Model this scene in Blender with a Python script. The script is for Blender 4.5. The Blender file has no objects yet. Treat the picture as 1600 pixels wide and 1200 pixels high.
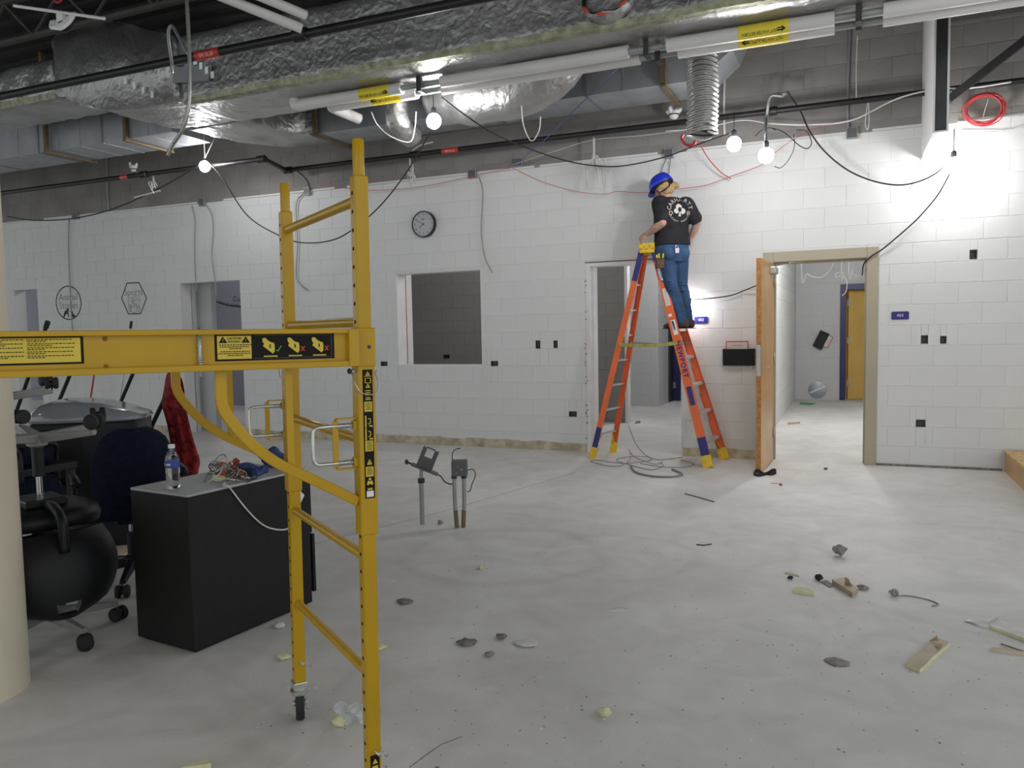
import bpy, bmesh, math, random
from mathutils import Vector, Matrix, noise
from mathutils.bvhtree import BVHTree
random.seed(7)
SC = bpy.context.scene
COL = SC.collection
R = math.radians

# ------------------------------------------------------------------ camera
FPX = 1225.13                      # focal length in pixels of the 1600 px wide frame
YAW, PIT, ROL, CAMH = R(23.378), R(3.907), R(-1.060), 1.4436
FW = Vector((-math.sin(YAW)*math.cos(PIT), math.cos(YAW)*math.cos(PIT), -math.sin(PIT)))
_r = Vector((math.cos(YAW), math.sin(YAW), 0)); _u = _r.cross(FW)
RT = math.cos(ROL)*_r + math.sin(ROL)*_u
UP = -math.sin(ROL)*_r + math.cos(ROL)*_u
CPOS = Vector((0, 0, CAMH))
cd = bpy.data.cameras.new('camera'); cam = bpy.data.objects.new('camera', cd); COL.objects.link(cam)
cd.sensor_fit = 'HORIZONTAL'; cd.sensor_width = 36.0; cd.lens = 36.0*FPX/1600.0
cd.clip_start = 0.05; cd.clip_end = 200
cam.matrix_world = Matrix(((RT.x, UP.x, -FW.x, 0), (RT.y, UP.y, -FW.y, 0), (RT.z, UP.z, -FW.z, CAMH), (0, 0, 0, 1)))
SC.camera = cam

# ------------------------------------------------------------------ world and exposure
wd = bpy.data.worlds.new('world'); SC.world = wd; wd.use_nodes = True
wd.node_tree.nodes['Background'].inputs[0].default_value = (0.93, 0.97, 1.0, 1)
wd.node_tree.nodes['Background'].inputs[1].default_value = 0.44
SC.view_settings.view_transform = 'Standard'; SC.view_settings.look = 'None'
SC.view_settings.gamma = 1.0; SC.view_settings.use_curve_mapping = False
SC.view_settings.exposure = 1.08
BULB_W = 68.0                      # emission strength of the work-light bulbs

# ------------------------------------------------------------------ measuring helpers (world points of survey marks)
def _ray(px, py): return FW + RT*((px-800)/FPX) - UP*((py-600)/FPX)
def atY(px, py, Y): d = _ray(px, py); return CPOS + d*(Y/d.y)
def atZ(px, py, z): d = _ray(px, py); return CPOS + d*((z-CAMH)/d.z)
def atX(px, py, X): d = _ray(px, py); return CPOS + d*(X/d.x)

# ------------------------------------------------------------------ materials
MATS = {}
def mat(name, col, rough=.55, metal=0.0, var=0.12, scale=6.0, bump=0.0, bscale=40.0, coat=0.0, emit=None, alpha=None, trans=0.0, spec=.5, detail=5.0):
    if name in MATS: return MATS[name]
    m = bpy.data.materials.new(name); m.use_nodes = True; MATS[name] = m
    nt = m.node_tree; b = nt.nodes['Principled BSDF']; L = nt.links.new
    b.inputs['Roughness'].default_value = rough; b.inputs['Metallic'].default_value = metal
    b.inputs['Coat Weight'].default_value = coat; b.inputs['Specular IOR Level'].default_value = spec
    if trans: b.inputs['Transmission Weight'].default_value = trans; b.inputs['IOR'].default_value = 1.4
    tc = nt.nodes.new('ShaderNodeTexCoord')
    n = nt.nodes.new('ShaderNodeTexNoise'); n.inputs['Scale'].default_value = scale; n.inputs['Detail'].default_value = detail
    L(tc.outputs['Object'], n.inputs['Vector'])
    r = nt.nodes.new('ShaderNodeValToRGB')
    r.color_ramp.elements[0].position = .3; r.color_ramp.elements[1].position = .7
    r.color_ramp.elements[0].color = tuple(max(0, c*(1-var)) for c in col)+(1,)
    r.color_ramp.elements[1].color = tuple(min(1, c*(1+var)) for c in col)+(1,)
    L(n.outputs['Fac'], r.inputs['Fac']); L(r.outputs['Color'], b.inputs['Base Color'])
    if bump:
        n2 = nt.nodes.new('ShaderNodeTexNoise'); n2.inputs['Scale'].default_value = bscale; n2.inputs['Detail'].default_value = 6
        L(tc.outputs['Object'], n2.inputs['Vector'])
        bp = nt.nodes.new('ShaderNodeBump'); bp.inputs['Strength'].default_value = bump; bp.inputs['Distance'].default_value = .01
        L(n2.outputs['Fac'], bp.inputs['Height']); L(bp.outputs['Normal'], b.inputs['Normal'])
    if emit:
        b.inputs['Emission Color'].default_value = tuple(emit[0])+(1,); b.inputs['Emission Strength'].default_value = emit[1]
    return m

mat('paint', (.70, .705, .685), .55, var=.03, scale=1.3, bump=.25, bscale=90)
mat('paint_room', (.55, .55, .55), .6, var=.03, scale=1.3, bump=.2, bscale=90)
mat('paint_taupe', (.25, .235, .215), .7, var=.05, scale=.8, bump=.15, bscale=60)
mat('paint_bluegrey', (.30, .31, .36), .7, var=.04, scale=.8)
mat('cmu', (.27, .255, .235), .9, var=.16, scale=2.2, bump=.5, bscale=120)
mat('deck', (.035, .033, .031), .9, var=.2)
mat('joist', (.075, .07, .065), .8, var=.2)
mat('glue', (.50, .44, .31), .85, var=.35, scale=9, bump=.6, bscale=60)
mat('trimwhite', (.74, .74, .72), .5, var=.05)
mat('beige_frame', (.42, .375, .27), .45, var=.05, scale=2)
mat('navy', (.022, .022, .10), .4, var=.08)
mat('oak', (.50, .275, .085), .38, var=.18, scale=3, coat=.2)
mat('oak_edge', (.46, .20, .05), .45, var=.3, scale=30)
mat('yellow_door', (.62, .40, .10), .4, var=.1, scale=3)
mat('steel', (.50, .50, .49), .32, metal=.9, var=.1)
mat('zinc', (.62, .64, .60), .30, metal=.85, var=.12, scale=60)
mat('galv', (.40, .42, .44), .48, metal=.55, var=.14, scale=5)
mat('galv_seam', (.26, .28, .30), .5, metal=.5, var=.1)
mat('hanger', (.20, .145, .075), .65, metal=.3, var=.2)
mat('dark_steel', (.05, .05, .05), .55, metal=.4, var=.2)
mat('black_pipe', (.018, .017, .017), .42, metal=.2, var=.3, bump=.2)
mat('jacket', (.66, .65, .63), .45, var=.05, scale=2, bump=.1, bscale=20)
mat('bare_pipe', (.33, .35, .34), .45, metal=.4, var=.15)
mat('label_yellow', (.80, .66, .05), .5, var=.05)
mat('ink', (.012, .012, .012), .6, var=.1)
mat('red_label', (.55, .05, .03), .5, var=.15)
mat('white_print', (.80, .80, .78), .5, var=.03)
mat('scaffold_yellow', (.50, .295, .004), .33, var=.07, scale=4, coat=.12, spec=.35)
mat('hole', (.006, .005, .004), .9, var=.1)
mat('decal_black', (.010, .008, .005), .6, spec=.2, var=.1)
mat('decal_yellow', (.66, .50, .05), .45, var=.04)
mat('print_red', (.60, .06, .04), .5, var=.05)
mat('print_green', (.05, .38, .12), .5, var=.05)
mat('rubber', (.016, .016, .016), .7, var=.2, bump=.2)
mat('ladder_orange', (.78, .145, .035), .42, var=.10, scale=3)
mat('ladder_blue', (.030, .030, .17), .5, var=.15)
mat('ladder_yellow', (.78, .52, .03), .5, var=.15, scale=20)
mat('alu', (.74, .74, .75), .35, metal=.75, var=.06)
mat('strap', (.40, .38, .10), .7, var=.25, scale=20)
mat('denim', (.036, .085, .185), .85, var=.35, scale=7, bump=.4, bscale=60)
mat('tee', (.012, .012, .016), .85, var=.3, scale=10, bump=.3, bscale=25)
mat('skin', (.52, .29, .215), .5, var=.10, scale=12)
mat('hair', (.42, .29, .13), .6, var=.35, scale=40, bump=.6, bscale=60)
mat('helmet', (.012, .035, .55), .25, var=.04, coat=.3)
mat('leather', (.10, .05, .025), .7, var=.3, scale=20)
mat('cab_black', (.010, .0105, .0095), .6, spec=.3, var=.15, scale=30, bump=.1, bscale=200)
mat('cab_top', (.42, .43, .43), .5, var=.10, scale=8)
mat('plastic_black', (.010, .011, .013), .45, spec=.35, var=.2, bump=.08, bscale=120)
mat('fabric_navy', (.007, .010, .024), .95, spec=.2, var=.25, scale=30, bump=.4, bscale=150)
mat('chrome', (.75, .75, .76), .12, metal=1.0, var=.02)
mat('grey_arm', (.30, .30, .28), .42, var=.08)
mat('gloss_grey', (.24, .25, .27), .18, var=.08, coat=.5)
mat('red_cloth', (.22, .010, .012), .9, var=.95, scale=30, bump=.4, bscale=30)
mat('pole_red', (.40, .04, .03), .5, var=.1)
mat('column', (.70, .64, .50), .5, var=.08, scale=1.2, bump=.05)
mat('osb', (.60, .40, .18), .7, var=.30, scale=22)
mat('plywood', (.62, .47, .28), .7, var=.15, scale=8)
mat('conduit', (.34, .35, .36), .45, metal=.55, var=.15)
mat('jbox', (.115, .120, .120), .5, metal=.3, var=.15)
mat('wire_black', (.014, .014, .015), .55, var=.2)
mat('wire_white', (.70, .69, .65), .5, var=.1)
mat('wire_grey', (.24, .24, .24), .55, var=.15)
mat('wire_mid', (.34, .34, .33), .55, var=.12)
mat('wire_red', (.55, .045, .05), .5, var=.15)
mat('wire_pink', (.60, .10, .12), .5, var=.15)
mat('wire_blue', (.10, .12, .45), .5, var=.15)
mat('armored', (.38, .39, .36), .35, metal=.8, var=.2, scale=60)
mat('outlet_orange', (.70, .15, .06), .5, var=.1)
mat('blue_rag', (.035, .06, .17), .9, var=.4, scale=14, bump=.5, bscale=40)
mat('bottle', (.95, .96, .97), .06, trans=1.0, var=0.0)
mat('bottle_label', (.03, .08, .36), .45, var=.1)
mat('cap_white', (.82, .82, .80), .4, var=.02)
mat('drywall', (.60, .51, .39), .9, var=.12, scale=10)
mat('drywall_paper', (.42, .33, .22), .9, var=.2, scale=12)
mat('foam_yellow', (.70, .68, .42), .9, var=.12, scale=20)
mat('grit_grey', (.30, .285, .26), .9, var=.4, scale=30)
mat('debris_white', (.66, .65, .60), .9, var=.15, scale=20)
mat('debris_dark', (.21, .20, .18), .9, var=.4, scale=30)
mat('stone', (.30, .28, .25), .9, var=.3, scale=30, bump=.5)
mat('plastic_clear', (.70, .74, .74), .25, var=.1, trans=.4)
mat('clock_face', (.46, .46, .47), .25, var=.03)
mat('clock_rim', (.015, .015, .016), .3, var=.1)
mat('sign_blue', (.020, .018, .17), .35, var=.05)
mat('paper', (.66, .60, .55), .7, var=.05)
mat('socket_red', (.60, .10, .06), .5, var=.1)
mat('bulb', (1, 1, 1), .4, var=0, emit=((.98, .97, 1.0), BULB_W))

def foil():
    m = mat('foil', (.43, .43, .42), .34, metal=.85, var=.12, scale=2.5)
    nt = m.node_tree; b = nt.nodes['Principled BSDF']; L = nt.links.new
    tc = nt.nodes.new('ShaderNodeTexCoord')
    v = nt.nodes.new('ShaderNodeTexVoronoi'); v.inputs['Scale'].default_value = 22
    n = nt.nodes.new('ShaderNodeTexNoise'); n.inputs['Scale'].default_value = 6.5; n.inputs['Detail'].default_value = 9; n.inputs['Distortion'].default_value = 1.2
    mx = nt.nodes.new('ShaderNodeMath'); mx.operation = 'MULTIPLY_ADD'; mx.inputs[1].default_value = .25
    L(tc.outputs['Object'], v.inputs['Vector']); L(tc.outputs['Object'], n.inputs['Vector'])
    L(v.outputs['Distance'], mx.inputs[0]); L(n.outputs['Fac'], mx.inputs[2])
    bp = nt.nodes.new('ShaderNodeBump'); bp.inputs['Strength'].default_value = .45; bp.inputs['Distance'].default_value = .035
    L(mx.outputs[0], bp.inputs['Height']); L(bp.outputs['Normal'], b.inputs['Normal'])
    rr = nt.nodes.new('ShaderNodeMapRange'); rr.inputs[3].default_value = .24; rr.inputs[4].default_value = .56
    L(n.outputs['Fac'], rr.inputs[0]); L(rr.outputs[0], b.inputs['Roughness'])
foil()
mat('foil_tape', (.32, .33, .22), .45, metal=.45, var=.35, scale=14, bump=.6, bscale=30)

def floor_mat():
    m = mat('concrete', (.5, .5, .5), .62)
    nt = m.node_tree; b = nt.nodes['Principled BSDF']; L = nt.links.new
    for n in list(nt.nodes):
        if n.type in ('VALTORGB', 'TEX_NOISE'): nt.nodes.remove(n)
    tc = [n for n in nt.nodes if n.type == 'TEX_COORD'][0]
    def noi(s, d=6, dist=0.0):
        n = nt.nodes.new('ShaderNodeTexNoise'); n.inputs['Scale'].default_value = s; n.inputs['Detail'].default_value = d; n.inputs['Distortion'].default_value = dist
        L(tc.outputs['Object'], n.inputs['Vector']); return n
    def ramp(n, p0, c0, p1, c1):
        r = nt.nodes.new('ShaderNodeValToRGB'); e = r.color_ramp.elements
        e[0].position = p0; e[0].color = c0+(1,); e[1].position = p1; e[1].color = c1+(1,)
        L(n.outputs['Fac'], r.inputs['Fac']); return r
    def mix(a, c, fac, mode='MIX'):
        x = nt.nodes.new('ShaderNodeMixRGB'); x.blend_type = mode
        if isinstance(fac, float): x.inputs[0].default_value = fac
        else: L(fac, x.inputs[0])
        L(a, x.inputs[1]); L(c, x.inputs[2]); return x.outputs[0]
    big = ramp(noi(.55, 4, .6), .3, (.63, .62, .58), .7, (.79, .785, .755))
    med = ramp(noi(3.1, 7, 1.2), .35, (.88, .88, .87), .65, (1, 1, 1))
    c = mix(big.outputs[0], med.outputs[0], 1.0, 'MULTIPLY')
    dust = ramp(noi(1.0, 9, .8), .52, (0, 0, 0), .78, (.45, .45, .45))
    white = nt.nodes.new('ShaderNodeRGB'); white.outputs[0].default_value = (.87, .87, .865, 1)
    c = mix(c, white.outputs[0], dust.outputs[0])
    spk = ramp(noi(55, 2), .70, (1, 1, 1), .76, (.72, .71, .68))
    c = mix(c, spk.outputs[0], 1.0, 'MULTIPLY')
    # scuffed arcs left by a floor grinder
    for (cx, cy, rad, wid, dark) in ((-2.05, 4.55, .62, .09, .90), (-1.35, 4.75, .50, .07, .93), (.75, 5.2, 1.1, .06, .93)):
        sx = nt.nodes.new('ShaderNodeVectorMath'); sx.operation = 'DISTANCE'; sx.inputs[1].default_value = (cx, cy, 0); L(tc.outputs['Object'], sx.inputs[0])
        ad = nt.nodes.new('ShaderNodeMath'); ad.operation = 'MULTIPLY_ADD'; ad.inputs[1].default_value = .28; L(noi(1.8, 5).outputs['Fac'], ad.inputs[0]); L(sx.outputs['Value'], ad.inputs[2])
        sb = nt.nodes.new('ShaderNodeMath'); sb.operation = 'SUBTRACT'; sb.inputs[1].default_value = rad+.14; L(ad.outputs[0], sb.inputs[0])
        ab = nt.nodes.new('ShaderNodeMath'); ab.operation = 'ABSOLUTE'; L(sb.outputs[0], ab.inputs[0])
        mr = nt.nodes.new('ShaderNodeMapRange'); mr.inputs[1].default_value = 0; mr.inputs[2].default_value = wid; mr.inputs[3].default_value = dark; mr.inputs[4].default_value = 1.0; L(ab.outputs[0], mr.inputs[0])
        c = mix(c, mr.outputs[0], 1.0, 'MULTIPLY')
    L(c, b.inputs['Base Color'])
    bp = nt.nodes.new('ShaderNodeBump'); bp.inputs['Strength'].default_value = .12; bp.inputs['Distance'].default_value = .01
    L(noi(30, 8).outputs['Fac'], bp.inputs['Height']); L(bp.outputs['Normal'], b.inputs['Normal'])
floor_mat()

# ------------------------------------------------------------------ object helpers
def tag(o, label=None, cat=None, group=None, kind=None):
    if label: o['label'] = label
    if cat: o['category'] = cat
    if group: o['group'] = group
    if kind: o['kind'] = kind
    return o
def thing(name, label, cat, loc=(0, 0, 0), rotz=0.0, group=None, kind=None):
    o = bpy.data.objects.new(name, None); COL.objects.link(o)
    o.empty_display_size = .1; o.location = loc; o.rotation_euler = (0, 0, rotz)
    return tag(o, label, cat, group, kind)
def world_of(o):
    m = o.matrix_basis.copy()
    while o.parent: o = o.parent; m = o.matrix_basis @ m
    return m
def copy_tree(o, parent=None):
    c = o.copy(); COL.objects.link(c); c.parent = parent
    for ch in list(o.children): copy_tree(ch, c)
    return c
def spline(pts, n=8):
    P = [Vector(p) for p in pts]
    if len(P) < 3: return P
    out = []; Q = [P[0]*2-P[1]]+P+[P[-1]*2-P[-2]]
    for i in range(1, len(Q)-2):
        a, b, c, d = Q[i-1:i+3]
        for k in range(n):
            t = k/n
            out.append(.5*((2*b)+(c-a)*t+(2*a-5*b+4*c-d)*t*t+(3*b-a-3*c+d)*t**3))
    out.append(P[-1]); return out

class MB:
    def __init__(s): s.v = []; s.f = []; s.m = []; s.cur = 0
    def add(s, vs, fs):
        o = len(s.v); s.v += [Vector(v) for v in vs]
        for f in fs: s.f.append(tuple(i+o for i in f)); s.m.append(s.cur)
        return s
    def box(s, x0, x1, y0, y1, z0, z1):
        return s.add([(x0,y0,z0),(x1,y0,z0),(x1,y1,z0),(x0,y1,z0),(x0,y0,z1),(x1,y0,z1),(x1,y1,z1),(x0,y1,z1)],
                     [(3,2,1,0),(4,5,6,7),(0,1,5,4),(1,2,6,5),(2,3,7,6),(3,0,4,7)])
    def obox(s, c, ax, ay, az):      # centre and three half-extent vectors
        c = Vector(c); ax, ay, az = Vector(ax), Vector(ay), Vector(az)
        if ax.cross(ay).dot(az) < 0: ax = -ax
        vs = [c+i*ax+j*ay+k*az for k in (-1, 1) for i, j in ((-1,-1),(1,-1),(1,1),(-1,1))]
        return s.add(vs, [(3,2,1,0),(4,5,6,7),(0,1,5,4),(1,2,6,5),(2,3,7,6),(3,0,4,7)])
    def beam(s, a, b, w, h, up=(0, 0, 1)):   # box from a to b; w across, h along up
        a, b = Vector(a), Vector(b); d = (b-a); L = d.length; d.normalize()
        side = d.cross(Vector(up))
        if side.length < 1e-4: side = d.cross(Vector((1, 0, 0)))
        side.normalize(); u = side.cross(d)
        return s.obox((a+b)/2, d*L/2, side*w/2, u*h/2)
    def tube(s, pts, r, n=8, cap=True, closed=False):
        P = [Vector(p) for p in pts]; N = len(P)
        rr = r if isinstance(r, (list, tuple)) else [r]*N
        T = []
        for i in range(N):
            if closed: t = P[(i+1) % N]-P[i-1]
            else: t = P[min(i+1, N-1)]-P[max(i-1, 0)]
            T.append(t.normalized() if t.length > 1e-9 else Vector((0, 0, 1)))
        x = T[0].orthogonal().normalized(); vs = []
        for i in range(N):
            x = (x-T[i]*x.dot(T[i])); x = x.normalized() if x.length > 1e-6 else T[i].orthogonal().normalized()
            y = T[i].cross(x)
            for k in range(n):
                a = 2*math.pi*k/n; vs.append(P[i]+(x*math.cos(a)+y*math.sin(a))*rr[i])
        fs = []
        for i in range(N if closed else N-1):
            j = (i+1) % N
            for k in range(n): fs.append((i*n+k, i*n+(k+1) % n, j*n+(k+1) % n, j*n+k))
        if cap and not closed:
            fs.append(tuple(reversed(range(n)))); fs.append(tuple((N-1)*n+k for k in range(n)))
        return s.add(vs, fs)
    def bar(s, pts, w, h, side):      # continuous rectangular bar; w along the fixed side vector, h across it
        P = [Vector(p) for p in pts]; side = Vector(side).normalized(); N = len(P); vs = []; fs = []
        for i in range(N):
            t = (P[min(i+1, N-1)]-P[max(i-1, 0)]).normalized(); u = side.cross(t).normalized()
            vs += [P[i]+side*w/2+u*h/2, P[i]-side*w/2+u*h/2, P[i]-side*w/2-u*h/2, P[i]+side*w/2-u*h/2]
        for i in range(N-1):
            for k in range(4): fs.append((i*4+k, i*4+(k+1) % 4, (i+1)*4+(k+1) % 4, (i+1)*4+k))
        fs += [(3, 2, 1, 0), tuple((N-1)*4+k for k in range(4))]
        return s.add(vs, fs)
    def lathe(s, prof, n=20, M=None):
        vs = []; fs = []; N = len(prof)
        for r, z in prof:
            for k in range(n):
                a = 2*math.pi*k/n; vs.append(Vector((r*math.cos(a), r*math.sin(a), z)))
        for i in range(N-1):
            for k in range(n): fs.append((i*n+k, i*n+(k+1) % n, (i+1)*n+(k+1) % n, (i+1)*n+k))
        fs.append(tuple(reversed(range(n)))); fs.append(tuple((N-1)*n+k for k in range(n)))
        if M is not None: vs = [M @ v for v in vs]
        return s.add(vs, fs)
    def ball(s, c, rx, ry=None, rz=None, nu=12, nv=8, M=None):
        ry = ry or rx; rz = rz or rx; c = Vector(c); vs = []; fs = []
        def tr(v): return (M @ v if M is not None else v)+c
        vs.append(tr(Vector((0, 0, -rz))))
        for i in range(1, nv):
            ph = math.pi*i/nv-math.pi/2
            for k in range(nu):
                a = 2*math.pi*k/nu; vs.append(tr(Vector((rx*math.cos(ph)*math.cos(a), ry*math.cos(ph)*math.sin(a), rz*math.sin(ph)))))
        vs.append(tr(Vector((0, 0, rz)))); T = len(vs)-1
        for k in range(nu):
            fs.append((0, 1+(k+1) % nu, 1+k))
            for i in range(nv-2):
                a = 1+i*nu; fs.append((a+k, a+(k+1) % nu, a+nu+(k+1) % nu, a+nu+k))
            a = 1+(nv-2)*nu; fs.append((a+k, a+(k+1) % nu, T))
        return s.add(vs, fs)
    def prism(s, poly, o, u, v, w):   # polygon (a,b) -> o+a*u+b*v, extruded by vector w
        o, u, v, w = Vector(o), Vector(u), Vector(v), Vector(w); n = len(poly)
        ar = sum(poly[i][0]*poly[(i+1) % n][1]-poly[(i+1) % n][0]*poly[i][1] for i in range(n))
        if (ar > 0) == (u.cross(v).dot(w) < 0): poly = list(reversed(poly)) if False else poly
        A = [o+u*a+v*b for a, b in poly]; B = [p+w for p in A]
        flip = (ar*u.cross(v).dot(w)) < 0
        fs = [tuple(reversed(range(n))), tuple(n+k for k in range(n))]+[(k, (k+1) % n, n+(k+1) % n, n+k) for k in range(n)]
        if flip: fs = [tuple(reversed(f)) for f in fs]
        return s.add(A+B, fs)
    def mesh(s, name):
        me = bpy.data.meshes.new(name); me.from_pydata([tuple(v) for v in s.v], [], s.f); return me
    def build(s, name, mats, parent=None, world=False, smooth=False, bevel=0.0, seg=2, origin=None):
        if not isinstance(mats, (list, tuple)): mats = [mats]
        if world and parent:
            inv = world_of(parent).inverted(); s.v = [inv @ v for v in s.v]
        loc = None
        if parent is None:
            if origin is None:
                xs = [v.x for v in s.v]; ys = [v.y for v in s.v]; zs = [v.z for v in s.v]
                loc = Vector(((min(xs)+max(xs))/2, (min(ys)+max(ys))/2, min(zs)))
            else: loc = Vector(origin)
            s.v = [v-loc for v in s.v]
        me = s.mesh(name)
        for m in mats: me.materials.append(MATS[m])
        if len(mats) > 1:
            for p, i in zip(me.polygons, s.m): p.material_index = i
        if smooth:
            for p in me.polygons: p.use_smooth = True
            if smooth == 'auto': me.set_sharp_from_angle(angle=R(40))
        o = bpy.data.objects.new(name, me); COL.objects.link(o)
        if parent: o.parent = parent
        if loc is not None: o.location = loc
        if bevel:
            b = o.modifiers.new('bevel', 'BEVEL'); b.width = bevel; b.segments = seg; b.limit_method = 'ANGLE'; b.angle_limit = R(40)
        return o

def text_mesh(txt, size, M, ext=0.0006, align='CENTER', space=1.0, shear=0.0, bold=0.0):
    """outline letters as vertex/face lists, transformed by matrix M (x right, y up, z out)"""
    cu = bpy.data.curves.new('txt', 'FONT'); cu.body = txt; cu.size = size; cu.align_x = align; cu.align_y = 'CENTER'
    cu.extrude = ext; cu.space_character = space; cu.shear = shear; cu.resolution_u = 3; cu.offset = bold
    o = bpy.data.objects.new('txt', cu); COL.objects.link(o)
    dg = bpy.context.evaluated_depsgraph_get(); dg.update()
    me = o.evaluated_get(dg).to_mesh()
    vs = [M @ v.co for v in me.vertices]; fs = [tuple(p.vertices) for p in me.polygons]
    o.evaluated_get(dg).to_mesh_clear(); bpy.data.objects.remove(o); bpy.data.curves.remove(cu)
    return vs, fs
def basis(o, x, y):
    o, x, y = Vector(o), Vector(x).normalized(), Vector(y); y = (y-x*y.dot(x)).normalized(); z = x.cross(y)
    return Matrix(((x.x, y.x, z.x, o.x), (x.y, y.y, z.y, o.y), (x.z, y.z, z.z, o.z), (0, 0, 0, 1)))
def cable(name, pts, r, m, label=None, cat='cable', parent=None, n=6, k=8, group=None, world=True):
    b = MB(); b.tube(spline(pts, k), r, n)
    o = b.build(name, m, parent, world=world, smooth=True)
    if parent is None: tag(o, label, cat, group)
    return o
# ================================================================== the setting
YW = 8.769; BH = .2032; BW = .4064; ZT = 3.357
def pix(P):
    d = Vector(P)-CPOS; z = d.dot(FW)
    if z < .05: return None
    return 800+FPX*d.dot(RT)/z, 600-FPX*d.dot(UP)/z, z

BLK = {}
def block_geo(w, h, g=.0024, c=.0028, d=.012):
    a, b = w/2-g, h/2-g
    vs = [(-a,-d*0+d,-b),(a,d,-b),(a,d,b),(-a,d,b), (-a,c,-b),(a,c,-b),(a,c,b),(-a,c,b), (-a+c,0,-b+c),(a-c,0,-b+c),(a-c,0,b-c),(-a+c,0,b-c)]
    fs = [(8,9,10,11)]+[(4+i,4+(i+1)%4,8+(i+1)%4,8+i) for i in range(4)]+[(i,(i+1)%4,4+(i+1)%4,4+i) for i in range(4)]
    return vs, fs
def cut(rect, ops):
    rs = [rect]
    for (a0, a1, b0, b1) in ops:
        out = []
        for (x0, x1, z0, z1) in rs:
            if x1 <= a0+1e-6 or x0 >= a1-1e-6 or z1 <= b0+1e-6 or z0 >= b1-1e-6: out.append((x0, x1, z0, z1)); continue
            if x0 < a0: out.append((x0, a0, z0, z1))
            if x1 > a1: out.append((a1, x1, z0, z1))
            m0, m1 = max(x0, a0), min(x1, a1)
            if z0 < b0: out.append((m0, m1, z0, b0))
            if z1 > b1: out.append((m0, m1, b1, z1))
        rs = out
    return rs
def block_wall(name, O, ang, L, H, ops, thick, phase, mats, split=None, nind=40, mortar=None):
    """ops: (u0,u1,z0,z1,depth); depth None goes right through.  mats = (lower, upper) block materials."""
    us = sorted({0.0, L} | {o[i] for o in ops for i in (0, 1)}); zs = sorted({0.0, H} | {o[i] for o in ops for i in (2, 3)} | ({split} if split else set()))
    us = [u for u in us if -1e-6 <= u <= L+1e-6]; zs = [z for z in zs if -1e-6 <= z <= H+1e-6]
    M = .0040; D = {}
    for i in range(len(us)-1):
        for j in range(len(zs)-1):
            cu, cz = (us[i]+us[i+1])/2, (zs[j]+zs[j+1])/2; d = M
            for o in ops:
                if o[0] < cu < o[1] and o[2] < cz < o[3]: d = thick if o[4] is None else o[4]
            D[i, j] = d
    b = MB(); nu, nz = len(us)-1, len(zs)-1
    for (i, j), d in D.items():
        u0, u1, z0, z1 = us[i], us[i+1], zs[j], zs[j+1]
        b.cur = 1 if split and z0 >= split-1e-6 else 0
        if d < thick-1e-6: b.add([(u0,d,z0),(u1,d,z0),(u1,d,z1),(u0,d,z1)], [(0,1,2,3)]); b.add([(u0,thick,z0),(u0,thick,z1),(u1,thick,z1),(u1,thick,z0)], [(0,1,2,3)])
        for (di, dj, e) in ((1,0,((u1,z0),(u1,z1))), (0,1,((u0,z1),(u1,z1)))):
            k = (i+di, j+dj)
            if k in D and abs(D[k]-d) > 1e-6:
                (ua, za), (ub, zb) = e; q = D[k]; b.add([(ua,d,za),(ub,d,zb),(ub,q,zb),(ua,q,za)], [(0,1,2,3)])
    for u in (0, L): b.add([(u,M,0),(u,thick,0),(u,thick,H),(u,M,H)], [(0,1,2,3)])
    b.add([(0,M,H),(L,M,H),(L,thick,H),(0,thick,H)], [(0,1,2,3)])
    wall = b.build(name, list(mats), origin=(0, 0, 0)); wall.location = O; wall.rotation_euler = (0, 0, ang); wall['kind'] = 'structure'
    rects = []; rows = int(math.ceil(H/BH))
    oo = [o[:4] for o in ops]
    if split: oo = oo
    for k in range(rows):
        ph = phase if k % 2 == 0 else phase+BW/2
        n0 = int(math.floor((0-ph)/BW))-1
        for n in range(n0, int(L/BW)+3):
            x0, x1 = max(0, ph+n*BW), min(L, ph+(n+1)*BW); z0, z1 = k*BH, min(H, (k+1)*BH)
            if x1-x0 < .03 or z1-z0 < .02: continue
            parts = [(x0, x1, z0, z1)]
            if split and z0 < split < z1: parts = [(x0, x1, z0, split), (x0, x1, split, z1)]
            for pr in parts:
                for r in cut(pr, oo):
                    if r[1]-r[0] > .02 and r[3]-r[2] > .02: rects.append(r)
    ca, sa = math.cos(ang), math.sin(ang); O = Vector(O); rank = []
    for r in rects:
        c = O+Vector((ca*(r[0]+r[1])/2, sa*(r[0]+r[1])/2, (r[2]+r[3])/2)); p = pix(c)
        s = -1
        if p and -40 < p[0] < 1640 and -30 < p[1] < 1230: s = (r[1]-r[0])*(r[3]-r[2])*(FPX/p[2])**2
        rank.append((s, r))
    rank.sort(key=lambda t: -t[0]); rest = MB()
    for i, (s, r) in enumerate(rank):
        mi = 1 if split and r[2] >= split-1e-6 else 0
        w, h = round(r[1]-r[0], 3), round(r[3]-r[2], 3); c = ((r[0]+r[1])/2, 0, (r[2]+r[3])/2)
        if s > 0 and i < nind:
            key = (w, h, mats[mi])
            if key not in BLK:
                vs, fs = block_geo(w, h); me = bpy.data.meshes.new('block'); me.from_pydata(vs, [], fs); me.materials.append(MATS[mats[mi]]); BLK[key] = me
            o = bpy.data.objects.new('block', BLK[key]); COL.objects.link(o); o.parent = wall; o.location = c
        else:
            vs, fs = block_geo(w, h, .0013, .0016); rest.cur = mi; rest.add([Vector(v)+Vector(c) for v in vs], fs)
    if rest.v:
        o = rest.build('block_field', list(mats), wall); o['kind'] = 'stuff'
    return wall

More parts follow.
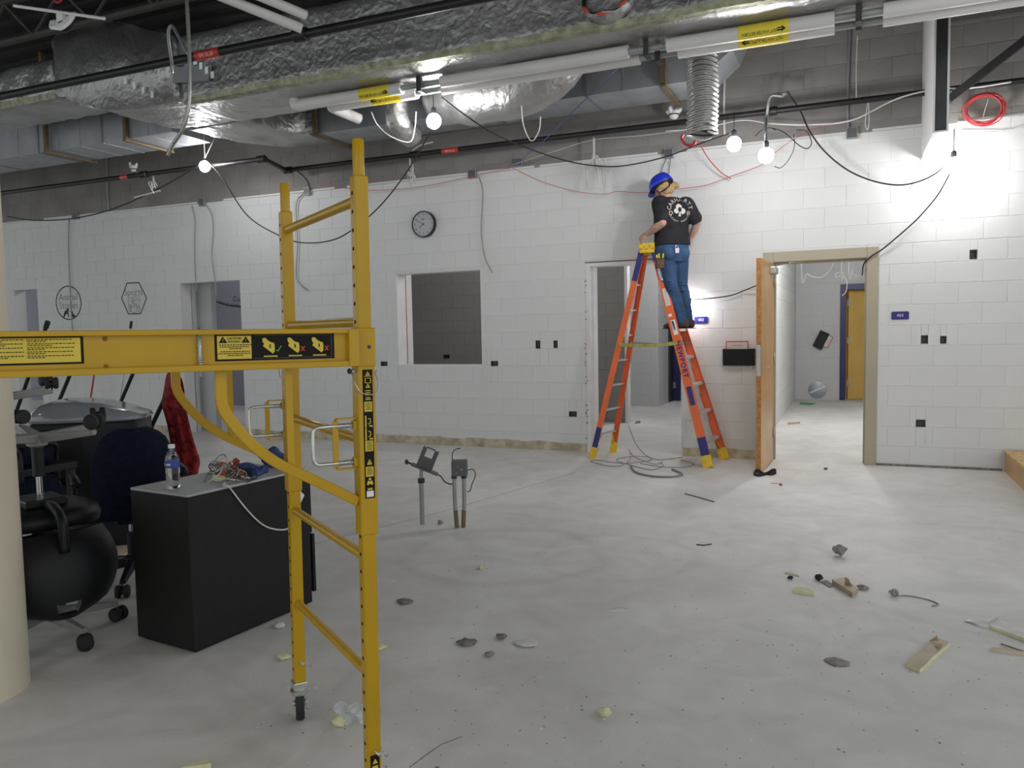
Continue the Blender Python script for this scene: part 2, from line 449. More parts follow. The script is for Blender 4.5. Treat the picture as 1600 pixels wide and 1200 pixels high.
# floor
b = MB(); b.box(-20, 5, -4, 17.2, -.15, 0)
floor = tag(b.build('floor', 'concrete', origin=(0, 0, 0)), kind='structure')
b = MB()
for (p0, p1) in (((396, 872), (560, 833)), ((560, 833), (690, 800)), ((690, 800), (900, 738)), ((640, 1199), (665, 1180)), ((665, 1180), (690, 1163)), ((690, 1163), (722, 1151))):
    a, c = atZ(*p0, .0006), atZ(*p1, .0006); b.beam(a, c, .004, .001)
b.build('floor_crack', 'stone', floor)
# ceiling deck with ribs
b = MB(); b.box(-20, 5, -4, 17.2, 5.0, 5.12)
for i in range(70): b.box(-20, 5, -4+i*.305, -3.9+i*.305, 4.96, 5.0)
ceiling = tag(b.build('ceiling', 'deck', origin=(0, 0, 5.0)), kind='structure')

# main block wall with its openings
X0 = -19.0
BIG = [(-12.78, -12.22, 0, 2.26), (-9.105, -7.975, 0, 2.228), (-5.40, -4.192, 1.012, 2.207), (-2.835, -1.722, 0, 2.207), (-.86, .248, 0, 2.215)]
OUTLET = {}
def wrect(x0, y0, x1, y1):
    a, c = atY(x0, y1, YW), atY(x1, y0, YW); return (a.x, c.x, a.z, c.z)
SMALL = [wrect(595, 565, 605, 572), wrect(767, 564, 778, 572), wrect(837, 532, 844, 545), wrect(865, 532, 871, 544), wrect(889, 643, 901, 651), wrect(1515, 390, 1527, 405),
         wrect(1439, 524, 1450, 537), wrect(1469, 525, 1479, 537), wrect(1431, 656, 1446, 667)]
ops = [(a-X0, b_-X0, c, d, None) for a, b_, c, d in BIG]+[(a-X0, b_-X0, c, d, .055) for a, b_, c, d in SMALL]
wall_back = block_wall('wall_back', (X0, YW, 0), 0.0, 23.0, 5.0, ops, .20, (.5526-X0) % BW, ('paint', 'cmu'), split=ZT, nind=300)

# rooms behind
wall_partition = block_wall('wall_partition', (-7.2, 11.65, 0), 0.0, 4.09, 4.0, [], .12, .1, ('paint_taupe',), nind=90)
wall_store = block_wall('wall_store', (-6.0, 14.25, 0), 0.0, 2.757, 4.0, [], .15, .2, ('paint_room',), nind=60)
wall_store_side = block_wall('wall_store_side', (-3.236, 14.262, 0), R(90), .92, 4.0, [], .12, .1, ('paint_room',), nind=40)
wall_corridor_left = block_wall('wall_corridor_left', (-.98, 8.97, 0), R(90), 7.25, 5.0, [], .12, .15, ('paint',), nind=110)
wall_corridor_end = block_wall('wall_corridor_end', (-.98, 16.2, 0), 0.0, 3.4, 5.0, [(.80, 1.72, 0, 2.2, None)], .15, .3, ('paint_room',), nind=50)
def plainwall(name, x0, x1, y0, y1, z1, m):
    q = MB(); q.box(x0, x1, y0, y1, 0, z1); return tag(q.build(name, m), kind='structure')
plainwall('wall_corridor_right', 1.35, 1.5, 8.97, 16.2, 5.0, 'paint')
plainwall('wall_room_divide', -7.35, -7.2, 8.97, 13.0, 5.0, 'paint_room')
plainwall('wall_classroom_back', -19.0, -7.35, 12.6, 12.75, 5.0, 'paint_bluegrey')
plainwall('wall_store_back', -7.2, -.98, 15.9, 16.05, 5.0, 'paint_room')
plainwall('wall_beyond', -.98, 2.4, 17.0, 17.15, 5.0, 'yellow_door')
# thin upright strips just inside the left opening (second wythe and stud)
b = MB(); b.box(-9.10, -9.06, 8.98, 9.02, 0, 2.4); b.box(-9.35, -8.86, 9.12, 9.22, 0, 4.0)
tag(b.build('wall_classroom_stub', 'paint_room'), kind='structure')
b = MB(); b.box(-3.15, -3.105, 11.63, 11.79, 0, 2.4)
tag(b.build('trim_5', 'trimwhite'), kind='structure')

# wall angle left over from the old ceiling
b = MB()
for x0, x1 in ((-19, -12.2), (-11.95, -8.7), (-8.2, -6.3), (-6.1, -3.45), (-3.38, -1.98), (-1.66, .02), (.18, .62), (.92, 4)):
    b.box(x0, x1, YW-.022, YW, ZT-.002, ZT+.004); b.box(x0, x1, YW-.004, YW, ZT-.002, ZT+.026)
tag(b.build('trim_1', 'trimwhite'), kind='structure')
# glue line of the removed cove base
def base(name, x0, x1, h=.105):
    q = MB(); n = max(2, int((x1-x0)/.12)); prev = None
    for i in range(n):
        a, c = x0+(x1-x0)*i/n, x0+(x1-x0)*(i+1)/n; hh = h+random.uniform(-.012, .008)
        q.box(a, c, YW-.003-random.random()*.002, YW+.002, 0, hh)
    return tag(q.build(name, 'glue'), kind='structure')
base('baseboard_back', -7.96, -2.845); base('baseboard_middle', -1.715, -.865); base('baseboard_far_left', -12.2, -9.11)
b = MB(); b.box(-3.24, 3.24, -.004, 0, 0, .02)
q = MB(); q.box(.25, 1.36, YW-.012, YW+.002, 0, .022); tag(q.build('baseboard_right', 'debris_dark'), kind='structure')

# pass-through window: jamb lining
b = MB(); x0, x1, z0, z1 = -5.40, -4.192, 1.012, 2.207
b.box(x0, x0+.012, YW+.002, YW+.215, z0, z1); b.box(x1-.010, x1, YW+.03, YW+.215, z0, z1)
b.box(x0, x1, YW+.01, YW+.215, z1-.014, z1); b.box(x0, x1, YW+.004, YW+.215, z0, z0+.012)
w1 = tag(b.build('window_1', 'trimwhite'), kind='structure')
b = MB(); b.box(x0-.03, x0+.014, YW+.215, YW+.235, z0+.03, z1-.02); b.build('foam_gap', 'oak_edge', w1, world=True)
b = MB(); b.box(x0-.06, x0+.016, YW+.235, YW+.37, z0-.02, z1+.02); b.build('jamb', 'trimwhite', w1, world=True)

# 402 doorway: stripped white steel frame
b = MB(); b.box(-2.835, -2.79, YW-.004, YW+.20, 0, 2.207); b.box(-1.735, -1.722, YW+.0, YW+.20, 0, 2.207); b.box(-2.79, -1.735, YW-.002, YW+.20, 2.165, 2.207)
t2 = tag(b.build('trim_2', 'trimwhite', bevel=.003), kind='structure')
b = MB(); b.box(-2.79, -2.755, YW+.07, YW+.20, 0, 2.165); b.build('door_stop', 'trimwhite', t2, world=True)
b = MB(); b.box(-2.84, -1.72, YW-.006, YW+.02, 2.207, 2.217); b.build('rust_line', 'leather', t2, world=True)
random.seed(21); b = MB()
for i in range(26):
    z = random.uniform(.1, 2.0); x = -2.838+random.uniform(-.012, .012); s = random.uniform(.006, .022)
    b.box(x-.006, x+.006, YW-.0062, YW-.003, z, z+s)
b.build('chipped_paint', 'debris_dark', t2, world=True)

# 403 doorway: beige hollow steel frame
b = MB(); fw_ = .105
b.box(-.86, -.86+fw_, YW-.022, YW+.20, 0, 2.215); b.box(.248-fw_, .248, YW-.022, YW+.20, 0, 2.215); b.box(-.86+fw_, .248-fw_, YW-.022, YW+.20, 2.110, 2.215)
t3 = tag(b.build('trim_3', 'beige_frame', bevel=.004), kind='structure')
b = MB(); b.box(-.755, -.735, YW+.06, YW+.12, 0, 2.11); b.box(.128, .143, YW+.06, YW+.12, 0, 2.11); b.box(-.735, .128, YW+.06, YW+.12, 2.09, 2.11)
b.build('door_stop', 'beige_frame', t3, world=True)
# the 403 door itself, swung open towards the room
def door_leaf(name, hinge, ang, w, h, t, face, edge):
    root = bpy.data.objects.new(name, None); COL.objects.link(root); root.location = hinge; root.rotation_euler = (0, 0, ang); root['kind'] = 'structure'
    q = MB(); q.box(.003, w, -t, 0, .012, h)
    q.m = [0]*6; q.m[2] = 0; q.m[3] = 1; q.m[5] = 1
    q.build('leaf', [face, edge], root); return root
d1 = door_leaf('door_1', (-.750, YW-.03, 0), R(-92.5), .86, 2.09, .048, 'oak', 'oak_edge')
b = MB(); b.box(.8605, .8625, -.044, -.006, .96, 1.26); b.build('lock_plate', 'steel', d1)
for s, y in ((1, .0), (-1, -.048)):
    b = MB(); b.lathe([(.026, 0), (.026, .010), (.012, .014), (.012, .05)], 14, basis((.80, y, 1.04), (1, 0, 0), (0, 0, s)))
    b.tube([(.80, y+s*.045, 1.04), (.80, y+s*.052, 1.04), (.735, y+s*.055, 1.04), (.69, y+s*.05, 1.035)], .0095, 8)
    b.build('lever_handle', 'steel', d1, smooth=True)
    b = MB(); b.lathe([(.02, 0), (.02, .012), (.014, .016), (.014, .03)], 14, basis((.80, y, 1.20), (1, 0, 0), (0, 0, s))); b.build('deadbolt', 'steel', d1, smooth=True)
b = MB(); b.box(.06, .30, 0, .055, 1.975, 2.045); cl = b.build('door_closer', 'steel', d1, bevel=.006)
b = MB(); b.beam((.18, .03, 2.055), (.33, .20, 2.07), .022, .008); b.beam((.33, .20, 2.075), (.05, .30, 2.085), .018, .006); b.build('closer_arm', 'steel', cl)
for z in (.25, 1.05, 1.85):
    b = MB(); b.lathe([(.009, 0), (.009, .11)], 10, Matrix.Translation((-.004, .008, z))); b.build('hinge', 'steel', d1, smooth=True)
# far corridor door in its navy frame
b = MB(); b.box(-.185, -.085, 16.17, 16.35, 0, 2.2); b.box(.74, .84, 16.17, 16.35, 0, 2.2); b.box(-.085, .74, 16.17, 16.35, 2.09, 2.2)
tag(b.build('trim_4', 'navy', bevel=.004), kind='structure')
d2 = door_leaf('door_2', (-.06, 16.33, 0), R(22), .80, 2.07, .045, 'yellow_door', 'oak_edge')
b = MB(); b.box(.70, .75, -.051, -.045, .98, 1.20); b.build('lock_plate', 'steel', d2)
b = MB(); b.tube([(.72, -.05, 1.02), (.72, -.10, 1.02), (.62, -.105, 1.015)], .011, 8); b.build('lever_handle', 'steel', d2, smooth=True)
for z in (.25, 1.08, 1.80):
    b = MB(); b.box(-.02, .03, -.055, -.046, z, z+.12); b.build('hinge', 'steel', d2)
# navy door deep inside room 402
d3 = door_leaf('door_3', (-3.20, 15.45, 0), R(0), .9, 2.1, .045, 'navy', 'navy')
b = MB(); b.box(.0, .05, -.055, -.045, .25, .37); b.build('hinge', 'steel', d3)
b = MB(); b.box(-3.245, -3.205, 15.13, 15.45, 0, 2.3); tag(b.build('trim_6', 'dark_steel'), kind='structure')

# round column at the left edge
cc = Vector((-3.186, 2.156, 0)); vd = (cc).normalized(); sd = Vector((-vd.y, vd.x, 0)); CR = .20
ctr = cc+sd*CR*1.0
b = MB(); b.lathe([(CR, 0), (CR, 5.0)], 64, Matrix.Translation((ctr.x, ctr.y, 0)))
tag(b.build('column', 'column', smooth='auto'), kind='structure')
# ================================================================== overhead services
def resample(poly, step, rounds=2):
    P = [Vector((a, b, 0)) for a, b in poly]
    out = []
    for i in range(len(P)):
        a, c = P[i], P[(i+1) % len(P)]; n = max(1, int((c-a).length/step))
        for k in range(n): out.append(a.lerp(c, k/n))
    for _ in range(rounds): out = [(out[i-1]+out[i]*2+out[(i+1) % len(out)])/4 for i in range(len(out))]
    return [(p.x, p.y) for p in out]
def foil_sweep(path, poly, amp=.012, step=.05, cap=True, freq=5.0, rounds=2, seed=0.0, scale=None):
    """closed section poly (side, up) carried along path; wrinkled"""
    P = [Vector(p) for p in path]; sec = resample(poly, step, rounds); n = len(sec); b = MB(); vs = []
    for i, p in enumerate(P):
        t = (P[min(i+1, len(P)-1)]-P[max(i-1, 0)]).normalized()
        side = t.cross(Vector((0, 0, 1)))
        side = side.normalized() if side.length > .2 else Vector((1, 0, 0))
        up = side.cross(t); k = scale(i/(len(P)-1)) if scale else 1.0
        for (a, c) in sec:
            v = p+side*a*k+up*c*k
            q = v*freq+Vector((seed, 0, 0))
            vs.append(v+noise.noise_vector(q)*amp+noise.noise_vector(q*3.1)*amp*.45)
    fs = []
    for i in range(len(P)-1):
        for k in range(n): fs.append((i*n+k, i*n+(k+1) % n, (i+1)*n+(k+1) % n, (i+1)*n+k))
    if cap: fs.append(tuple(reversed(range(n)))); fs.append(tuple((len(P)-1)*n+k for k in range(n)))
    b.add(vs, fs); return b
def line(a, c, step=.06):
    a, c = Vector(a), Vector(c); n = max(2, int((c-a).length/step)); return [a.lerp(c, i/n) for i in range(n+1)]
def rect(w, h): return [(-w/2, -h/2), (w/2, -h/2), (w/2, h/2), (-w/2, h/2)]
def circ(r, n=24): return [(r*math.cos(2*math.pi*i/n), r*math.sin(2*math.pi*i/n)) for i in range(n)]

# --- main foil wrapped supply duct
D1 = thing('insulated_duct', 'long foil-wrapped rectangular duct running above the two white pipes', 'duct', (-1, 6.3, 3.7))
foil_sweep(line((-6.0, 6.30, 4.03), (4.4, 6.30, 4.03)), rect(.80, .66), amp=.007).build('foil_wrap', 'foil', D1, world=True, smooth=True)
random.seed(3); b = MB()
for i in range(130):
    x = -5.9+i*.078; z = 3.735+.018*noise.noise(Vector((x*1.7, 0, 0)))
    b.add([(x, 5.884, z-.035), (x+.08, 5.884, z-.033), (x+.08, 5.872, z+.008+.022*random.random()), (x, 5.872, z+.006+.022*random.random())], [(0, 1, 2, 3)])
    b.add([(x, 5.884, z-.035), (x+.08, 5.884, z-.033), (x+.08, 5.94, z-.043), (x, 5.94, z-.043)], [(3, 2, 1, 0)])
b.build('frayed_seam', 'foil_tape', D1, world=True)
# open round take-off in the front of the duct
cM = basis(atY(951, 3, 5.90)+Vector((0, .02, 0)), (1, 0, 0), (0, .35, 1))
b = MB(); n = 28; vs = []; fs = []
for i, (r, d) in enumerate(((.20, -.02), (.20, .10), (.188, .10), (.185, -.05))):
    for k in range(n):
        a = 2*math.pi*k/n; vs.append(cM @ Vector((r*math.cos(a), r*math.sin(a)*.9, d+(.02*math.sin(3*a)+.012*math.sin(7*a) if d > .05 else 0))))
for i in range(3):
    for k in range(n): fs.append((i*n+k, i*n+(k+1) % n, (i+1)*n+(k+1) % n, (i+1)*n+k))
b.add(vs, fs); col_ = b.build('open_collar', 'foil', D1, world=True, smooth=True)
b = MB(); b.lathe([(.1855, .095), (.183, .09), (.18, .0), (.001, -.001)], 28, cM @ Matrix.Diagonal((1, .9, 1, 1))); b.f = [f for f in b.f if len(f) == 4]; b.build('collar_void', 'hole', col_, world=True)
for a0 in (3.6, 4.4, 5.3, .1):
    b = MB(); b.tube([cM @ Vector((.196*math.cos(a0+t), .178*math.sin(a0+t), .105+.01*math.sin(9*t))) for t in (0, .12, .25, .38, .5)], [.003, .013, .016, .012, .003], 6)
    b.build('torn_liner', 'socket_red', col_, world=True, smooth=True)
# sheet-metal tabs of a cut take-off near the left end
b = MB(); b.obox(atY(300, 116, 5.86), (.22, 0, -.02), (0, .01, 0), (.02, 0, .07)); b.build('cut_flange', 'galv', D1, world=True)
for i in range(4):
    c = atY(305+i*9, 96+i*7, 5.84); b = MB(); b.obox(c, (.018, 0, 0), (0, .004, 0), (.006, -.005, .029)); b.build('metal_tab', 'alu', D1, world=True)

# --- tee box and the left run of the same system
D2 = thing('duct_tee', 'tall crumpled foil tee box with a sloping top, behind the thin black pipe', 'duct', (-6.9, 6.3, 3.74))
tee = [(-7.72, 4.0), (-7.72, 4.60), (-6.95, 4.66), (-6.02, 4.34), (-6.02, 3.74), (-6.88, 3.74)]
b = foil_sweep(line((0, 5.87, 0), (0, 6.72, 0)), tee, amp=.022, seed=4); b.build('foil_wrap', 'foil', D2, world=True, smooth=True)
for i in range(4):
    c = atY(196+i*14, 127+i*7, 5.84); b = MB(); b.obox(c, (.018, 0, 0), (0, .004, 0), (.006, -.005, .029)); b.build('metal_tab', 'alu', D2, world=True)
D3 = thing('insulated_duct', 'short foil-wrapped duct stub with frayed edge at the far left', 'duct', (-9.5, 6.25, 4.0))
foil_sweep(line((-9.6, 6.25, 4.2), (-7.75, 6.25, 4.2)), rect(.72, .42), amp=.02, seed=8).build('foil_wrap', 'foil', D3, world=True, smooth=True)
b = MB()
for i in range(26):
    x = -9.6+i*.072; b.add([(x, 5.885, 3.975), (x+.073, 5.885, 3.975), (x+.073, 5.872, 4.035+.02*random.random()), (x, 5.872, 4.03+.02*random.random())], [(0, 1, 2, 3)])
b.build('frayed_seam', 'foil_tape', D3, world=True)
# --- branch duct that turns off the tee and runs along the wall
D4 = thing('branch_duct', 'foil-wrapped branch duct curving from the tee towards the block wall', 'duct', (-6.4, 7.4, 3.74))
bp = [(-6.46, 6.76, 3.96), (-6.46, 7.1, 3.96), (-6.45, 7.42, 3.96), (-6.38, 7.68, 3.96), (-6.25, 7.88, 3.97), (-6.08, 8.01, 3.98), (-5.92, 8.06, 3.99)]
foil_sweep(spline(bp, 6), rect(.82, .44), amp=.018, seed=2, scale=lambda t: 1-.22*t).build('foil_wrap', 'foil', D4, world=True, smooth=True)

def galv_duct(x0, x1, y0, y1, z0, z1, label):
    t = thing('galvanized_duct', label, 'duct', ((x0+x1)/2, (y0+y1)/2, z0), group='galvanized ducts')
    n = max(1, int(round((x1-x0)/1.22))); w = (x1-x0)/n
    for i in range(n):
        q = MB(); q.box(x0+i*w+.004, x0+(i+1)*w-.004, y0, y1, z0, z1); q.build('duct_section', 'galv', t, world=True, bevel=.004)
        q = MB(); a = x0+i*w
        q.box(a-.014, a+.014, y0-.008, y1+.008, z0-.008, z1+.008); q.build('slip_joint', 'galv_seam', t, world=True)
        for k in (1, 2):
            xx = a+w*k/3
            q = MB(); q.box(xx-.003, xx+.003, y0-.005, y1, z0-.004, z1); q.build('stiffening_rib', 'galv', t, world=True)
    return t
galv_duct(-14.0, -7.2, 6.93, 7.53, 3.80, 4.25, 'plain galvanized duct behind the foil tee, left side')
galv_duct(-5.90, -1.35, 7.78, 8.38, 3.80, 4.22, 'plain galvanized duct along the wall above the clock and the ladder')
# offset fitting between them
b = MB(); b.prism([(-1.35, 4.22), (-1.35, 3.80), (-1.05, 4.05), (-.85, 4.5), (-1.2, 4.5)], (0, 7.80, 0), (1, 0, 0), (0, 0, 1), (0, .56, 0))
tag(b.build('duct_end_elbow', 'galv', bevel=.004), 'sloping galvanized elbow at the end of the wall duct', 'duct')

# trapeze hangers
def hanger(a, e, top, label):
    t = thing('trapeze_hanger', label, 'hanger', (a.x, a.y, a.z-.03), group='duct trapeze hangers')
    q = MB(); q.beam(a, (a.x, a.y, top), .045, .045, (1, 0, 0)); q.build('upright', 'hanger', t, world=True)
    q = MB(); q.beam(a+Vector((0, -.03, -.014)), Vector((a.x, e, a.z-.014)), .05, .02); q.build('crossbar', 'hanger', t, world=True)
    q = MB(); q.beam(Vector((a.x, e-.02, a.z)), (a.x, e-.02, top), .035, .035, (1, 0, 0)); q.build('upright', 'hanger', t, world=True)
for (px, py, y, e, lab) in ((73, 235, 6.88, 7.58, 'rusty trapeze hanger under the left duct, nearest the column'), (197, 217, 6.90, 7.60, 'rusty trapeze hanger under the left duct, by the tee box'),
                            (493, 210, 7.73, 8.46, 'rusty trapeze hanger above the yellow scaffold post'), (1037, 130, 7.73, 8.46, 'rusty trapeze hanger beside the hanging foil hose')):
    p_ = atY(px, py, y); hanger(Vector((p_.x, y, 3.785)), e, 5.0, lab)

# --- round foil duct and its up-turned end
b = foil_sweep(spline([(-3.88, 7.22, 3.82), (-3.6, 7.16, 3.78), (-3.3, 7.12, 3.74), (-2.85, 7.08, 3.76), (-2.55, 7.05, 3.92), (-2.42, 7.04, 4.2), (-2.40, 7.04, 4.5)], 8), circ(.27), amp=.02, seed=11)
o = b.build('round_duct', 'foil', smooth=True); tag(o, 'round foil-wrapped duct with an up-turned end behind the pipes', 'duct')
b = foil_sweep(spline([(-4.25, 6.95, 4.3), (-4.22, 6.95, 3.9), (-4.21, 6.97, 3.62), (-4.20, 7.05, 3.50), (-4.19, 7.2, 3.47)], 8), circ(.13, 16), amp=.02, seed=13, step=.04)
o = b.build('foil_hose', 'foil', smooth=True); tag(o, 'small crumpled foil hose bent under the pipe ends', 'duct')
b = foil_sweep(spline([(-3.9, 4.7, 4.9), (-3.2, 5.0, 4.62), (-2.5, 5.2, 4.6), (-1.5, 5.3, 4.75)], 8), circ(.28), amp=.02, seed=17)
o = b.build('round_duct', 'foil', smooth=True); tag(o, 'round foil duct high up at the top edge behind a black pipe', 'duct')
# hanging flexible hose
T = thing('flexible_duct', 'corrugated foil flex hose hanging straight down, open at the bottom', 'duct', (-1.2, 7.0, 3.10))
b = MB(); N = 150; n = 26; vs = []; fs = []
for i in range(N+1):
    z = 4.35-1.25*i/N
    for k in range(n):
        a = 2*math.pi*k/n; r = .128+.010*math.sin(i*2*math.pi/5)+.007*noise.noise(Vector((a*2.0, z*9, 1)))+.006*noise.noise(Vector((a*7, z*25, 5)))
        cx = -1.2+.012*math.sin(z*4); vs.append((cx+r*math.cos(a), 7.0+r*math.sin(a), z+.010*math.sin(2*a+z*3)))
for i in range(N):
    for k in range(n): fs.append((i*n+k, i*n+(k+1) % n, (i+1)*n+(k+1) % n, (i+1)*n+k))
b.add(vs, fs); b.build('hose', 'foil', T, world=True, smooth=True)
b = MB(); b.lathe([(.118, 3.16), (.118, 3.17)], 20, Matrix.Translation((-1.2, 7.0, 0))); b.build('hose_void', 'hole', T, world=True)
b = MB(); b.tube([(-1.2+.134*math.cos(a), 7.0+.134*math.sin(a), 3.10+.015*math.sin(3*a)) for a in [i*.25 for i in range(-4, 12)]], .010, 6); b.build('torn_rim', 'trimwhite', T, world=True, smooth=True)

# --- two insulated hot-water pipes side by side
def water_pipe(label, Y, z, xl, segs, bares, labels, txt, arrow_right, elbow):
    t = thing('insulated_pipe', label, 'pipe', (0, Y, z-.05), group='hot water pipes')
    q = MB(); q.tube(line((xl, Y, z), (4.4, Y, z), 1.0), .027, 12); q.build('bare_pipe', 'bare_pipe', t, world=True, smooth='auto')
    for a, c in segs:
        q = MB(); q.tube([(a, Y, z), (c, Y, z)], .052, 20); q.build('jacket', 'jacket', t, world=True, smooth='auto')
    q = MB(); q.tube(spline(elbow, 6), .052, 16); q.build('elbow', 'jacket', t, world=True, smooth='auto')
    for xc in bares:
        q = MB(); q.box(xc-.02, xc+.02, Y-.062, Y-.05, z-.06, z+.06); q.box(xc-.02, xc+.02, Y-.06, Y+.06, z-.066, z-.056); q.build('pipe_clamp', 'dark_steel', t, world=True)
        q = MB(); q.tube([(xc, Y, z+.03), (xc, Y, 3.712)], .012, 6); q.build('hanger_rod', 'bare_pipe', t, world=True)
    for (xc, w) in labels:
        r = .0535; q = MB(); n = 14; vs = []; fs = []
        def cyl(x, ph, rr): return Vector((x, Y-rr*math.cos(ph), z-rr*math.sin(ph)))
        for i in range(n+1):
            ph = R(-60)+R(240)*i/n; vs += [cyl(xc-w/2, ph, r), cyl(xc+w/2, ph, r)]
        for i in range(n): fs.append((2*i, 2*i+1, 2*i+3, 2*i+2))
        q.add(vs, fs); lb = q.build('pipe_label', 'label_yellow', t, world=True, smooth=True)
        for ph0 in (R(28), R(118)):
            tv, tf = text_mesh(txt, .034, Matrix.Identity(4), 0, space=.95)
            q = MB(); sh = -.022 if arrow_right else .022
            q.add([cyl(xc+sh-v.x*.80, ph0+(v.y+.004)/r, r+.001) for v in tv], tf)
            ar = [(0, .012), (.03, .012), (.03, .024), (.06, 0), (.03, -.024), (.03, -.012), (0, -.012)]
            x_a = xc+sh+.142 if arrow_right else xc+sh-.142
            sg = 1 if arrow_right else -1
            q.add([cyl(x_a+sg*(a-.02), ph0+c/r, r+.001) for a, c in ar], [tuple(range(7))])
            q.build('label_print', 'ink', lb, world=True)
    return t
px_x = lambda px, y_, Y: atY(px, y_, Y).x
YA, YB, ZP = 6.27, 6.425, 3.64
sa = [(-4.84, px_x(628, 135, YA)), (px_x(690, 125, YA), px_x(982, 85, YA)), (px_x(1042, 72, YA), px_x(1304, 40, YA)), (px_x(1380, 25, YA), 4.4)]
sb = [(-4.55, px_x(652, 152, YB)), (px_x(692, 150, YB), px_x(1000, 97, YB)), (px_x(1060, 85, YB), px_x(1304, 45, YB)), (px_x(1380, 30, YB), 4.4)]
water_pipe('white insulated hot-water return pipe, the front one of the pair', YA, ZP, -4.84, sa, [(sa[0][1]+sa[1][0])/2, (sa[1][1]+sa[2][0])/2, (sa[2][1]+sa[3][0])/2],
           [(px_x(587, 152, YA), .32), (px_x(1193, 55, YA), .36)], 'HOT WATER RETURN', True, [(-4.80, YA, ZP), (-4.90, YA, ZP), (-4.93, YA, ZP+.03), (-4.93, YA, ZP+.07)])
water_pipe('white insulated hot-water supply pipe, the rear one of the pair', YB, ZP-.01, -4.55, sb, [(sb[1][1]+sb[2][0])/2, (sb[2][1]+sb[3][0])/2],
           [(px_x(606, 165, YB), .32), (px_x(1193, 63, YB), .36)], 'HOT WATER SUPPLY', False, [(-4.50, YB, ZP-.01), (-4.60, YB, ZP-.01), (-4.63, YB+.08, ZP-.012), (-4.55, YB+.36, ZP-.05)])

# --- black sprinkler pipes
def black_pipe(label, pts, r, coup, reds):
    t = thing('sprinkler_pipe', label, 'pipe', Vector(pts[0])*.5+Vector(pts[-1])*.5, group='black sprinkler pipes')
    q = MB()
    for a, c in zip(pts[:-1], pts[1:]): q.tube([a, c], r, 14)
    q.build('pipe', 'black_pipe', t, world=True, smooth='auto')
    for c, d in coup:
        d = Vector(d).normalized(); q = MB(); q.tube([Vector(c)-d*.06, Vector(c)-d*.055, Vector(c)+d*.055, Vector(c)+d*.06], [r*1.1, r*1.5, r*1.5, r*1.1], 14); q.build('coupling', 'black_pipe', t, world=True, smooth='auto')
    for c, L in reds:
        q = MB(); q.tube([Vector(c)-Vector((L/2, 0, 0)), Vector(c)+Vector((L/2, 0, 0))], r+.0015, 16, cap=False); lb = q.build('red_marker', 'red_label', t, world=True, smooth=True)
        q = MB(); ph0 = R(25)
        tv, tf = text_mesh('SPRINKLER', r*1.1, Matrix.Identity(4), 0)
        q.add([(c[0]+v.x*.8, c[1]-(r+.002)*math.cos(ph0-v.y/r), c[2]-(r+.002)*math.sin(ph0-v.y/r)) for v in tv], tf); q.build('marker_print', 'white_print', lb, world=True)
    return t
p1y, p1z = 5.20, 3.80
bpx = lambda px, py: px_x(px, py, p1y)
black_pipe('thin black sprinkler pipe crossing in front of the foil ducts', [(-13, p1y, p1z), (4.4, p1y, p1z)], .036, [((bpx(470, 50), p1y, p1z), (1, 0, 0))], [((bpx(326, 82), p1y, p1z), .26)])
eY1, eY2, eZ = 7.80, 8.47, 3.60
eX1, eX2 = px_x(412, 254, eY1), px_x(447, 266, eY2)-.0
PIPE2 = black_pipe('black sprinkler pipe clipped along the block wall, with a jog on the left', [(-14, eY1, eZ), (eX1, eY1, eZ), (eX2, eY2, eZ), (4.4, eY2, eZ)], .030,
           [((eX1-.03, eY1, eZ), (1, 0, 0)), ((eX2+.03, eY2, eZ), (1, 0, 0)), ((px_x(225, 275, eY1), eY1, eZ), (1, 0, 0)), ((px_x(705, 235, eY2)-.5, eY2, eZ), (1, 0, 0)), ((px_x(1205, 172, eY2), eY2, eZ), (1, 0, 0))],
           [((px_x(195, 278, eY1), eY1, eZ), .14), ((px_x(704, 235, eY2), eY2, eZ), .22)])
# wrapped sprinkler heads
def wrapped_head(p, label, s=1.0):
    t = bpy.data.objects.new('sprinkler_head', None); COL.objects.link(t); t.parent = PIPE2; t.location = p-PIPE2.location; t['label'] = label
    q = MB(); q.tube([(0, 0, -.0), (0, 0, .045)], .011, 8); q.build('stem', 'black_pipe', t)
    q = MB()
    for i in range(6):
        a = i*1.05; q.tube(spline([(0, 0, .04), (.03*math.cos(a)*s, .02*math.sin(a), .07), (.06*math.cos(a)*s, .04*math.sin(a), .12+.03*math.sin(i*2))], 4), [.02*s]*4+[.018*s]*4+[.004], 7)
    q.ball((0, 0, .06), .04*s, .035*s, .045*s); q.build('plastic_bag', 'trimwhite', t, smooth=True)
    q = MB(); q.tube([(.042*s*math.cos(a), .037*s*math.sin(a), .055) for a in [i*.4 for i in range(16)]], .006, 5, closed=True); q.build('tape', 'ink', t, smooth=True)
wrapped_head(Vector((px_x(209, 272, eY1), eY1, eZ+.031)), 'bagged sprinkler head on the left stretch of wall pipe')
wrapped_head(Vector((px_x(1053, 186, eY2), eY2, eZ+.031)), 'white bagged sprinkler head next to the hanging foil hose', 1.3)

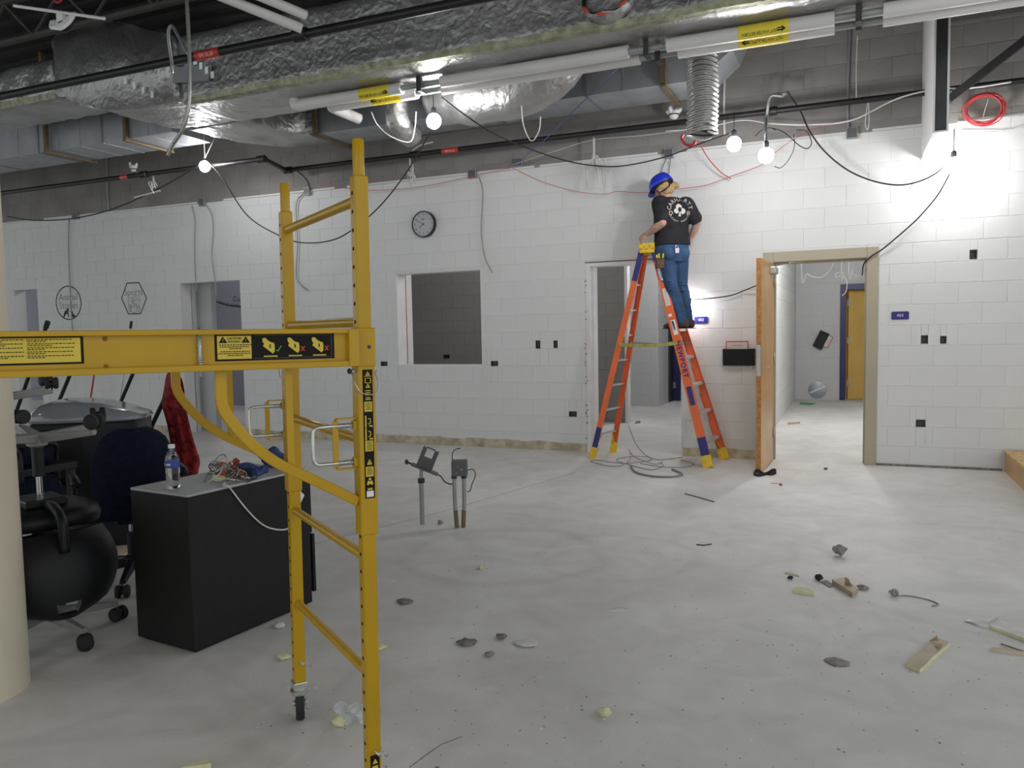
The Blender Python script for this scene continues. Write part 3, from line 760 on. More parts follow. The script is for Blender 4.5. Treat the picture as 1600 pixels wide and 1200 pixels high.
# --- steel joists under the deck
def joist(Y, label):
    t = thing('bar_joist', label, 'joist', (-7, Y, 4.5), group='steel bar joists')
    for z in (4.52, 4.92):
        q = MB(); q.box(-14, 4.4, Y-.03, Y+.03, z, z+.035); q.build('chord', 'joist', t, world=True)
    q = MB(); x = -14; k = 0
    while x < 4.2:
        q.beam((x, Y, 4.54 if k % 2 else 4.92), (x+.42, Y, 4.92 if k % 2 else 4.54), .022, .022); x += .42; k += 1
    q.build('web', 'joist', t, world=True)
joist(5.66, 'steel bar joist just in front of the foil tee, under the dark deck')
joist(7.36, 'steel bar joist nearest the block wall, under the dark deck')
joist(4.0, 'steel bar joist nearest the camera, under the dark deck')
for k, (a, c) in enumerate(((atY(340, -8, 4.55), atY(472, 45, 4.95)), (atY(402, -8, 4.65), atY(478, 24, 4.98)))):
    q = MB(); d = (c-a); q.tube([a-d*1.2, c], .036, 14)
    tag(q.build('vent_pipe', 'jacket', smooth='auto'), ('cream pipe slanting at the top edge, the left one of two', 'cream pipe slanting at the top edge, the right one of two')[k], 'pipe', 'slanting cream pipes')

# --- drywall bulkhead stub at the right
zB = 3.05
fl_, fr_ = atZ(1457, 205, zB), atZ(1482, 203, zB)
bx0, bx1, by = fl_.x, fr_.x, fl_.y
T = thing('bulkhead', 'cut-off drywall bulkhead with dark open end above the brightest bulb', 'bulkhead', ((bx0+bx1)/2, (by+YW)/2, zB))
b = MB(); b.box(bx0, bx0+.016, by, YW, zB, 4.98); b.build('drywall_sheet', 'paint', T, world=True)
b = MB(); b.box(bx1-.016, bx1, by, YW, zB, 4.98); b.build('drywall_sheet', 'paint', T, world=True)
b = MB(); b.box(bx0, bx1, by, YW, zB-.014, zB); b.build('drywall_bottom', 'paint', T, world=True)
b = MB(); b.box(bx0+.016, bx1-.016, by+.01, by+.05, zB, 4.98); b.build('steel_stud', 'dark_steel', T, world=True)
b = MB(); a, c = atY(1482, 156, 8.40), atY(1600, 64, 8.40); d = c-a
b.beam(a, c+d*.8, .07, .07, (0, 1, 0)); o = b.build('diagonal_brace', 'dark_steel'); tag(o, 'dark diagonal angle brace right of the bulkhead', 'brace')
b = MB(); b.box(.80, 4.2, 8.55, 8.75, 4.30, 4.33); o = b.build('steel_ledger', 'joist'); tag(o, 'flat steel ledger across the upper blocks at far right', 'beam')

# --- work lights
def lamp(p, label, r=.05, sock='plastic_black', cord_up=.12, grp='string work lights'):
    t = thing('work_light', label, 'light bulb', p, group=grp)
    q = MB(); q.ball((0, 0, 0), r, r, r*1.05, 16, 12); q.build('bulb', 'bulb', t, smooth=True)
    q = MB(); q.lathe([(.018, r*.9), (.024, r*.95), (.024, r+.05), (.010, r+.062)], 14); q.build('socket', sock, t, smooth='auto')
    q = MB(); q.tube([(0, 0, r+.06), (0, 0, r+.06+cord_up)], .004, 6); q.build('cord', 'wire_black', t, smooth=True)
    return t
BL = {1: atY(320, 260, 7.62), 2: Vector((-3.60, 6.60, 3.41)), 3: atY(1147, 225, 7.40), 4: atY(1197, 243, 7.36), 5: atY(1490, 258, 8.40), 6: atY(1077, 480, 8.70)}
lamp(BL[1], 'glowing bare bulb hung on strings at far left', .066, cord_up=.25)
lamp(BL[2], 'glowing bare bulb under the white pipes near the scaffold', .068)
lamp(BL[3], 'glowing bare bulb right of the foil hose, left of a pair', .064, cord_up=.16)
lamp(BL[4], 'glowing bare bulb right of the foil hose, right of a pair', .066, cord_up=.2)
lamp(BL[5], 'brightest glowing bulb close to the wall below the bulkhead', .070, cord_up=.2)
lamp(BL[6], 'small glowing bulb on the wall behind the worker\'s leg', .042, cord_up=.08)
lamp(Vector((-.15, 11.3, 3.15)), 'added unseen bulb lighting the corridor beyond door 403', .17, cord_up=1.6, grp='added bulbs in the back rooms')  # oversized bulb added above the door head to brighten the corridor
lamp(Vector((-2.3, 12.6, 3.05)), 'added unseen bulb lighting the room beyond door 402', .13, cord_up=2.0, grp='added bulbs in the back rooms')  # added out of sight so the room behind the doorway reads lit
# fill bulbs added out of view: back rooms, then behind and beside the camera
lamp(Vector((-4.6, 10.2, 3.2)), 'added unseen bulb lighting the room beyond the pass-through window', .09, cord_up=1.65, grp='added bulbs in the back rooms')  # added to brighten the taupe partition, hidden above the opening
lamp(Vector((-10.2, 10.7, 3.15)), 'added unseen bulb lighting the classroom beyond the left doorway', .10, cord_up=1.75, grp='added bulbs in the back rooms')  # added to lift the blue-grey back wall, hidden above the doorway
for P_, w_, r_ in (((2.6, 4.9, 3.45), 'to the right of the view', .095), ((2.8, .6, 3.5), 'behind the camera on the right', .088), ((-1.2, -2.2, 3.6), 'straight behind the camera', .075), ((-7.0, .5, 3.6), 'far left of the camera, beyond the column', .062)):
    lamp(Vector(P_), 'added fill bulb '+w_, r_, cord_up=5.0-P_[2]-r_-.06, grp='added fill bulbs out of view')  # added fill for foreground and walls, each radius sets its brightness
# ================================================================== things on the wall
WM = lambda X, z, d=0.0: basis((X, YW-d, z), (1, 0, 0), (0, 0, 1))      # frame on the wall face, z axis towards the room
# clock
T = thing('wall_clock', 'round black-rimmed wall clock showing ten to eight', 'clock', (-4.945, YW, 2.635))
cz = 2.797; M_ = WM(-4.945, cz)
b = MB(); b.lathe([(.163, 0), (.165, .05), (.160, .058), (.150, .058), (.150, .046), (.0, .046)], 48, M_); b.build('case', 'clock_rim', T, world=True, smooth='auto')
b = MB(); b.lathe([(.149, .046), (.149, .0475), (0.001, .0475)], 48, M_); b.build('dial', 'clock_face', T, world=True)
b = MB()
for h in range(1, 13):
    a = R(90-30*h); tv, tf = text_mesh(str(h), .036, M_ @ Matrix.Translation((.122*math.cos(a), .122*math.sin(a), .048)), .0004); b.add(tv, tf)
b.build('numerals', 'ink', T, world=True)
b = MB(); b.obox(M_ @ Vector((0, .062, .048)), (.022, 0, 0), (0, .0004, 0), (0, 0, .004)); b.build('dial_mark', 'ink', T, world=True)
for nm, ang, L, w in (('hour_hand', 235, .075, .005), ('minute_hand', 300, .115, .004)):
    a = R(90-ang); d = Vector((math.cos(a), math.sin(a), 0)); b = MB(); b.beam(M_ @ (d*-.02+Vector((0, 0, .0505))), M_ @ (d*L+Vector((0, 0, .0505))), w, .001, (0, 1, 0)); b.build(nm, 'ink', T, world=True)
b = MB(); b.lathe([(.008, .046), (.008, .054)], 12, M_); b.build('hub', 'ink', T, world=True)
b = MB(); b.lathe([(.150, .0552), (.150, .0560)], 48, M_)

def rounded(w, h, r, n=5):
    P = []
    for cx, cy, a0 in ((w/2-r, h/2-r, 0), (-w/2+r, h/2-r, 90), (-w/2+r, -h/2+r, 180), (w/2-r, -h/2+r, 270)):
        for k in range(n+1): a = R(a0+90*k/n); P.append((cx+r*math.cos(a), cy+r*math.sin(a)))
    return P
for num, X, z, w, h, lab in (('402', -1.511, 1.520, .148, .075, 'small blue room plate reading 402 beside the ladder'), ('403', .453, 1.521, .158, .080, 'small navy room plate reading 403 right of the beige frame')):
    T = thing('room_sign', lab, 'sign', (X, YW, z-h/2), group='room number plates')
    b = MB(); b.prism(rounded(w, h, .012), (X, YW, z), (1, 0, 0), (0, 0, 1), (0, -.007, 0)); b.build('plate', 'sign_blue', T, world=True)
    b = MB(); tv, tf = text_mesh(num, .040, WM(X, z, .0075), .0004, space=1.05); b.add(tv, tf); b.build('lettering', 'white_print', T, world=True)

# wall pockets for papers
def pocket(name, label, M, s=1.0, text=True):
    t = thing(name, label, 'wall pocket', M.translation+Vector((0, 0, -.09*s)), group='black wall pockets')
    q = MB(); w = .165*s
    q.prism([(0, -.09*s), (.05*s, -.09*s), (.075*s, .09*s), (.066*s, .09*s), (.042*s, -.08*s), (.006, -.08*s), (.006, .09*s), (0, .09*s)], M @ Vector((-w, 0, 0)), M.to_3x3() @ Vector((0, 0, 1)), M.to_3x3() @ Vector((0, 1, 0)), M.to_3x3() @ Vector((2*w, 0, 0)))
    for sx in (-w, w-.005):
        q.prism([(0, -.09*s), (.05*s, -.09*s), (.075*s, .09*s), (0, .09*s)], M @ Vector((sx, 0, 0)), M.to_3x3() @ Vector((0, 0, 1)), M.to_3x3() @ Vector((0, 1, 0)), M.to_3x3() @ Vector((.005, 0, 0)))
    q.build('pocket_body', 'plastic_black', t, world=True)
    q = MB(); q.obox(M @ Vector((-.02*s, .06*s, .03*s)), M.to_3x3() @ Vector((.118*s, 0, 0)), M.to_3x3() @ Vector((0, .115*s, 0)), M.to_3x3() @ Vector((0, 0, .002))); ph = q.build('red_folder', 'wire_red', t, world=True)
    q = MB(); q.obox(M @ Vector((-.02*s, .055*s, .0335*s)), M.to_3x3() @ Vector((.108*s, 0, 0)), M.to_3x3() @ Vector((0, .108*s, 0)), M.to_3x3() @ Vector((0, 0, .001))); pp = q.build('sheet', 'paper', ph, world=True)
    q = MB()
    for k in range(9):
        q.obox(M @ Vector((-.065*s+.0125*k*s, .128*s, .0352*s)), M.to_3x3() @ Vector((.0045*s, 0, 0)), M.to_3x3() @ Vector((0, .004*s, 0)), M.to_3x3() @ Vector((0, 0, .0003)))
    pr = q.build('print', 'wire_grey', ph, world=True); pr['kind'] = 'stuff'
    return t
pocket('paper_pocket', 'black wall pocket with a red-edged sheet between ladder and open door', WM(-1.103, 1.11))
c = atY(1283, 531, 16.19); pocket('paper_pocket', 'black wall pocket hanging crooked on the corridor end wall', basis(c, (-.42, 0, -.9), (.9, 0, -.42)), 1.0)
c = atY(1277, 609, 16.19)
T = thing('round_cover', 'round grey cover plate low on the corridor end wall', 'cover', (c.x, 16.2, c.z-.17))
M2 = basis((c.x, 16.2, c.z), (1, 0, 0), (0, 0, 1)); b = MB(); b.lathe([(.165, 0), (.165, .012), (.15, .02)], 36, M2); b.build('disc', 'galv', T, world=True, smooth='auto')
b = MB(); b.beam(M2 @ Vector((-.13, -.06, .024)), M2 @ Vector((.14, .07, .024)), .035, .008, (0, 1, 0)); b.build('bar', 'alu', T, world=True)

# outlet and switch boxes left open in the wall
OL = ['empty outlet box just left of the pass-through window', 'empty outlet box just right of the pass-through window', 'empty switch box left of doorway 402, the left one of two', 'empty switch box left of doorway 402, the right one of two',
      'empty outlet box low beside doorway 402', 'empty box high on the blocks right of doorway 403', 'empty switch box right of doorway 403, the left one of two', 'empty switch box right of doorway 403, the right one of two', 'empty outlet box low right of doorway 403']
for (x0, x1, z0, z1), lab in zip(SMALL, OL):
    T = thing('outlet_box', lab, 'outlet box', ((x0+x1)/2, YW, z0), group='open electrical boxes'); g = .003
    b = MB(); b.box(x0+g, x0+g+.002, YW-.002, YW+.05, z0+g, z1-g); b.box(x1-g-.002, x1-g, YW-.002, YW+.05, z0+g, z1-g); b.box(x0+g, x1-g, YW-.002, YW+.05, z0+g, z0+g+.002); b.box(x0+g, x1-g, YW-.002, YW+.05, z1-g-.002, z1-g); b.box(x0+g, x1-g, YW+.048, YW+.05, z0+g, z1-g)
    b.build('steel_box', 'jbox', T, world=True)
    b = MB(); cx = (x0+x1)/2
    b.tube(spline([(cx, YW+.046, z1-.015), (cx+.01, YW+.02, (z0+z1)/2+.01), (cx-.012, YW+.015, (z0+z1)/2), (cx+.006, YW+.03, z0+.012)], 4), .0022, 5); b.build('wire_tail', 'wire_grey', T, world=True)
c = atY(698, 557, 11.65); b = MB(); b.box(c.x-.055, c.x+.055, 11.642, 11.652, c.z-.03, c.z+.03); o = b.build('outlet_box', 'hole'); tag(o, 'dark outlet hole on the wall seen through the pass-through window', 'outlet box', 'open electrical boxes')

# vinyl lettering on the far left wall
def ring(q, M, pts, w, closed=True, d=.002):
    n = len(pts)
    for i in range(n if closed else n-1):
        a, c_ = pts[i], pts[(i+1) % n]; q.beam(M @ Vector((a[0], a[1], d/2)), M @ Vector((c_[0], c_[1], d/2)), w, d, (0, -1, 0))
T = thing('wall_decal', 'oval black wall decal lettered Animal Stories', 'wall decal', (-11.49, YW, 1.75))
M3 = WM(-11.49, 2.015); b = MB(); ring(b, M3, [(.285*math.cos(i*.1309), .265*math.sin(i*.1309)) for i in range(48)], .018); b.build('oval_line', 'ink', T, world=True)
for wd_, z in (('Animal', .09), ('Stories', -.045)):
    b = MB(); tv, tf = text_mesh(wd_, .155, M3 @ Matrix.Translation((0, z, .001)), .0006, space=1.0); b.add(tv, tf); b.build('lettering', 'wire_grey', T, world=True)
b = MB(); b.prism([(-.14, -.235), (-.115, -.16), (-.09, -.125), (-.05, -.11), (-.035, -.085), (-.005, -.09), (0, -.12), (-.015, -.15), (-.01, -.20), (0, -.225), (-.025, -.225), (-.035, -.18), (-.06, -.175), (-.085, -.19), (-.115, -.24)], M3 @ Vector((0, 0, 0)), (1, 0, 0), (0, 0, 1), (0, -.002, 0)); b.build('animal_figure', 'ink', T, world=True)
b = MB(); b.prism([(.03, -.10), (.06, -.095), (.075, -.13), (.09, -.17), (.13, -.205), (.14, -.225), (.09, -.235), (.06, -.225), (.055, -.17), (.04, -.13)], M3 @ Vector((0, 0, 0)), (1, 0, 0), (0, 0, 1), (0, -.002, 0)); b.build('animal_figure', 'ink', T, world=True)
T = thing('wall_decal', 'hexagonal black wall decal lettered Sports', 'wall decal', (-10.05, YW, 1.79))
M4 = WM(-10.05, 2.04); hx = []
for q_ in ((198.5, 442.5), (217, 441.5), (229, 465.6), (220, 490), (200.6, 490.5), (190, 466)):
    p_ = atY(*q_, YW); hx.append((p_.x+10.05, p_.z-2.04))
b = MB(); ring(b, M4, hx, .016); b.build('hexagon_line', 'ink', T, world=True)
b = MB(); tv, tf = text_mesh('Sports', .15, M4 @ Matrix.Translation((-.005, .09, .001)), .0006); b.add(tv, tf); b.build('lettering', 'wire_grey', T, world=True)
for (cx, cy, rx, ry) in ((-.055, -.055, .07, .075), (.05, -.04, .075, .085), (-.01, -.15, .065, .075), (-.095, -.15, .03, .06), (.09, -.16, .035, .05)):
    b = MB(); ring(b, M4, [(cx+rx*math.cos(i*.35), cy+ry*math.sin(i*.35)) for i in range(18)], .006); ring(b, M4, [(cx-rx*.9, cy), (cx, cy+ry*.25), (cx+rx*.9, cy)], .005, False); ring(b, M4, [(cx, cy-ry*.9), (cx+rx*.25, cy), (cx, cy+ry*.9)], .005, False); b.build('ball_outline', 'wire_grey', T, world=True)
T = thing('wall_lettering', 'dark lettering on the blue-grey wall inside the left doorway', 'wall decal', (-11.0, 12.6, 2.2))
for txt, px, py, sz, tilt in (('Com', 373, 468, .16, -6), ('Fun as anothers', 362, 476, .105, -10)):
    p_ = atY(px, py, 12.599); b = MB(); tv, tf = text_mesh(txt, sz, basis(p_, (1, 0, math.tan(R(tilt))), (0, 0, 1)), .0008); b.add(tv, tf); b.build('lettering', 'ink', T, world=True)
b = MB(); b.tube(spline([atY(317, 464, 12.59), atY(335, 470, 12.59), atY(355, 477, 12.59), atY(376, 479, 12.59)], 6), .010, 5); b.build('swash_line', 'ink', T, world=True)

# conduit boxes on the edge of the paint, with their tails
def jbox(px, py, w, h, label, Y=YW, m='conduit'):
    p_ = atY(px, py, Y-.03); t = thing('junction_box', label, 'junction box', (p_.x, Y, p_.z-h/2), group='surface junction boxes')
    q = MB(); q.box(p_.x-w/2, p_.x+w/2, Y-.05, Y, p_.z-h/2, p_.z+h/2); q.build('box', m, t, world=True, bevel=.003)
    q = MB(); q.box(p_.x-w/2+.008, p_.x+w/2-.008, Y-.054, Y-.05, p_.z-h/2+.008, p_.z+h/2-.008); q.build('cover', 'jbox', t, world=True)
    return t
for a in ((1331, 208, .105, .11, 'grey junction box on the paint line below a conduit, right of the bulb pair'), (1045, 240, .10, .10, 'grey junction box straight above the worker\'s helmet'), (808, 254, .14, .10, 'pale junction box under the black pipe near the wire bundle'),
          (480, 299, .09, .10, 'rusty junction box between the two scaffold posts'), (738, 272, .11, .10, 'grey junction box right of the clock on the paint line'), (316, 316, .10, .11, 'junction box above the left doorway'), (118, 338, .12, .10, 'junction box above the Animal Stories decal')): jbox(*a)
yv = YW-.03
def wc(name, pts, r, m, label, Y=yv, **k): return cable(name, [atY(*q[:2], q[2] if len(q) > 2 else Y) for q in pts], r, m, label, **k)
wc('hanging_cable', [(300, 322), (305, 345), (304, 380), (305, 420), (307, 455, YW-.06)], .008, 'wire_mid', 'grey cable hanging over the left doorway, left of a pair', group='cut cables on the wall')
wc('hanging_cable', [(322, 320), (331, 335), (333, 360), (331, 400), (335, 430), (338, 462, YW-.06)], .008, 'wire_mid', 'grey cable hanging over the left doorway, right of a pair', group='cut cables on the wall')
wc('hanging_cable', [(108, 343), (107, 380), (109, 440), (112, 500), (118, 560)], .009, 'wire_mid', 'grey cable running down past the Animal Stories decal', group='cut cables on the wall')
wc('hanging_cable', [(474, 302), (463, 320), (465, 380), (463, 430), (470, 445), (481, 453)], .008, 'wire_mid', 'grey cable curling down between the scaffold posts', group='cut cables on the wall')
wc('hanging_cable', [(748, 275), (754, 300), (752, 360), (757, 400), (769, 426)], .008, 'wire_mid', 'dark cable hanging right of the clock', group='cut cables on the wall')
wc('hanging_cable', [(1042, 246), (1034, 265), (1034, 278)], .004, 'wire_black', 'thin black wire tail above the helmet, left one', group='cut cables on the wall')
wc('hanging_cable', [(1048, 246), (1046, 262), (1044, 280)], .004, 'wire_black', 'thin black wire tail above the helmet, right one', group='cut cables on the wall')
def conduit(name, pts, r, label, Y=YW-.02, m='conduit'):
    q = MB(); q.tube(spline([atY(*p_, Y) for p_ in pts], 5) if len(pts) > 2 else [atY(*p_, Y) for p_ in pts], r, 8); tag(q.build(name, m, smooth='auto'), label, 'conduit', 'wall conduits')
conduit('conduit', [(1328, 40), (1324, 160), (1326, 205)], .013, 'grey conduit running down the bare blocks to a junction box')
conduit('conduit', [(166, 235), (168, 300), (170, 330)], .012, 'thin pale conduit on the bare blocks above the two decals')
conduit('conduit', [(463, 268), (478, 282), (482, 296)], .012, 'short bent conduit above the rusty junction box')
conduit('conduit', [(1132, 125), (1131, 170), (1132, 212)], .012, 'pale conduit on the bare blocks right of the foil hose', m='trimwhite')
wc('strap_wire', [(1340, 50), (1338, 100), (1338, 160)], .004, 'wire_white', 'thin hanger wire beside the grey conduit', Y=8.47)
wc('wire_loop', [(1357, 158), (1358, 190), (1355, 203), (1352, 190), (1356, 160)], .004, 'wire_white', 'thin pale wire loop over the black pipe', Y=8.5)

# pale and red data cables slung along the wall
wc('data_cable', [(1200, 193, 8.5), (1260, 195), (1330, 188), (1400, 155, 8.44), (1460, 140, 8.43), (1520, 137, 8.43), (1580, 128, 8.43)], .008, 'wire_white', 'white cable lifting from the bulb pair towards the bulkhead', Y=8.55)
wc('data_cable', [(1040, 205), (1100, 200), (1158, 188), (1200, 193)], .005, 'wire_white', 'white cable draped over the foil hose end', Y=8.5)
wc('pull_string', [(800, 262), (850, 285), (905, 300), (945, 303), (965, 299), (1000, 301), (1045, 297), (1100, 290), (1140, 276), (1180, 262), (1195, 255)], .0035, 'wire_pink', 'thin red string sagging behind the worker\'s head', Y=8.66)
wc('pull_string', [(1090, 218, 8.4), (1105, 245, 8.5), (1125, 268, 8.6), (1142, 279)], .006, 'wire_red', 'red wire dropping from the foil hose to the wall', Y=8.66)
wc('pull_string', [(500, 288), (570, 297), (650, 293), (740, 275), (800, 262)], .0035, 'wire_pink', 'thin red string along the paint line behind the scaffold', Y=8.68)
wc('pull_string', [(1195, 250), (1240, 218), (1290, 195), (1320, 190)], .003, 'wire_pink', 'thin red string rising right of the bulb pair', Y=8.66)
wc('blue_string', [(805, 257, 8.70), (855, 215, 8.0), (935, 135, 7.2), (978, 96, 6.47)], .004, 'wire_blue', 'thin blue string slanting up to the white pipes')
wc('data_cable', [(800, 258), (880, 232), (930, 218), (1000, 212), (1075, 203)], .003, 'wire_white', 'thin white wire over the wire bundle', Y=8.6)
wc('data_cable', [(1500, 206), (1540, 206), (1570, 205), (1600, 197)], .004, 'wire_white', 'thin pale wire on the painted blocks right of the bright bulb', Y=8.74)
# red coils
def coil(c, rx, rz, n, r, m, label, nm='wire_coil', sp=.02):
    t = thing(nm, label, 'wire coil', c-Vector((0, 0, rz+sp)), group='red wire coils')
    for k in range(n):
        q = MB(); ox, oz = random.uniform(-sp, sp), random.uniform(-sp, sp); kx, kz = rx*random.uniform(.9, 1.05), rz*random.uniform(.9, 1.05)
        q.tube([c+Vector((ox+kx*math.cos(a), random.uniform(-.004, .004)-k*.006, oz+kz*math.sin(a))) for a in [i*2*math.pi/28 for i in range(28)]], r, 5, closed=True); q.build('loop', m, t, world=True, smooth=True)
coil(atY(1537, 172, 8.70), .165, .135, 8, .005, 'wire_red', 'bundle of red cable coiled on the wall at far right')
b = MB(); b.tube([atY(1544, 155, 8.69), atY(1535, 186, 8.69)], .004, 5); tag(b.build('hanging_tie', 'wire_white'), 'pale tie holding the red cable coil', 'cable tie')
b = MB(); b.tube(spline([atY(1068, 208, 6.9), atY(1065, 216, 6.9), atY(1071, 225, 6.9), (atY(1082, 227, 6.9)), atY(1087, 219, 6.9)], 6), [.004]+[.012]*23+[.004], 7); tag(b.build('red_clip', 'wire_red', smooth=True), 'bright red hooked strap under the foil hose', 'strap')
coil(atY(92, -8, 5.0), .07, .07, 4, .004, 'wire_red', 'red wire loops hanging at the top left edge', sp=.01)
# bunches of cut white wires
def bunch(root, down, spread, n, L, label, seed):
    random.seed(seed); t = thing('wire_bunch', label, 'wire bundle', (root.x, root.y, root.z-L), group='bunches of cut wires')
    for k in range(n):
        a = random.uniform(0, 6.28); s = spread*random.uniform(.3, 1); q = MB()
        e = root+Vector((math.cos(a)*s, -abs(math.sin(a))*s*.6, -down*random.uniform(.25, 1.0)))
        m1 = root+Vector((random.uniform(-.02, .02), -.02, -down*.35)); m2 = (m1+e)/2+Vector((math.cos(a)*s*.3, -.02, .05))
        q.tube(spline([root, m1, m2, e], 5), .005, 5); q.build('strand', 'wire_white', t, world=True, smooth=True)
    q = MB(); q.tube(spline([root+Vector((0, 0, .12)), root, root+Vector((.01, -.02, -down*.6)), root+Vector((-.02, -.03, -down))], 6), .012, 7); q.build('sheath', 'wire_white', t, world=True, smooth=True)
    return t
bunch(atY(928, 232, 8.62), .45, .22, 22, .5, 'shaggy bunch of cut white wires on the wall left of the worker', 4)
bunch(atY(240, 285, 7.9), .10, .08, 9, .12, 'small tuft of cut white wires on the left stretch of pipe', 6)
bunch(atY(645, 270, 8.6), .12, .08, 8, .14, 'small tuft of cut white wires above the clock', 9)
b = MB(); b.beam(atY(210, 309, 7.9), atY(250, 298, 7.9), .03, .012); b.beam(atY(232, 285, 7.85), atY(240, 302, 7.85), .012, .012); tag(b.build('fixture_bracket', 'trimwhite'), 'white sloping fixture bracket under the left pipe', 'bracket')
wc('white_cable', [(676, 222, 8.3), (655, 228, 8.4), (642, 240, 8.5), (641, 260, 8.6), (645, 275, 8.66), (643, 285, 8.66)], .010, 'wire_white', 'white cable looping from the bulb to the wall above the clock')
# black cord of the work lights
yc = 8.55
wc('light_cord', [(10, 338), (50, 344), (110, 342), (175, 327), (245, 296), (300, 265, 7.7), (318, 250, 7.62)], .008, 'wire_black', 'black light cord sagging from the column to the far left bulb', Y=7.9, group='work light cords')
wc('light_cord', [(322, 250, 7.62), (345, 275), (385, 335), (430, 365), (470, 379), (520, 375), (560, 352), (600, 315), (640, 262, 7.3), (672, 205, 6.7), (680, 178, 6.6)], .007, 'wire_black', 'black light cord sagging behind the scaffold posts', Y=7.7, group='work light cords')
wc('light_cord', [(690, 152, 6.5), (720, 175, 6.55), (765, 205, 6.75), (815, 228, 7.5), (880, 250), (930, 259), (975, 259), (1040, 245), (1100, 222, 8.1), (1145, 207, 7.40)], .007, 'wire_black', 'black light cord sagging left of the worker\'s helmet', Y=8.45, group='work light cords')
wc('light_cord', [(1230, 143, 8.3), (1250, 172), (1265, 205), (1290, 238), (1325, 266), (1365, 283), (1405, 289), (1440, 282), (1470, 265, 8.45), (1488, 241, 8.40)], .008, 'wire_black', 'black light cord swagging from the grey hook to the brightest bulb', Y=8.5, group='work light cords')
wc('light_cord', [(1486, 268, 8.44), (1465, 305, 8.6), (1440, 335), (1425, 350), (1400, 372), (1378, 390, 8.72), (1362, 400, 8.73), (1350, 412, 8.75), (1347, 430, 8.95)], .007, 'wire_black', 'black light cord running down to the corner of the beige frame', Y=8.68, group='work light cords')
wc('light_cord', [(1078, 467, 8.70), (1100, 467), (1140, 462), (1165, 453), (1195, 441, 8.6)], .006, 'wire_black', 'black light cord from the small bulb to the open door', Y=8.72, group='work light cords')
wc('light_cord', [(1226, 146, 8.3), (1222, 150), (1205, 150), (1200, 165), (1198, 185), (1196, 200, 8.0), (1197, 219, 7.36)], .016, 'bare_pipe', 'thick grey-black hook of cable over the pipe above the bulb pair', Y=8.36, group='work light cords')
wc('light_cord', [(1206, 200), (1222, 205), (1235, 215), (1250, 228), (1262, 232), (1268, 222), (1260, 205), (1245, 203)], .005, 'wire_black', 'black cord loop just right of the bulb pair', Y=8.45, group='work light cords')
wc('light_cord', [(1240, 210), (1241, 230), (1232, 250), (1220, 262), (1210, 260)], .004, 'wire_black', 'thin dark wire drooping right of the bulb pair', Y=8.5, group='work light cords')
for k, q_ in enumerate(((1197, 200, 1180, 213), (1198, 200, 1212, 204), (1198, 200, 1197, 238))):
    wc('wire_tail', [(q_[0], q_[1]), ((q_[0]+q_[2])/2, (q_[1]+q_[3])/2-2), (q_[2], q_[3])], .004, 'wire_black', ['black wire tail pointing left from the grey hook', 'black wire tail pointing right from the grey hook', 'black wire tail pointing down from the grey hook'][k], Y=8.33)
for k, q_ in enumerate(((318, 190), (345, 195))):
    wc('hanging_string', [(q_[0], q_[1], 7.0), (320, 248, 7.62)], .003, 'wire_white', ['thin pale string holding the far left bulb, left one', 'thin pale string holding the far left bulb, right one'][k])
wc('hanging_string', [(1442, 240, 8.6), (1432, 270), (1422, 295)], .004, 'wire_grey', 'thin wire dangling below the bulkhead, left one', Y=8.66)
wc('hanging_string', [(1436, 245, 8.6), (1440, 270), (1446, 290)], .004, 'wire_grey', 'thin wire dangling below the bulkhead, right one', Y=8.66)
wc('white_cable', [(580, 175, 6.6), (590, 195, 6.7), (610, 213, 6.7), (640, 222, 6.75), (648, 200, 6.75), (650, 175, 6.6)], .006, 'wire_white', 'thin white cable loop below the pipe ends')
wc('white_cable', [(815, 165, 6.9), (818, 195, 6.9), (830, 220, 6.9), (842, 205, 6.9), (845, 182, 6.9)], .006, 'wire_white', 'white cable loop hanging below the round foil duct')
# cables inside the corridor
for k, pts in enumerate(([(1252, 411), (1262, 428), (1280, 434), (1295, 425), (1306, 405)], [(1315, 405), (1318, 425), (1308, 434), (1306, 428), (1315, 427), (1323, 440), (1322, 455), (1316, 462)], [(1326, 405), (1332, 420), (1333, 428), (1340, 433)])):
    cable('corridor_cable', [Vector((atY(*pts[0], 10.2).x, 10.2, 4.99))]+[atY(*q_, 10.2) for q_ in pts], .006, 'wire_white', ['white cable sagging across the corridor doorway top', 'white cable curling down inside the corridor', 'short white cable end inside the corridor'][k], group='corridor cables')
# armoured cable and bent conduit hanging at top left
AC = [atY(291, -40, 4.6), atY(292, 0, 4.6), atY(296, 90, 4.6), atY(295, 160, 4.6), atY(286, 200, 4.6), atY(270, 226, 4.6), atY(262, 243, 4.6)]
S_ = spline(AC, 26); b = MB(); b.tube(S_, [.0135+.002*(i % 2) for i in range(len(S_))], 10)
tag(b.build('armored_cable', 'armored', smooth=True), 'ribbed metal armoured cable hanging down at top left', 'cable')
b = MB(); b.tube(spline([atY(295, 86, 4.62), atY(278, 55, 4.7), atY(268, 40, 4.75), atY(263, 55, 4.8), atY(268, 95, 4.9), atY(270, 112, 5.14)], 8), .013, 8)
tag(b.build('bent_conduit', 'conduit', smooth=True), 'hook-shaped grey conduit beside the armoured cable', 'conduit')
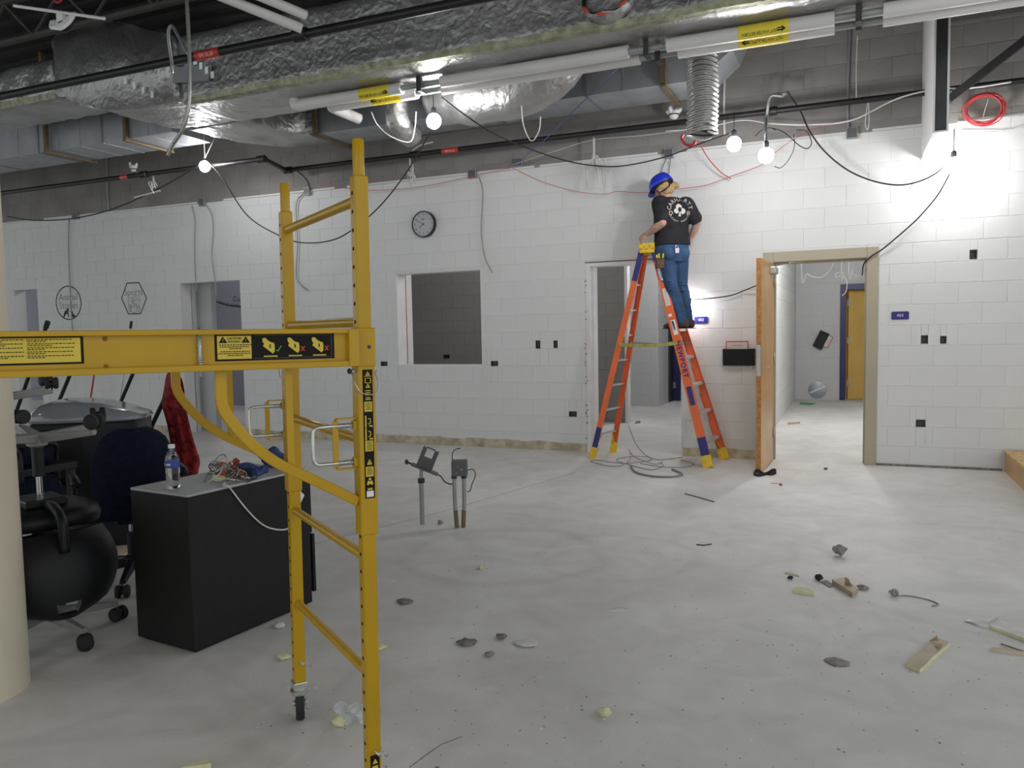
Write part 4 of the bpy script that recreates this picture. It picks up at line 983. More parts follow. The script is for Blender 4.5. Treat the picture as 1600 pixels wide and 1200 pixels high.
# lighting rail and sensor at the very top left
b = MB(); b.tube([atY(22, 9, 4.4), atY(163, 29, 4.4)], .012, 8); tag(b.build('white_rail', 'trimwhite'), 'thin white rail slanting at the top left corner', 'rail')
c = atY(100, 36, 4.45); T = thing('bagged_fixture', 'white fixture wrapped in plastic under the thin rail, top left', 'light fixture', c-Vector((0, 0, .09)))
b = MB(); b.ball(c, .085, .06, .07, 14, 10); b.build('body', 'plastic_black', T, world=True, smooth=True)
b = MB(); b.obox(c+Vector((.04, -.05, .02)), (.035, 0, .005), (0, .02, 0), (-.004, 0, .03)); b.build('label_block', 'trimwhite', T, world=True, bevel=.004)
for k in range(3):
    b = MB(); b.tube(spline([c+Vector((-.08+.03*k, -.04, .02)), c+Vector((-.04+.04*k, -.075, -.055-.01*k)), c+Vector((.06+.03*k, -.05, -.03)), c+Vector((.10+.03*k, -.02, .03+.01*k))], 6), [.004]+[.016]*17+[.004], 6); b.build('plastic_fold', 'trimwhite', T, world=True, smooth=True)
# ================================================================== yellow rolling scaffold
th = R(144.85); NEAR = Vector((-1.271, 1.858, 0)); SW = .735; SL = 1.83; PS = .041
S = thing('rolling_scaffold', 'bright yellow rolling scaffold with platform rail across the left foreground', 'scaffold', NEAR)
# local frame: x along the end frame (near post -> rear post), y along the rail (towards the camera's left), z up
S.rotation_euler = (0, 0, th)
dirv = (CPOS-NEAR); dirv.z = 0; dirv.normalize()
S.rotation_mode = 'QUATERNION'
from mathutils import Quaternion
S.rotation_quaternion = Quaternion(dirv, R(-.45)) @ Quaternion((0, 0, 1), th)
ZTOP = 1.88
def end_frame(y0, sgn):
    for x in (0, SW):
        q = MB(); q.box(x-PS/2, x+PS/2, y0-PS/2, y0+PS/2, .155, ZTOP); post = q.build('post', 'scaffold_yellow', S, bevel=.005)
        q = MB(); q.lathe([(.0165, ZTOP-.01), (.0165, ZTOP+.095), (.014, ZTOP+.10)], 18, Matrix.Translation((x, y0, 0))); q.build('spigot', 'scaffold_yellow', post, smooth='auto')
        z = .205
        me = None
        while z < ZTOP-.02:
            if me is None:
                h = MB(); h.lathe([(.0056, -.0008), (.0056, .0008)], 12, basis((0, 0, 0), (1, 0, 0), (0, 0, 1))); me = h.mesh('pin_hole'); me.materials.append(MATS['hole'])
            o = bpy.data.objects.new('pin_hole', me); COL.objects.link(o); o.parent = post; o.location = (x, y0+sgn*PS/2, z); z += .0508
    for z in (.455, .80, 1.14, 1.475, 1.815):
        q = MB(); q.tube([(PS/2-.002, y0, z), (SW-PS/2+.002, y0, z)], .0145, 16); q.build('rung', 'scaffold_yellow', S, smooth='auto')
    # casters
    for x in (0, SW):
        c = thing_part('caster', S)
        q = MB(); q.box(x-.026, x+.026, y0-.026, y0+.026, .128, .158); q.build('caster_collar', 'zinc', c, bevel=.004)
        q = MB(); q.lathe([(.03, .108), (.034, .114), (.034, .124), (.02, .130)], 18, Matrix.Translation((x, y0, 0))); q.build('swivel', 'zinc', c, smooth='auto')
        ax = Vector((.96, -.26, 0)).normalized()       # rolling direction
        sd_ = Vector((-ax.y, ax.x, 0))
        q = MB()
        for s in (-1, 1): q.obox(Vector((x, y0, .082))+sd_*s*.021+ax*.012, ax*.018, sd_*.0018, Vector((0, 0, .032)))
        q.obox(Vector((x, y0, .112)), ax*.026, sd_*.022, Vector((0, 0, .003))); q.build('fork', 'zinc', c)
        q = MB(); q.lathe([(.035, -.0155), (.058, -.0155), (.0635, -.009), (.0635, .009), (.058, .0155), (.035, .0155)], 28, basis(Vector((x, y0, .0635))+ax*.02, ax, (0, 0, 1))); q.build('wheel', 'rubber', c, smooth='auto')
        q = MB(); q.lathe([(.012, -.026), (.012, .026)], 12, basis(Vector((x, y0, .0635))+ax*.02, ax, (0, 0, 1))); q.build('axle', 'zinc', c, smooth='auto')
        q = MB(); q.tube([(x-.045, y0-.004, .235), (x+.04, y0-.004, .235)], .0045, 8); q.build('lock_pin', 'zinc', c, smooth=True)
        q = MB(); q.tube(spline([(x+.036, y0, .240), (x+.040, y0-.034, .225), (x, y0-.040, .20), (x-.036, y0-.034, .225), (x-.036, y0, .24)], 5), .0016, 5); q.build('pin_clip', 'zinc', c, smooth=True)
def thing_part(name, parent):
    o = bpy.data.objects.new(name, None); COL.objects.link(o); o.parent = parent; o.empty_display_size = .05; return o
end_frame(0.0, 1); end_frame(SL, -1)
# side rails with their corner braces
RZ0, RZ1 = 1.353, 1.457
def side_rail(x, out):
    xo = x+out*.030                                  # outer face plane of the channel web
    rl = thing_part('side_rail', S)
    q = MB(); q.box(min(xo, xo-out*.004), max(xo, xo-out*.004), .055, SL-.055, RZ0+.004, RZ1-.004); q.build('web', 'scaffold_yellow', rl)
    for z0, z1 in ((RZ1-.013, RZ1), (RZ0, RZ0+.016)):
        q = MB(); q.box(xo-.016, xo+.016, .055, SL-.055, z0, z1); q.build('flange', 'scaffold_yellow', rl, bevel=.002)
    for y0 in (0, SL):
        q = MB(); q.box(x-.028, x+.028, y0-.028, y0+.028, RZ0-.002, RZ1+.002); q.build('sleeve', 'scaffold_yellow', rl, bevel=.004)
        g = .057 if y0 == 0 else -.057
        q = MB(); q.box(xo-.020, xo+.018, min(y0+g*.5, y0+g), max(y0+g*.5, y0+g), RZ0, RZ1); q.build('end_plate', 'scaffold_yellow', rl, bevel=.002)
        sg = 1 if y0 == 0 else -1
        # curved corner brace, vertical strut, long lower sleeve
        pts = [(.386, 1.356), (.386, 1.30), (.384, 1.262), (.365, 1.222), (.317, 1.160), (.260, 1.108), (.211, 1.077), (.125, 1.028), (.026, .968)]
        q = MB(); P_ = spline([(x, y0+sg*a, z) for a, z in pts], 5); 
        q.bar(P_, .024, .028, (1, 0, 0)); q.build('corner_brace', 'scaffold_yellow', rl, smooth='auto', bevel=.003)
        q = MB(); q.box(x-.007, x+.007, y0+sg*.212-.009, y0+sg*.212+.009, 1.078, RZ0); q.build('strut', 'scaffold_yellow', rl)
        q = MB(); q.box(x-.0255, x+.0255, y0-.0255, y0+.0255, .872, RZ0); sl = q.build('lower_sleeve', 'scaffold_yellow', rl, bevel=.004)
        q = MB(); q.tube([(x-.006, y0+sg*.0, 1.330), (x-.006, y0-sg*.0, 1.330)] if False else [(x+out*.0-.0, y0+sg*.040, 1.338), (x, y0-sg*.040, 1.338)], .0048, 8); q.build('coupling_pin', 'zinc', rl, smooth=True)
        q = MB(); q.ball((x, y0+sg*.041, 1.338), .008, .006, .008); q.build('pin_head', 'dark_steel', rl, smooth=True)
        q = MB(); q.tube(spline([(x+out*.004, y0+sg*.037, 1.335), (x+out*.028, y0+sg*.032, 1.30), (x+out*.031, y0+sg*.016, 1.277), (x+out*.031, y0-sg*.022, 1.274), (x+out*.02, y0-sg*.036, 1.30), (x, y0-sg*.034, 1.335)], 5), .0016, 5); q.build('pin_clip', 'zinc', rl, smooth=True)
        # spring-loaded U latch
        q = MB(); zz0, zz1 = 1.082, 1.186
        q.tube(spline([(x, y0+sg*.03, zz1), (x, y0+sg*.12, zz1), (x, y0+sg*.143, zz1-.004), (x, y0+sg*.149, zz1-.022), (x, y0+sg*.149, zz0+.022), (x, y0+sg*.143, zz0+.004), (x, y0+sg*.12, zz0), (x, y0+sg*.03, zz0)], 5), .0052, 10); q.build('latch_handle', 'zinc', rl, smooth=True)
        for zz in (zz0, zz1):
            q = MB(); q.tube([(x+.0072*math.cos(i*.8), y0+sg*(.032+.052*i/72), zz+.0072*math.sin(i*.8)) for i in range(73)], .0014, 5); q.build('spring', 'zinc', rl, smooth=True)
            q = MB(); q.box(x-.012, x+.012, min(y0+sg*.02, y0+sg*.036), max(y0+sg*.02, y0+sg*.036), zz-.013, zz+.013); q.build('latch_boss', 'scaffold_yellow', rl, bevel=.002)
        q = MB(); P_ = [(.022, 1.206), (.080, 1.206), (.086, 1.200), (.086, 1.070), (.080, 1.064), (.022, 1.064)]
        for a, c in zip(P_[:-1], P_[1:]): q.beam((x, y0+sg*a[0], a[1]), (x, y0+sg*c[0], c[1]), .016, .0045, (1, 0, 0) if abs(a[1]-c[1]) > .02 else (0, 0, 1))
        q.build('latch_bracket', 'scaffold_yellow', rl)
        for yy, hm in ((y0+sg*.044, 'hole'), (y0-sg*.008, 'dark_steel')):
            q = MB(); q.lathe([(.0055, 0), (.0055, .0012)], 14, basis((xo+out*(.0185 if hm == 'hole' else 0.0)-(0 if hm == 'hole' else out*.0015), yy, 1.405), (0, -out, 0), (0, 0, 1))); q.build('bolt_hole', hm, rl)
    # spring bolt that locks the deck
    q = MB(); q.tube([(xo+out*.010, .440, 1.340), (xo+out*.010, .440, 1.462)], .0042, 8); q.build('deck_bolt', 'zinc', rl, smooth=True)
    q = MB(); q.tube([(xo+out*.010+.0068*math.cos(i*.8), .440+.0068*math.sin(i*.8), 1.370+.066*i/90) for i in range(91)], .0013, 5); q.build('deck_spring', 'zinc', rl, smooth=True)
    for zz in (1.437, 1.372):
        q = MB(); q.lathe([(.006, 0), (.005, .006)], 10, basis((xo, .648, zz), (0, -out, 0), (0, 0, 1))); q.build('rivet', 'scaffold_yellow', rl, smooth='auto')
    return rl, xo
railN, xo = side_rail(0, -1); railR, _ = side_rail(SW, 1)
# plywood deck between the rails
b = MB(); b.box(.03, SW-.03, .06, SL-.06, 1.437, 1.449); dk = b.build('deck', 'plywood', S)
# decals on the near rail (facing -x, so text runs along -y)
def DM(y, z, d=.0): return basis((xo-.0006-d, y, z), (0, -1, 0), (0, 0, 1))
def plate(name, m, y0, y1, z0, z1, d, parent):
    q = MB(); q.box(xo-.0006-d, xo-d, min(y0, y1), max(y0, y1), z0, z1); return q.build(name, m, parent)
dc = plate('warning_decal', 'decal_black', .403, .093, 1.3765, 1.4445, .0002, S)
plate('decal_panel', 'decal_yellow', .397, .313, 1.3815, 1.4405, .0008, dc)
def txt(s, size, y, z, m, parent, d=.0018, name='decal_print', sp=1.0):
    tv, tf = text_mesh(s, size, DM(y, z, d), .0002, space=sp); q = MB(); q.add(tv, tf); return q.build(name, m, parent)
txt('CAUTION', .0080, .355, 1.4335, 'decal_black', dc); txt('PELIGRO', .0080, .355, 1.4255, 'decal_black', dc)
for yy in (.383, .327):
    q = MB(); M5 = DM(yy, 1.4225, .0018); q.add([M5 @ Vector(v) for v in ((-.0105, 0, 0), (.0105, 0, 0), (0, .0165, 0))], [(0, 1, 2)]); w_ = q.build('warning_triangle', 'decal_black', dc)
    tv, tf = text_mesh('!', .012, DM(yy, 1.4285, .0022), .0002); q = MB(); q.add(tv, tf); q.build('triangle_mark', 'decal_yellow', dc)
random.seed(5)
q = MB()
for i, (zz, w_) in enumerate(((1.4175, .038), (1.4125, .036), (1.4080, .013), (1.4005, .034), (1.3955, .040), (1.3908, .018))):
    x_ = -w_
    while x_ < w_:
        L_ = random.uniform(.0025, .0065); q.obox(DM(.355-x_-L_/2, zz, .0018).translation, (0, L_/2*.8, 0), (.0002, 0, 0), (0, 0, .0011)); x_ += L_+.0012
fp = q.build('fine_print', 'decal_black', dc); fp['kind'] = 'stuff'
# frame line of the black half
q = MB()
for a in ((.306, .102, 1.4405, 1.4410), (.306, .102, 1.3815, 1.3820)): q.box(xo-.0022, xo-.0012, a[1], a[0], a[2], a[3])
q.box(xo-.0022, xo-.0012, .1015, .1020, 1.3815, 1.441); q.build('border_line', 'wire_grey', dc)
for k, yy in enumerate((.268, .203, .138)):
    M5 = DM(yy, 1.411, .0018); q = MB()
    prof = [(-.017, .022), (-.010, .024), (-.002, .016), (.004, .012), (.012, .010), (.014, .004), (.014, -.012), (.009, -.018), (-.016, .002), (-.013, .008), (-.017, .014)]
    q.add([M5 @ Vector((a, c, 0)) for a, c in prof], [tuple(range(len(prof)))]); pc = q.build('rail_pictogram', 'decal_yellow', dc)
    q = MB(); q.add([M5 @ Vector((a, c, .0004)) for a, c in ((.001, -.003), (.004, -.004), (.004, .006), (.001, .007))], [(0, 1, 2, 3)]); q.build('picto_hole', 'decal_black', dc)
    q = MB()
    if k == 0: q.beam(M5 @ Vector((.018, -.008, .0004)), M5 @ Vector((.0225, -.0125, .0004)), .0026, .0003, (1, 0, 0)); q.beam(M5 @ Vector((.0215, -.0125, .0004)), M5 @ Vector((.031, .002, .0004)), .0026, .0003, (1, 0, 0))
    else: q.beam(M5 @ Vector((.018, -.012, .0004)), M5 @ Vector((.028, .000, .0004)), .0030, .0003, (1, 0, 0)); q.beam(M5 @ Vector((.018, .000, .0004)), M5 @ Vector((.027, -.012, .0004)), .0030, .0003, (1, 0, 0))
    q.build('check_mark' if k == 0 else 'cross_mark', 'print_green' if k == 0 else 'print_red', dc)
    q = MB(); q.obox(DM(yy-.003, 1.3865, .0018).translation, (0, .018, 0), (.0002, 0, 0), (0, 0, .0016)); q.build('caption_line', 'decal_yellow', dc)
# text decal further left
dl = plate('instruction_decal', 'decal_black', 1.02, .693, 1.3800, 1.4445, .0002, S)
plate('decal_panel', 'decal_yellow', 1.01, .699, 1.3845, 1.4405, .0008, dl)
q = MB()
for col0, col1 in ((.715, .805), (.812, .90), (.907, .99)):
    zz = 1.4370
    for r_ in range(10):
        y_ = col1; end = col0 if r_ % 2 == 0 else col0+(col1-col0)*random.uniform(.3, .7)
        while y_ > end:
            L_ = random.uniform(.003, .008); q.obox((xo-.0022, y_-L_/2, zz), (0, L_/2*.82, 0), (.0002, 0, 0), (0, 0, .0009)); y_ -= L_+.001
        zz -= .0052 if r_ % 2 else .0040
fp = q.build('fine_print', 'decal_black', dl); fp['kind'] = 'stuff'
# long black decal down the near post sleeve (front face, x = -PS/2)
fx = -.0258
def FM(y, z, d=0): return basis((fx-.0004-d, y, z), (0, -1, 0), (0, 0, 1))
q = MB(); q.box(fx-.0006, fx, -.0165, .0125, .978, 1.342); pd = q.build('post_decal', 'decal_black', S)
def fpoly(P, z, m, name, d=.001, s=1.0):
    M5 = FM(-.002, z, d); qq = MB(); qq.add([M5 @ Vector((a*s, c*s, 0)) for a, c in P], [tuple(range(len(P)))]); return qq.build(name, m, pd)
tri = [(-.007, -.005), (.007, -.005), (0, .008)]
for z in (1.330, 1.296, 1.082):
    fpoly(tri, z, 'decal_yellow', 'warning_triangle'); fpoly([(-.001, -.003), (.001, -.003), (.001, .003), (-.001, .003)], z, 'decal_black', 'triangle_mark', .0016)
q = MB(); ring(q, FM(-.002, 1.312, .001), [(-.008, -.007), (.008, -.007), (.008, .006), (-.008, .006)], .0012); q.beam(FM(-.002, 1.326, .001) @ Vector((-.011, -.003, 0)), FM(-.002, 1.326, .001) @ Vector((.011, -.003, 0)), .0012, .0003, (1, 0, 0)); q.build('platform_pictogram', 'decal_yellow', pd)
for z0, z1 in ((1.224, 1.252), (1.112, 1.142), (1.040, 1.068)):
    q = MB(); q.box(fx-.0014, fx-.0008, -.0135, .0095, z0, z1); yp_ = q.build('yellow_patch', 'decal_yellow', pd)
    q = MB(); zz = z1-.004
    while zz > z0+.003:
        q.box(fx-.0018, fx-.0014, -.011+.002*random.random(), .007-.003*random.random(), zz-.0007, zz+.0007); zz -= .0036
    f_ = q.build('fine_print', 'decal_black', pd); f_['kind'] = 'stuff'
for z in (1.283, 1.277, 1.271, 1.2635, 1.2585, 1.071+.004, 1.006, 1.0025):
    q = MB(); w_ = random.uniform(.005, .009); q.box(fx-.0014, fx-.0008, -.002-w_, -.002+w_, z-.0012, z+.0012); q.build('caption_line', 'decal_yellow', pd)
for z in (1.196, 1.160):
    q = MB(); q.box(fx-.0014, fx-.0008, .0045, .0085, z-.017, z+.017); q.build('bar_pictogram', 'decal_yellow', pd)
    q = MB(); ring(q, FM(0, z, .001), [(-.0005, .007), (.004, .009), (.007, .006), (.006, -.001), (.010, -.001), (.006, -.001), (.005, -.007), (-.0005, -.006)], .0014, False); q.box(fx-.0014, fx-.0008, -.0135, -.004, z-.015, z-.011); q.build('latch_pictogram', 'decal_yellow', pd)
q = MB(); M5 = FM(-.002, 1.024, .001)
q.add([M5 @ Vector((.004*math.cos(i*.6), .009+.004*math.sin(i*.6), 0)) for i in range(10)], [tuple(range(10))])
q.add([M5 @ Vector(v) for v in ((-.010, -.006, 0), (-.004, -.008, 0), (0, -.003, 0), (.004, -.008, 0), (.010, -.006, 0), (.006, .005, 0), (0, .002, 0), (-.006, .005, 0))], [tuple(range(8))]); q.build('figure_pictogram', 'decal_yellow', pd)
q = MB(); q.box(fx-.0014, fx-.0008, -.0125, .0085, .982, .999); q.build('white_patch', 'white_print', pd)
# small decal at the foot of the near post
q = MB(); q.box(-PS/2-.0006, -PS/2, -.014, .014, .168, .225); fd = q.build('foot_decal', 'decal_black', S)
M5 = basis((-PS/2-.0012, 0, .205), (0, -1, 0), (0, 0, 1)); q = MB(); q.add([M5 @ Vector((a*1.2, c*1.2, 0)) for a, c in tri], [(0, 1, 2)]); q.build('warning_triangle', 'decal_yellow', fd)
q = MB(); q.box(-PS/2-.0012, -PS/2-.0006, -.009, .009, .178, .193); q.build('yellow_patch', 'decal_yellow', fd)

# ================================================================== orange step ladder
fN, fF = Vector((-1.325, 8.105, 0)), Vector((-1.246, 8.70, 0))       # feet of the step side (near, far)
rN, rF = Vector((-2.644, 8.334, 0)), Vector((-2.535, 8.80, 0))       # feet of the rear side
TOPZ = 2.30; tc_ = Vector((-2.02, 8.50, TOPZ)); td = Vector((-.10, .99, 0)).normalized(); tx = Vector((.99, .10, 0)).normalized()
LD = thing('step_ladder', 'tall orange fibreglass step ladder with a yellow top cap, worker on it', 'ladder', (fN+fF+rN+rF)/4)
tops = {'fN': tc_+tx*.075-td*.165, 'fF': tc_+tx*.075+td*.165, 'rN': tc_-tx*.055-td*.145, 'rF': tc_-tx*.055+td*.145}
def rail(foot, top, w, t, out, nm):
    """C-channel rail: web plane faces sideways (out), flanges turn inwards"""
    d = (top-foot).normalized(); y = Vector(out); y = (y-d*y.dot(d)).normalized(); x = d.cross(y).normalized(); L = (top-foot).length
    f = foot+d*.10; q = MB(); c = (f+top)/2; h = (L-.10)/2
    q.obox(c, x*w/2, y*.0025, d*h)
    for s in (-1, 1): q.obox(c+x*s*(w/2-.0025)-y*.014, x*.0025, y*.014, d*h)
    r_ = q.build(nm, 'ladder_orange', LD, world=True)
    return dict(d=d, y=y, x=x, f=foot, L=L, w=w, o=r_)
outN = -td
RFN = rail(fN, tops['fN'], .088, .03, outN, 'step_rail'); RFF = rail(fF, tops['fF'], .088, .03, -outN, 'step_rail')
RRN = rail(rN, tops['rN'], .060, .03, outN, 'rear_rail'); RRF = rail(rF, tops['rF'], .060, .03, -outN, 'rear_rail')
def on(rl_, s, a=0.0, o=.0): return rl_['f']+rl_['d']*s+rl_['x']*a+rl_['y']*o
def band(rl_, s0, s1, m, nm, a0=-.5, a1=.5):
    q = MB(); c = on(rl_, (s0+s1)/2, rl_['w']*(a0+a1)/2, .0032); q.obox(c, rl_['x']*rl_['w']*(a1-a0)/2, rl_['y']*.0008, rl_['d']*(s1-s0)/2); return q.build(nm, m, rl_['o'], world=True)
for r_ in (RFN, RFF, RRN, RRF):
    q = MB(); q.obox(on(r_, .065, 0, -.012), r_['x']*(r_['w']/2+.008), r_['y']*.022, r_['d']*.065); q.obox(on(r_, .008, 0, -.012), r_['x']*(r_['w']/2+.014), r_['y']*.026, Vector((0, 0, .008))); q.build('foot', 'ladder_yellow', LD, world=True, bevel=.003)
sgnx = 1 if RFN['x'].x > 0 else -1
band(RFN, .13, .32, 'ladder_blue', 'blue_sleeve'); band(RFN, .66, .86, 'ladder_blue', 'blue_sticker', -.3, .3); band(RFN, RFN['L']-.15, RFN['L']-.03, 'ladder_blue', 'blue_sleeve')
band(RRN, .12, .36, 'ladder_blue', 'blue_sleeve'); band(RRN, RRN['L']-.36, RRN['L']-.04, 'ladder_blue', 'blue_sleeve', -.5, .5)
lw = band(RFN, 1.74, 1.93, 'white_print', 'instruction_label', -.28, .28)
q = MB()
for i in range(13): q.obox(on(RFN, 1.755+i*.0135, .0, .0044), RFN['x']*.018, RFN['y']*.0002, RFN['d']*.002)
f_ = q.build('fine_print', 'wire_grey', RFN['o'], world=True); f_['kind'] = 'stuff'
lb = band(RFN, 1.42, 1.58, 'white_print', 'rating_label', -.2, .34); band(RFN, 1.47, 1.57, 'ladder_blue', 'label_block', -.14, .14)
band(RFN, 1.62, 1.65, 'white_print', 'small_label', -.3, .1)
def rail_text(s, size, s0, m, rl_, nm, off=.0044, sp=1.2):
    # letters read from the top of the rail downwards, along the rail
    M5 = basis(on(rl_, s0, 0, off), -rl_['d'], rl_['y'].cross(-rl_['d']))
    tv, tf = text_mesh(s, size, M5, .0003, space=sp, bold=.0022); q = MB(); q.add(tv, tf); return q.build(nm, m, rl_['o'], world=True)
rail_text('NEWPORT', .072, 1.155, 'ladder_blue', RFN, 'stencil_lettering', sp=1.22)
q = MB(); M5 = basis(on(RFN, 2.12, 0, .0040), -RFN['d'], RFN['y'].cross(-RFN['d']))
q.add([M5 @ Vector((.125*math.cos(i*.262), .030*math.sin(i*.262), 0)) for i in range(24)], [tuple(range(24))]); ov = q.build('logo_oval', 'ladder_blue', RFN['o'], world=True)
q = MB(); q.add([M5 @ Vector((.108*math.cos(i*.262), .023*math.sin(i*.262), .0004)) for i in range(24)], [tuple(range(24))]); q.build('logo_field', 'white_print', RFN['o'], world=True)
q = MB(); tv, tf = text_mesh('WERNER', .040, M5 @ Matrix.Translation((0, 0, .0012)), .0002); q.add(tv, tf); q.build('logo_lettering', 'ladder_blue', RFN['o'], world=True)
# steps and rear rungs at 12 inch spacing
zst = [.262+.291*i for i in range(7)]
for i, z in enumerate(zst):
    k = z/TOPZ; a, c = fN.lerp(tops['fN'], k), fF.lerp(tops['fF'], k); a.z = c.z = z
    ax = (c-a).normalized(); q = MB(); q.obox((a+c)/2, ax*((c-a).length/2-.004), tx*.038, Vector((0, 0, .004))); q.obox((a+c)/2+tx*.036-Vector((0, 0, .012)), ax*((c-a).length/2-.004), tx*.003, Vector((0, 0, .012))); q.obox((a+c)/2-tx*.036-Vector((0, 0, .012)), ax*((c-a).length/2-.004), tx*.003, Vector((0, 0, .012)))
    st = q.build('step', 'alu', LD, world=True)
    if i in (1, 2, 3):
        for e, s in ((a, 1), (c, -1)):
            q = MB(); q.beam(e+ax*s*.13-Vector((0, 0, .01)), e+ax*s*.008-Vector((0, 0, .10))-tx*.0+(fN-tops['fN']).normalized()*.04, .012, .004); q.build('knee_brace', 'alu', st, world=True)
for i in range(7):
    z = .266+.275*i; k = z/TOPZ; a, c = rN.lerp(tops['rN'], k), rF.lerp(tops['rF'], k); a.z = c.z = z
    ax = (c-a).normalized(); q = MB(); q.obox((a+c)/2, ax*((c-a).length/2+.002), tx*.015, Vector((0, 0, .009))); q.build('rear_rung', 'alu', LD, world=True)
# yellow corner braces above the feet
for r_, o_ in ((RFN, RFF), (RFF, RFN), (RRN, RRF), (RRF, RRN)):
    inn = (o_['f']-r_['f']).normalized(); q = MB(); q.beam(on(r_, .11)+inn*.012, on(r_, .26)+inn*.10, .05, .006, r_['x']); q.build('foot_brace', 'ladder_yellow', LD, world=True)
# spreaders and the strap tied round the legs
for A_, B_ in ((RFN, RRN), (RFF, RRF)):
    q = MB(); a, c = on(A_, 1.33, -.03*sgnx, -.02), on(B_, 1.31, 0, -.02); m_ = (a+c)/2+Vector((0, 0, .0)); m_.z -= .018; q.beam(a, m_, .004, .018); q.beam(m_, c, .004, .018); q.build('spreader', 'bare_pipe', LD, world=True)
b = MB(); P_ = [on(RRN, 1.31, 0, .012), on(RFN, 1.33, 0, .012)]
n_ = 14; a, c = P_
for i in range(n_):
    p0, p1 = a.lerp(c, i/n_), a.lerp(c, (i+1)/n_); p0.z -= .02*math.sin(math.pi*i/n_); p1.z -= .02*math.sin(math.pi*(i+1)/n_); b.beam(p0, p1, .003, .036+.006*math.sin(i*1.7))
b.beam(on(RFN, 1.33, .045*sgnx, .006), on(RFF, 1.34, .045*sgnx, 0), .003, .036)
b.build('tie_strap', 'strap', LD, world=True)
# top cap
b = MB(); b.obox(tc_+Vector((0, 0, .018)), tx*.085, td*.195, Vector((0, 0, .028))); b.obox(tc_-Vector((0, 0, .03)), tx*.080, td*.19, Vector((0, 0, .028)))
b.build('top_cap', 'ladder_yellow', LD, world=True, bevel=.006)
b = MB()
for i in range(5): b.lathe([(.006, 0), (.006, .001)], 8, basis(tc_+tx*(-.06+.03*i)-td*.1955+Vector((0, 0, -.02+.028*(i % 2))), tx, (0, 0, 1)))
q_ = b.build('cap_hole', 'leather', LD, world=True); q_['kind'] = 'stuff'
# ================================================================== worker on the ladder
def remeshed(mb, voxel, it, name, mats, parent):
    me = mb.mesh('tmp'); o = bpy.data.objects.new('tmp', me); COL.objects.link(o)
    r = o.modifiers.new('r', 'REMESH'); r.mode = 'VOXEL'; r.voxel_size = voxel
    s_ = o.modifiers.new('s', 'SMOOTH'); s_.factor = .5; s_.iterations = it
    dg = bpy.context.evaluated_depsgraph_get(); dg.update()
    nm = bpy.data.meshes.new_from_object(o.evaluated_get(dg)); bpy.data.objects.remove(o); bpy.data.meshes.remove(me)
    inv = world_of(parent).inverted() if parent else Matrix.Identity(4)
    nm.transform(inv); nm.name = name; nm.materials.clear()
    for m in mats: nm.materials.append(MATS[m])
    for p in nm.polygons: p.use_smooth = True
    ob = bpy.data.objects.new(name, nm); COL.objects.link(ob); ob.parent = parent
    return ob
def limb(b, pts, rs, n=14, k=5):
    """tapered limb with round ends"""
    P = [Vector(p) for p in pts]; S_ = spline(P, k); R_ = []
    for i in range(len(S_)):
        f = i/k; j = min(int(f), len(rs)-2); R_.append(rs[j]+(rs[j+1]-rs[j])*(f-j))
    if len(P) == 2: S_ = P; R_ = list(rs)
    b.tube(S_, R_, n); b.ball(P[0], rs[0], nu=n, nv=10); b.ball(P[-1], rs[-1], nu=n, nv=10)
def loft(b, secs, right, fwd, n=28, power=2.3):
    """stack of super-elliptic sections: (centre, half width, half depth)"""
    vs = []; fs = []
    for c, w, d in secs:
        for k in range(n):
            a = 2*math.pi*k/n; ca, sa = math.cos(a), math.sin(a)
            vs.append(Vector(c)+right*w*math.copysign(abs(ca)**(2/power), ca)+fwd*d*math.copysign(abs(sa)**(2/power), sa))
    m_ = len(secs)
    for i in range(m_-1):
        for k in range(n): fs.append((i*n+k, i*n+(k+1) % n, (i+1)*n+(k+1) % n, (i+1)*n+k))
    fs.append(tuple(reversed(range(n)))); fs.append(tuple((m_-1)*n+k for k in range(n))); b.add(vs, fs)
PY = 8.43
G = lambda px, py, dy=0.0: atY(px, py, PY+dy)
stepz = zst[4]+.004
PF = Vector((-.55, .835, 0)); PR = Vector((.835, .55, 0)); PU = Vector((0, 0, 1))
MAN = thing('person', 'person in blue hard hat, black printed T-shirt and jeans on the ladder', 'person', (-1.69, 8.46, stepz))
# joints
neck, headc = G(1043, 309), G(1036, 295, -.01)
shL, shR = G(1029, 318, -.07), G(1074, 320, .03)
elL, wrL = G(1035, 348, -.24), G(1011, 366, -.16)
elR, wrR = G(1089, 347, .06), G(1078, 374, .16)
pel = G(1051, 388); hipL, hipR = G(1040, 397, -.05), G(1062, 397, .05)
knL, knR = G(1048, 446, -.09), G(1064, 447, .08)
anL, anR = Vector((G(1064, 500, -.06).x, 8.37, stepz+.085)), Vector((G(1073, 500, .1).x, 8.55, stepz+.085))
# ---- body (one continuous surface)
B_ = MB()
loft(B_, [(G(1051, 392), .15, .10), (G(1050, 365), .14, .095), (G(1050, 335), .16, .10), (G(1049, 319), .14, .08), (neck, .06, .06)], PR, PF)
limb(B_, [shL, elL], [.055, .043]); limb(B_, [elL, (elL+wrL)/2+Vector((0, -.01, -.006)), wrL], [.044, .041, .027])
limb(B_, [shR, elR], [.055, .043]); limb(B_, [elR, (elR+wrR)/2+Vector((.008, 0, 0)), wrR], [.044, .041, .027])
for h, k, a in ((hipL, knL, anL), (hipR, knR, anR)): limb(B_, [h, k], [.075, .052]); limb(B_, [k, a], [.052, .036])
HUP = Vector((-.46, .10, .88)).normalized(); HF = Vector((-.80, .42, -.46)); HF = (HF-HUP*HF.dot(HUP)).normalized(); HR_ = HF.cross(HUP)
HM = Matrix(((HF.x, HR_.x, HUP.x), (HF.y, HR_.y, HUP.y), (HF.z, HR_.z, HUP.z)))
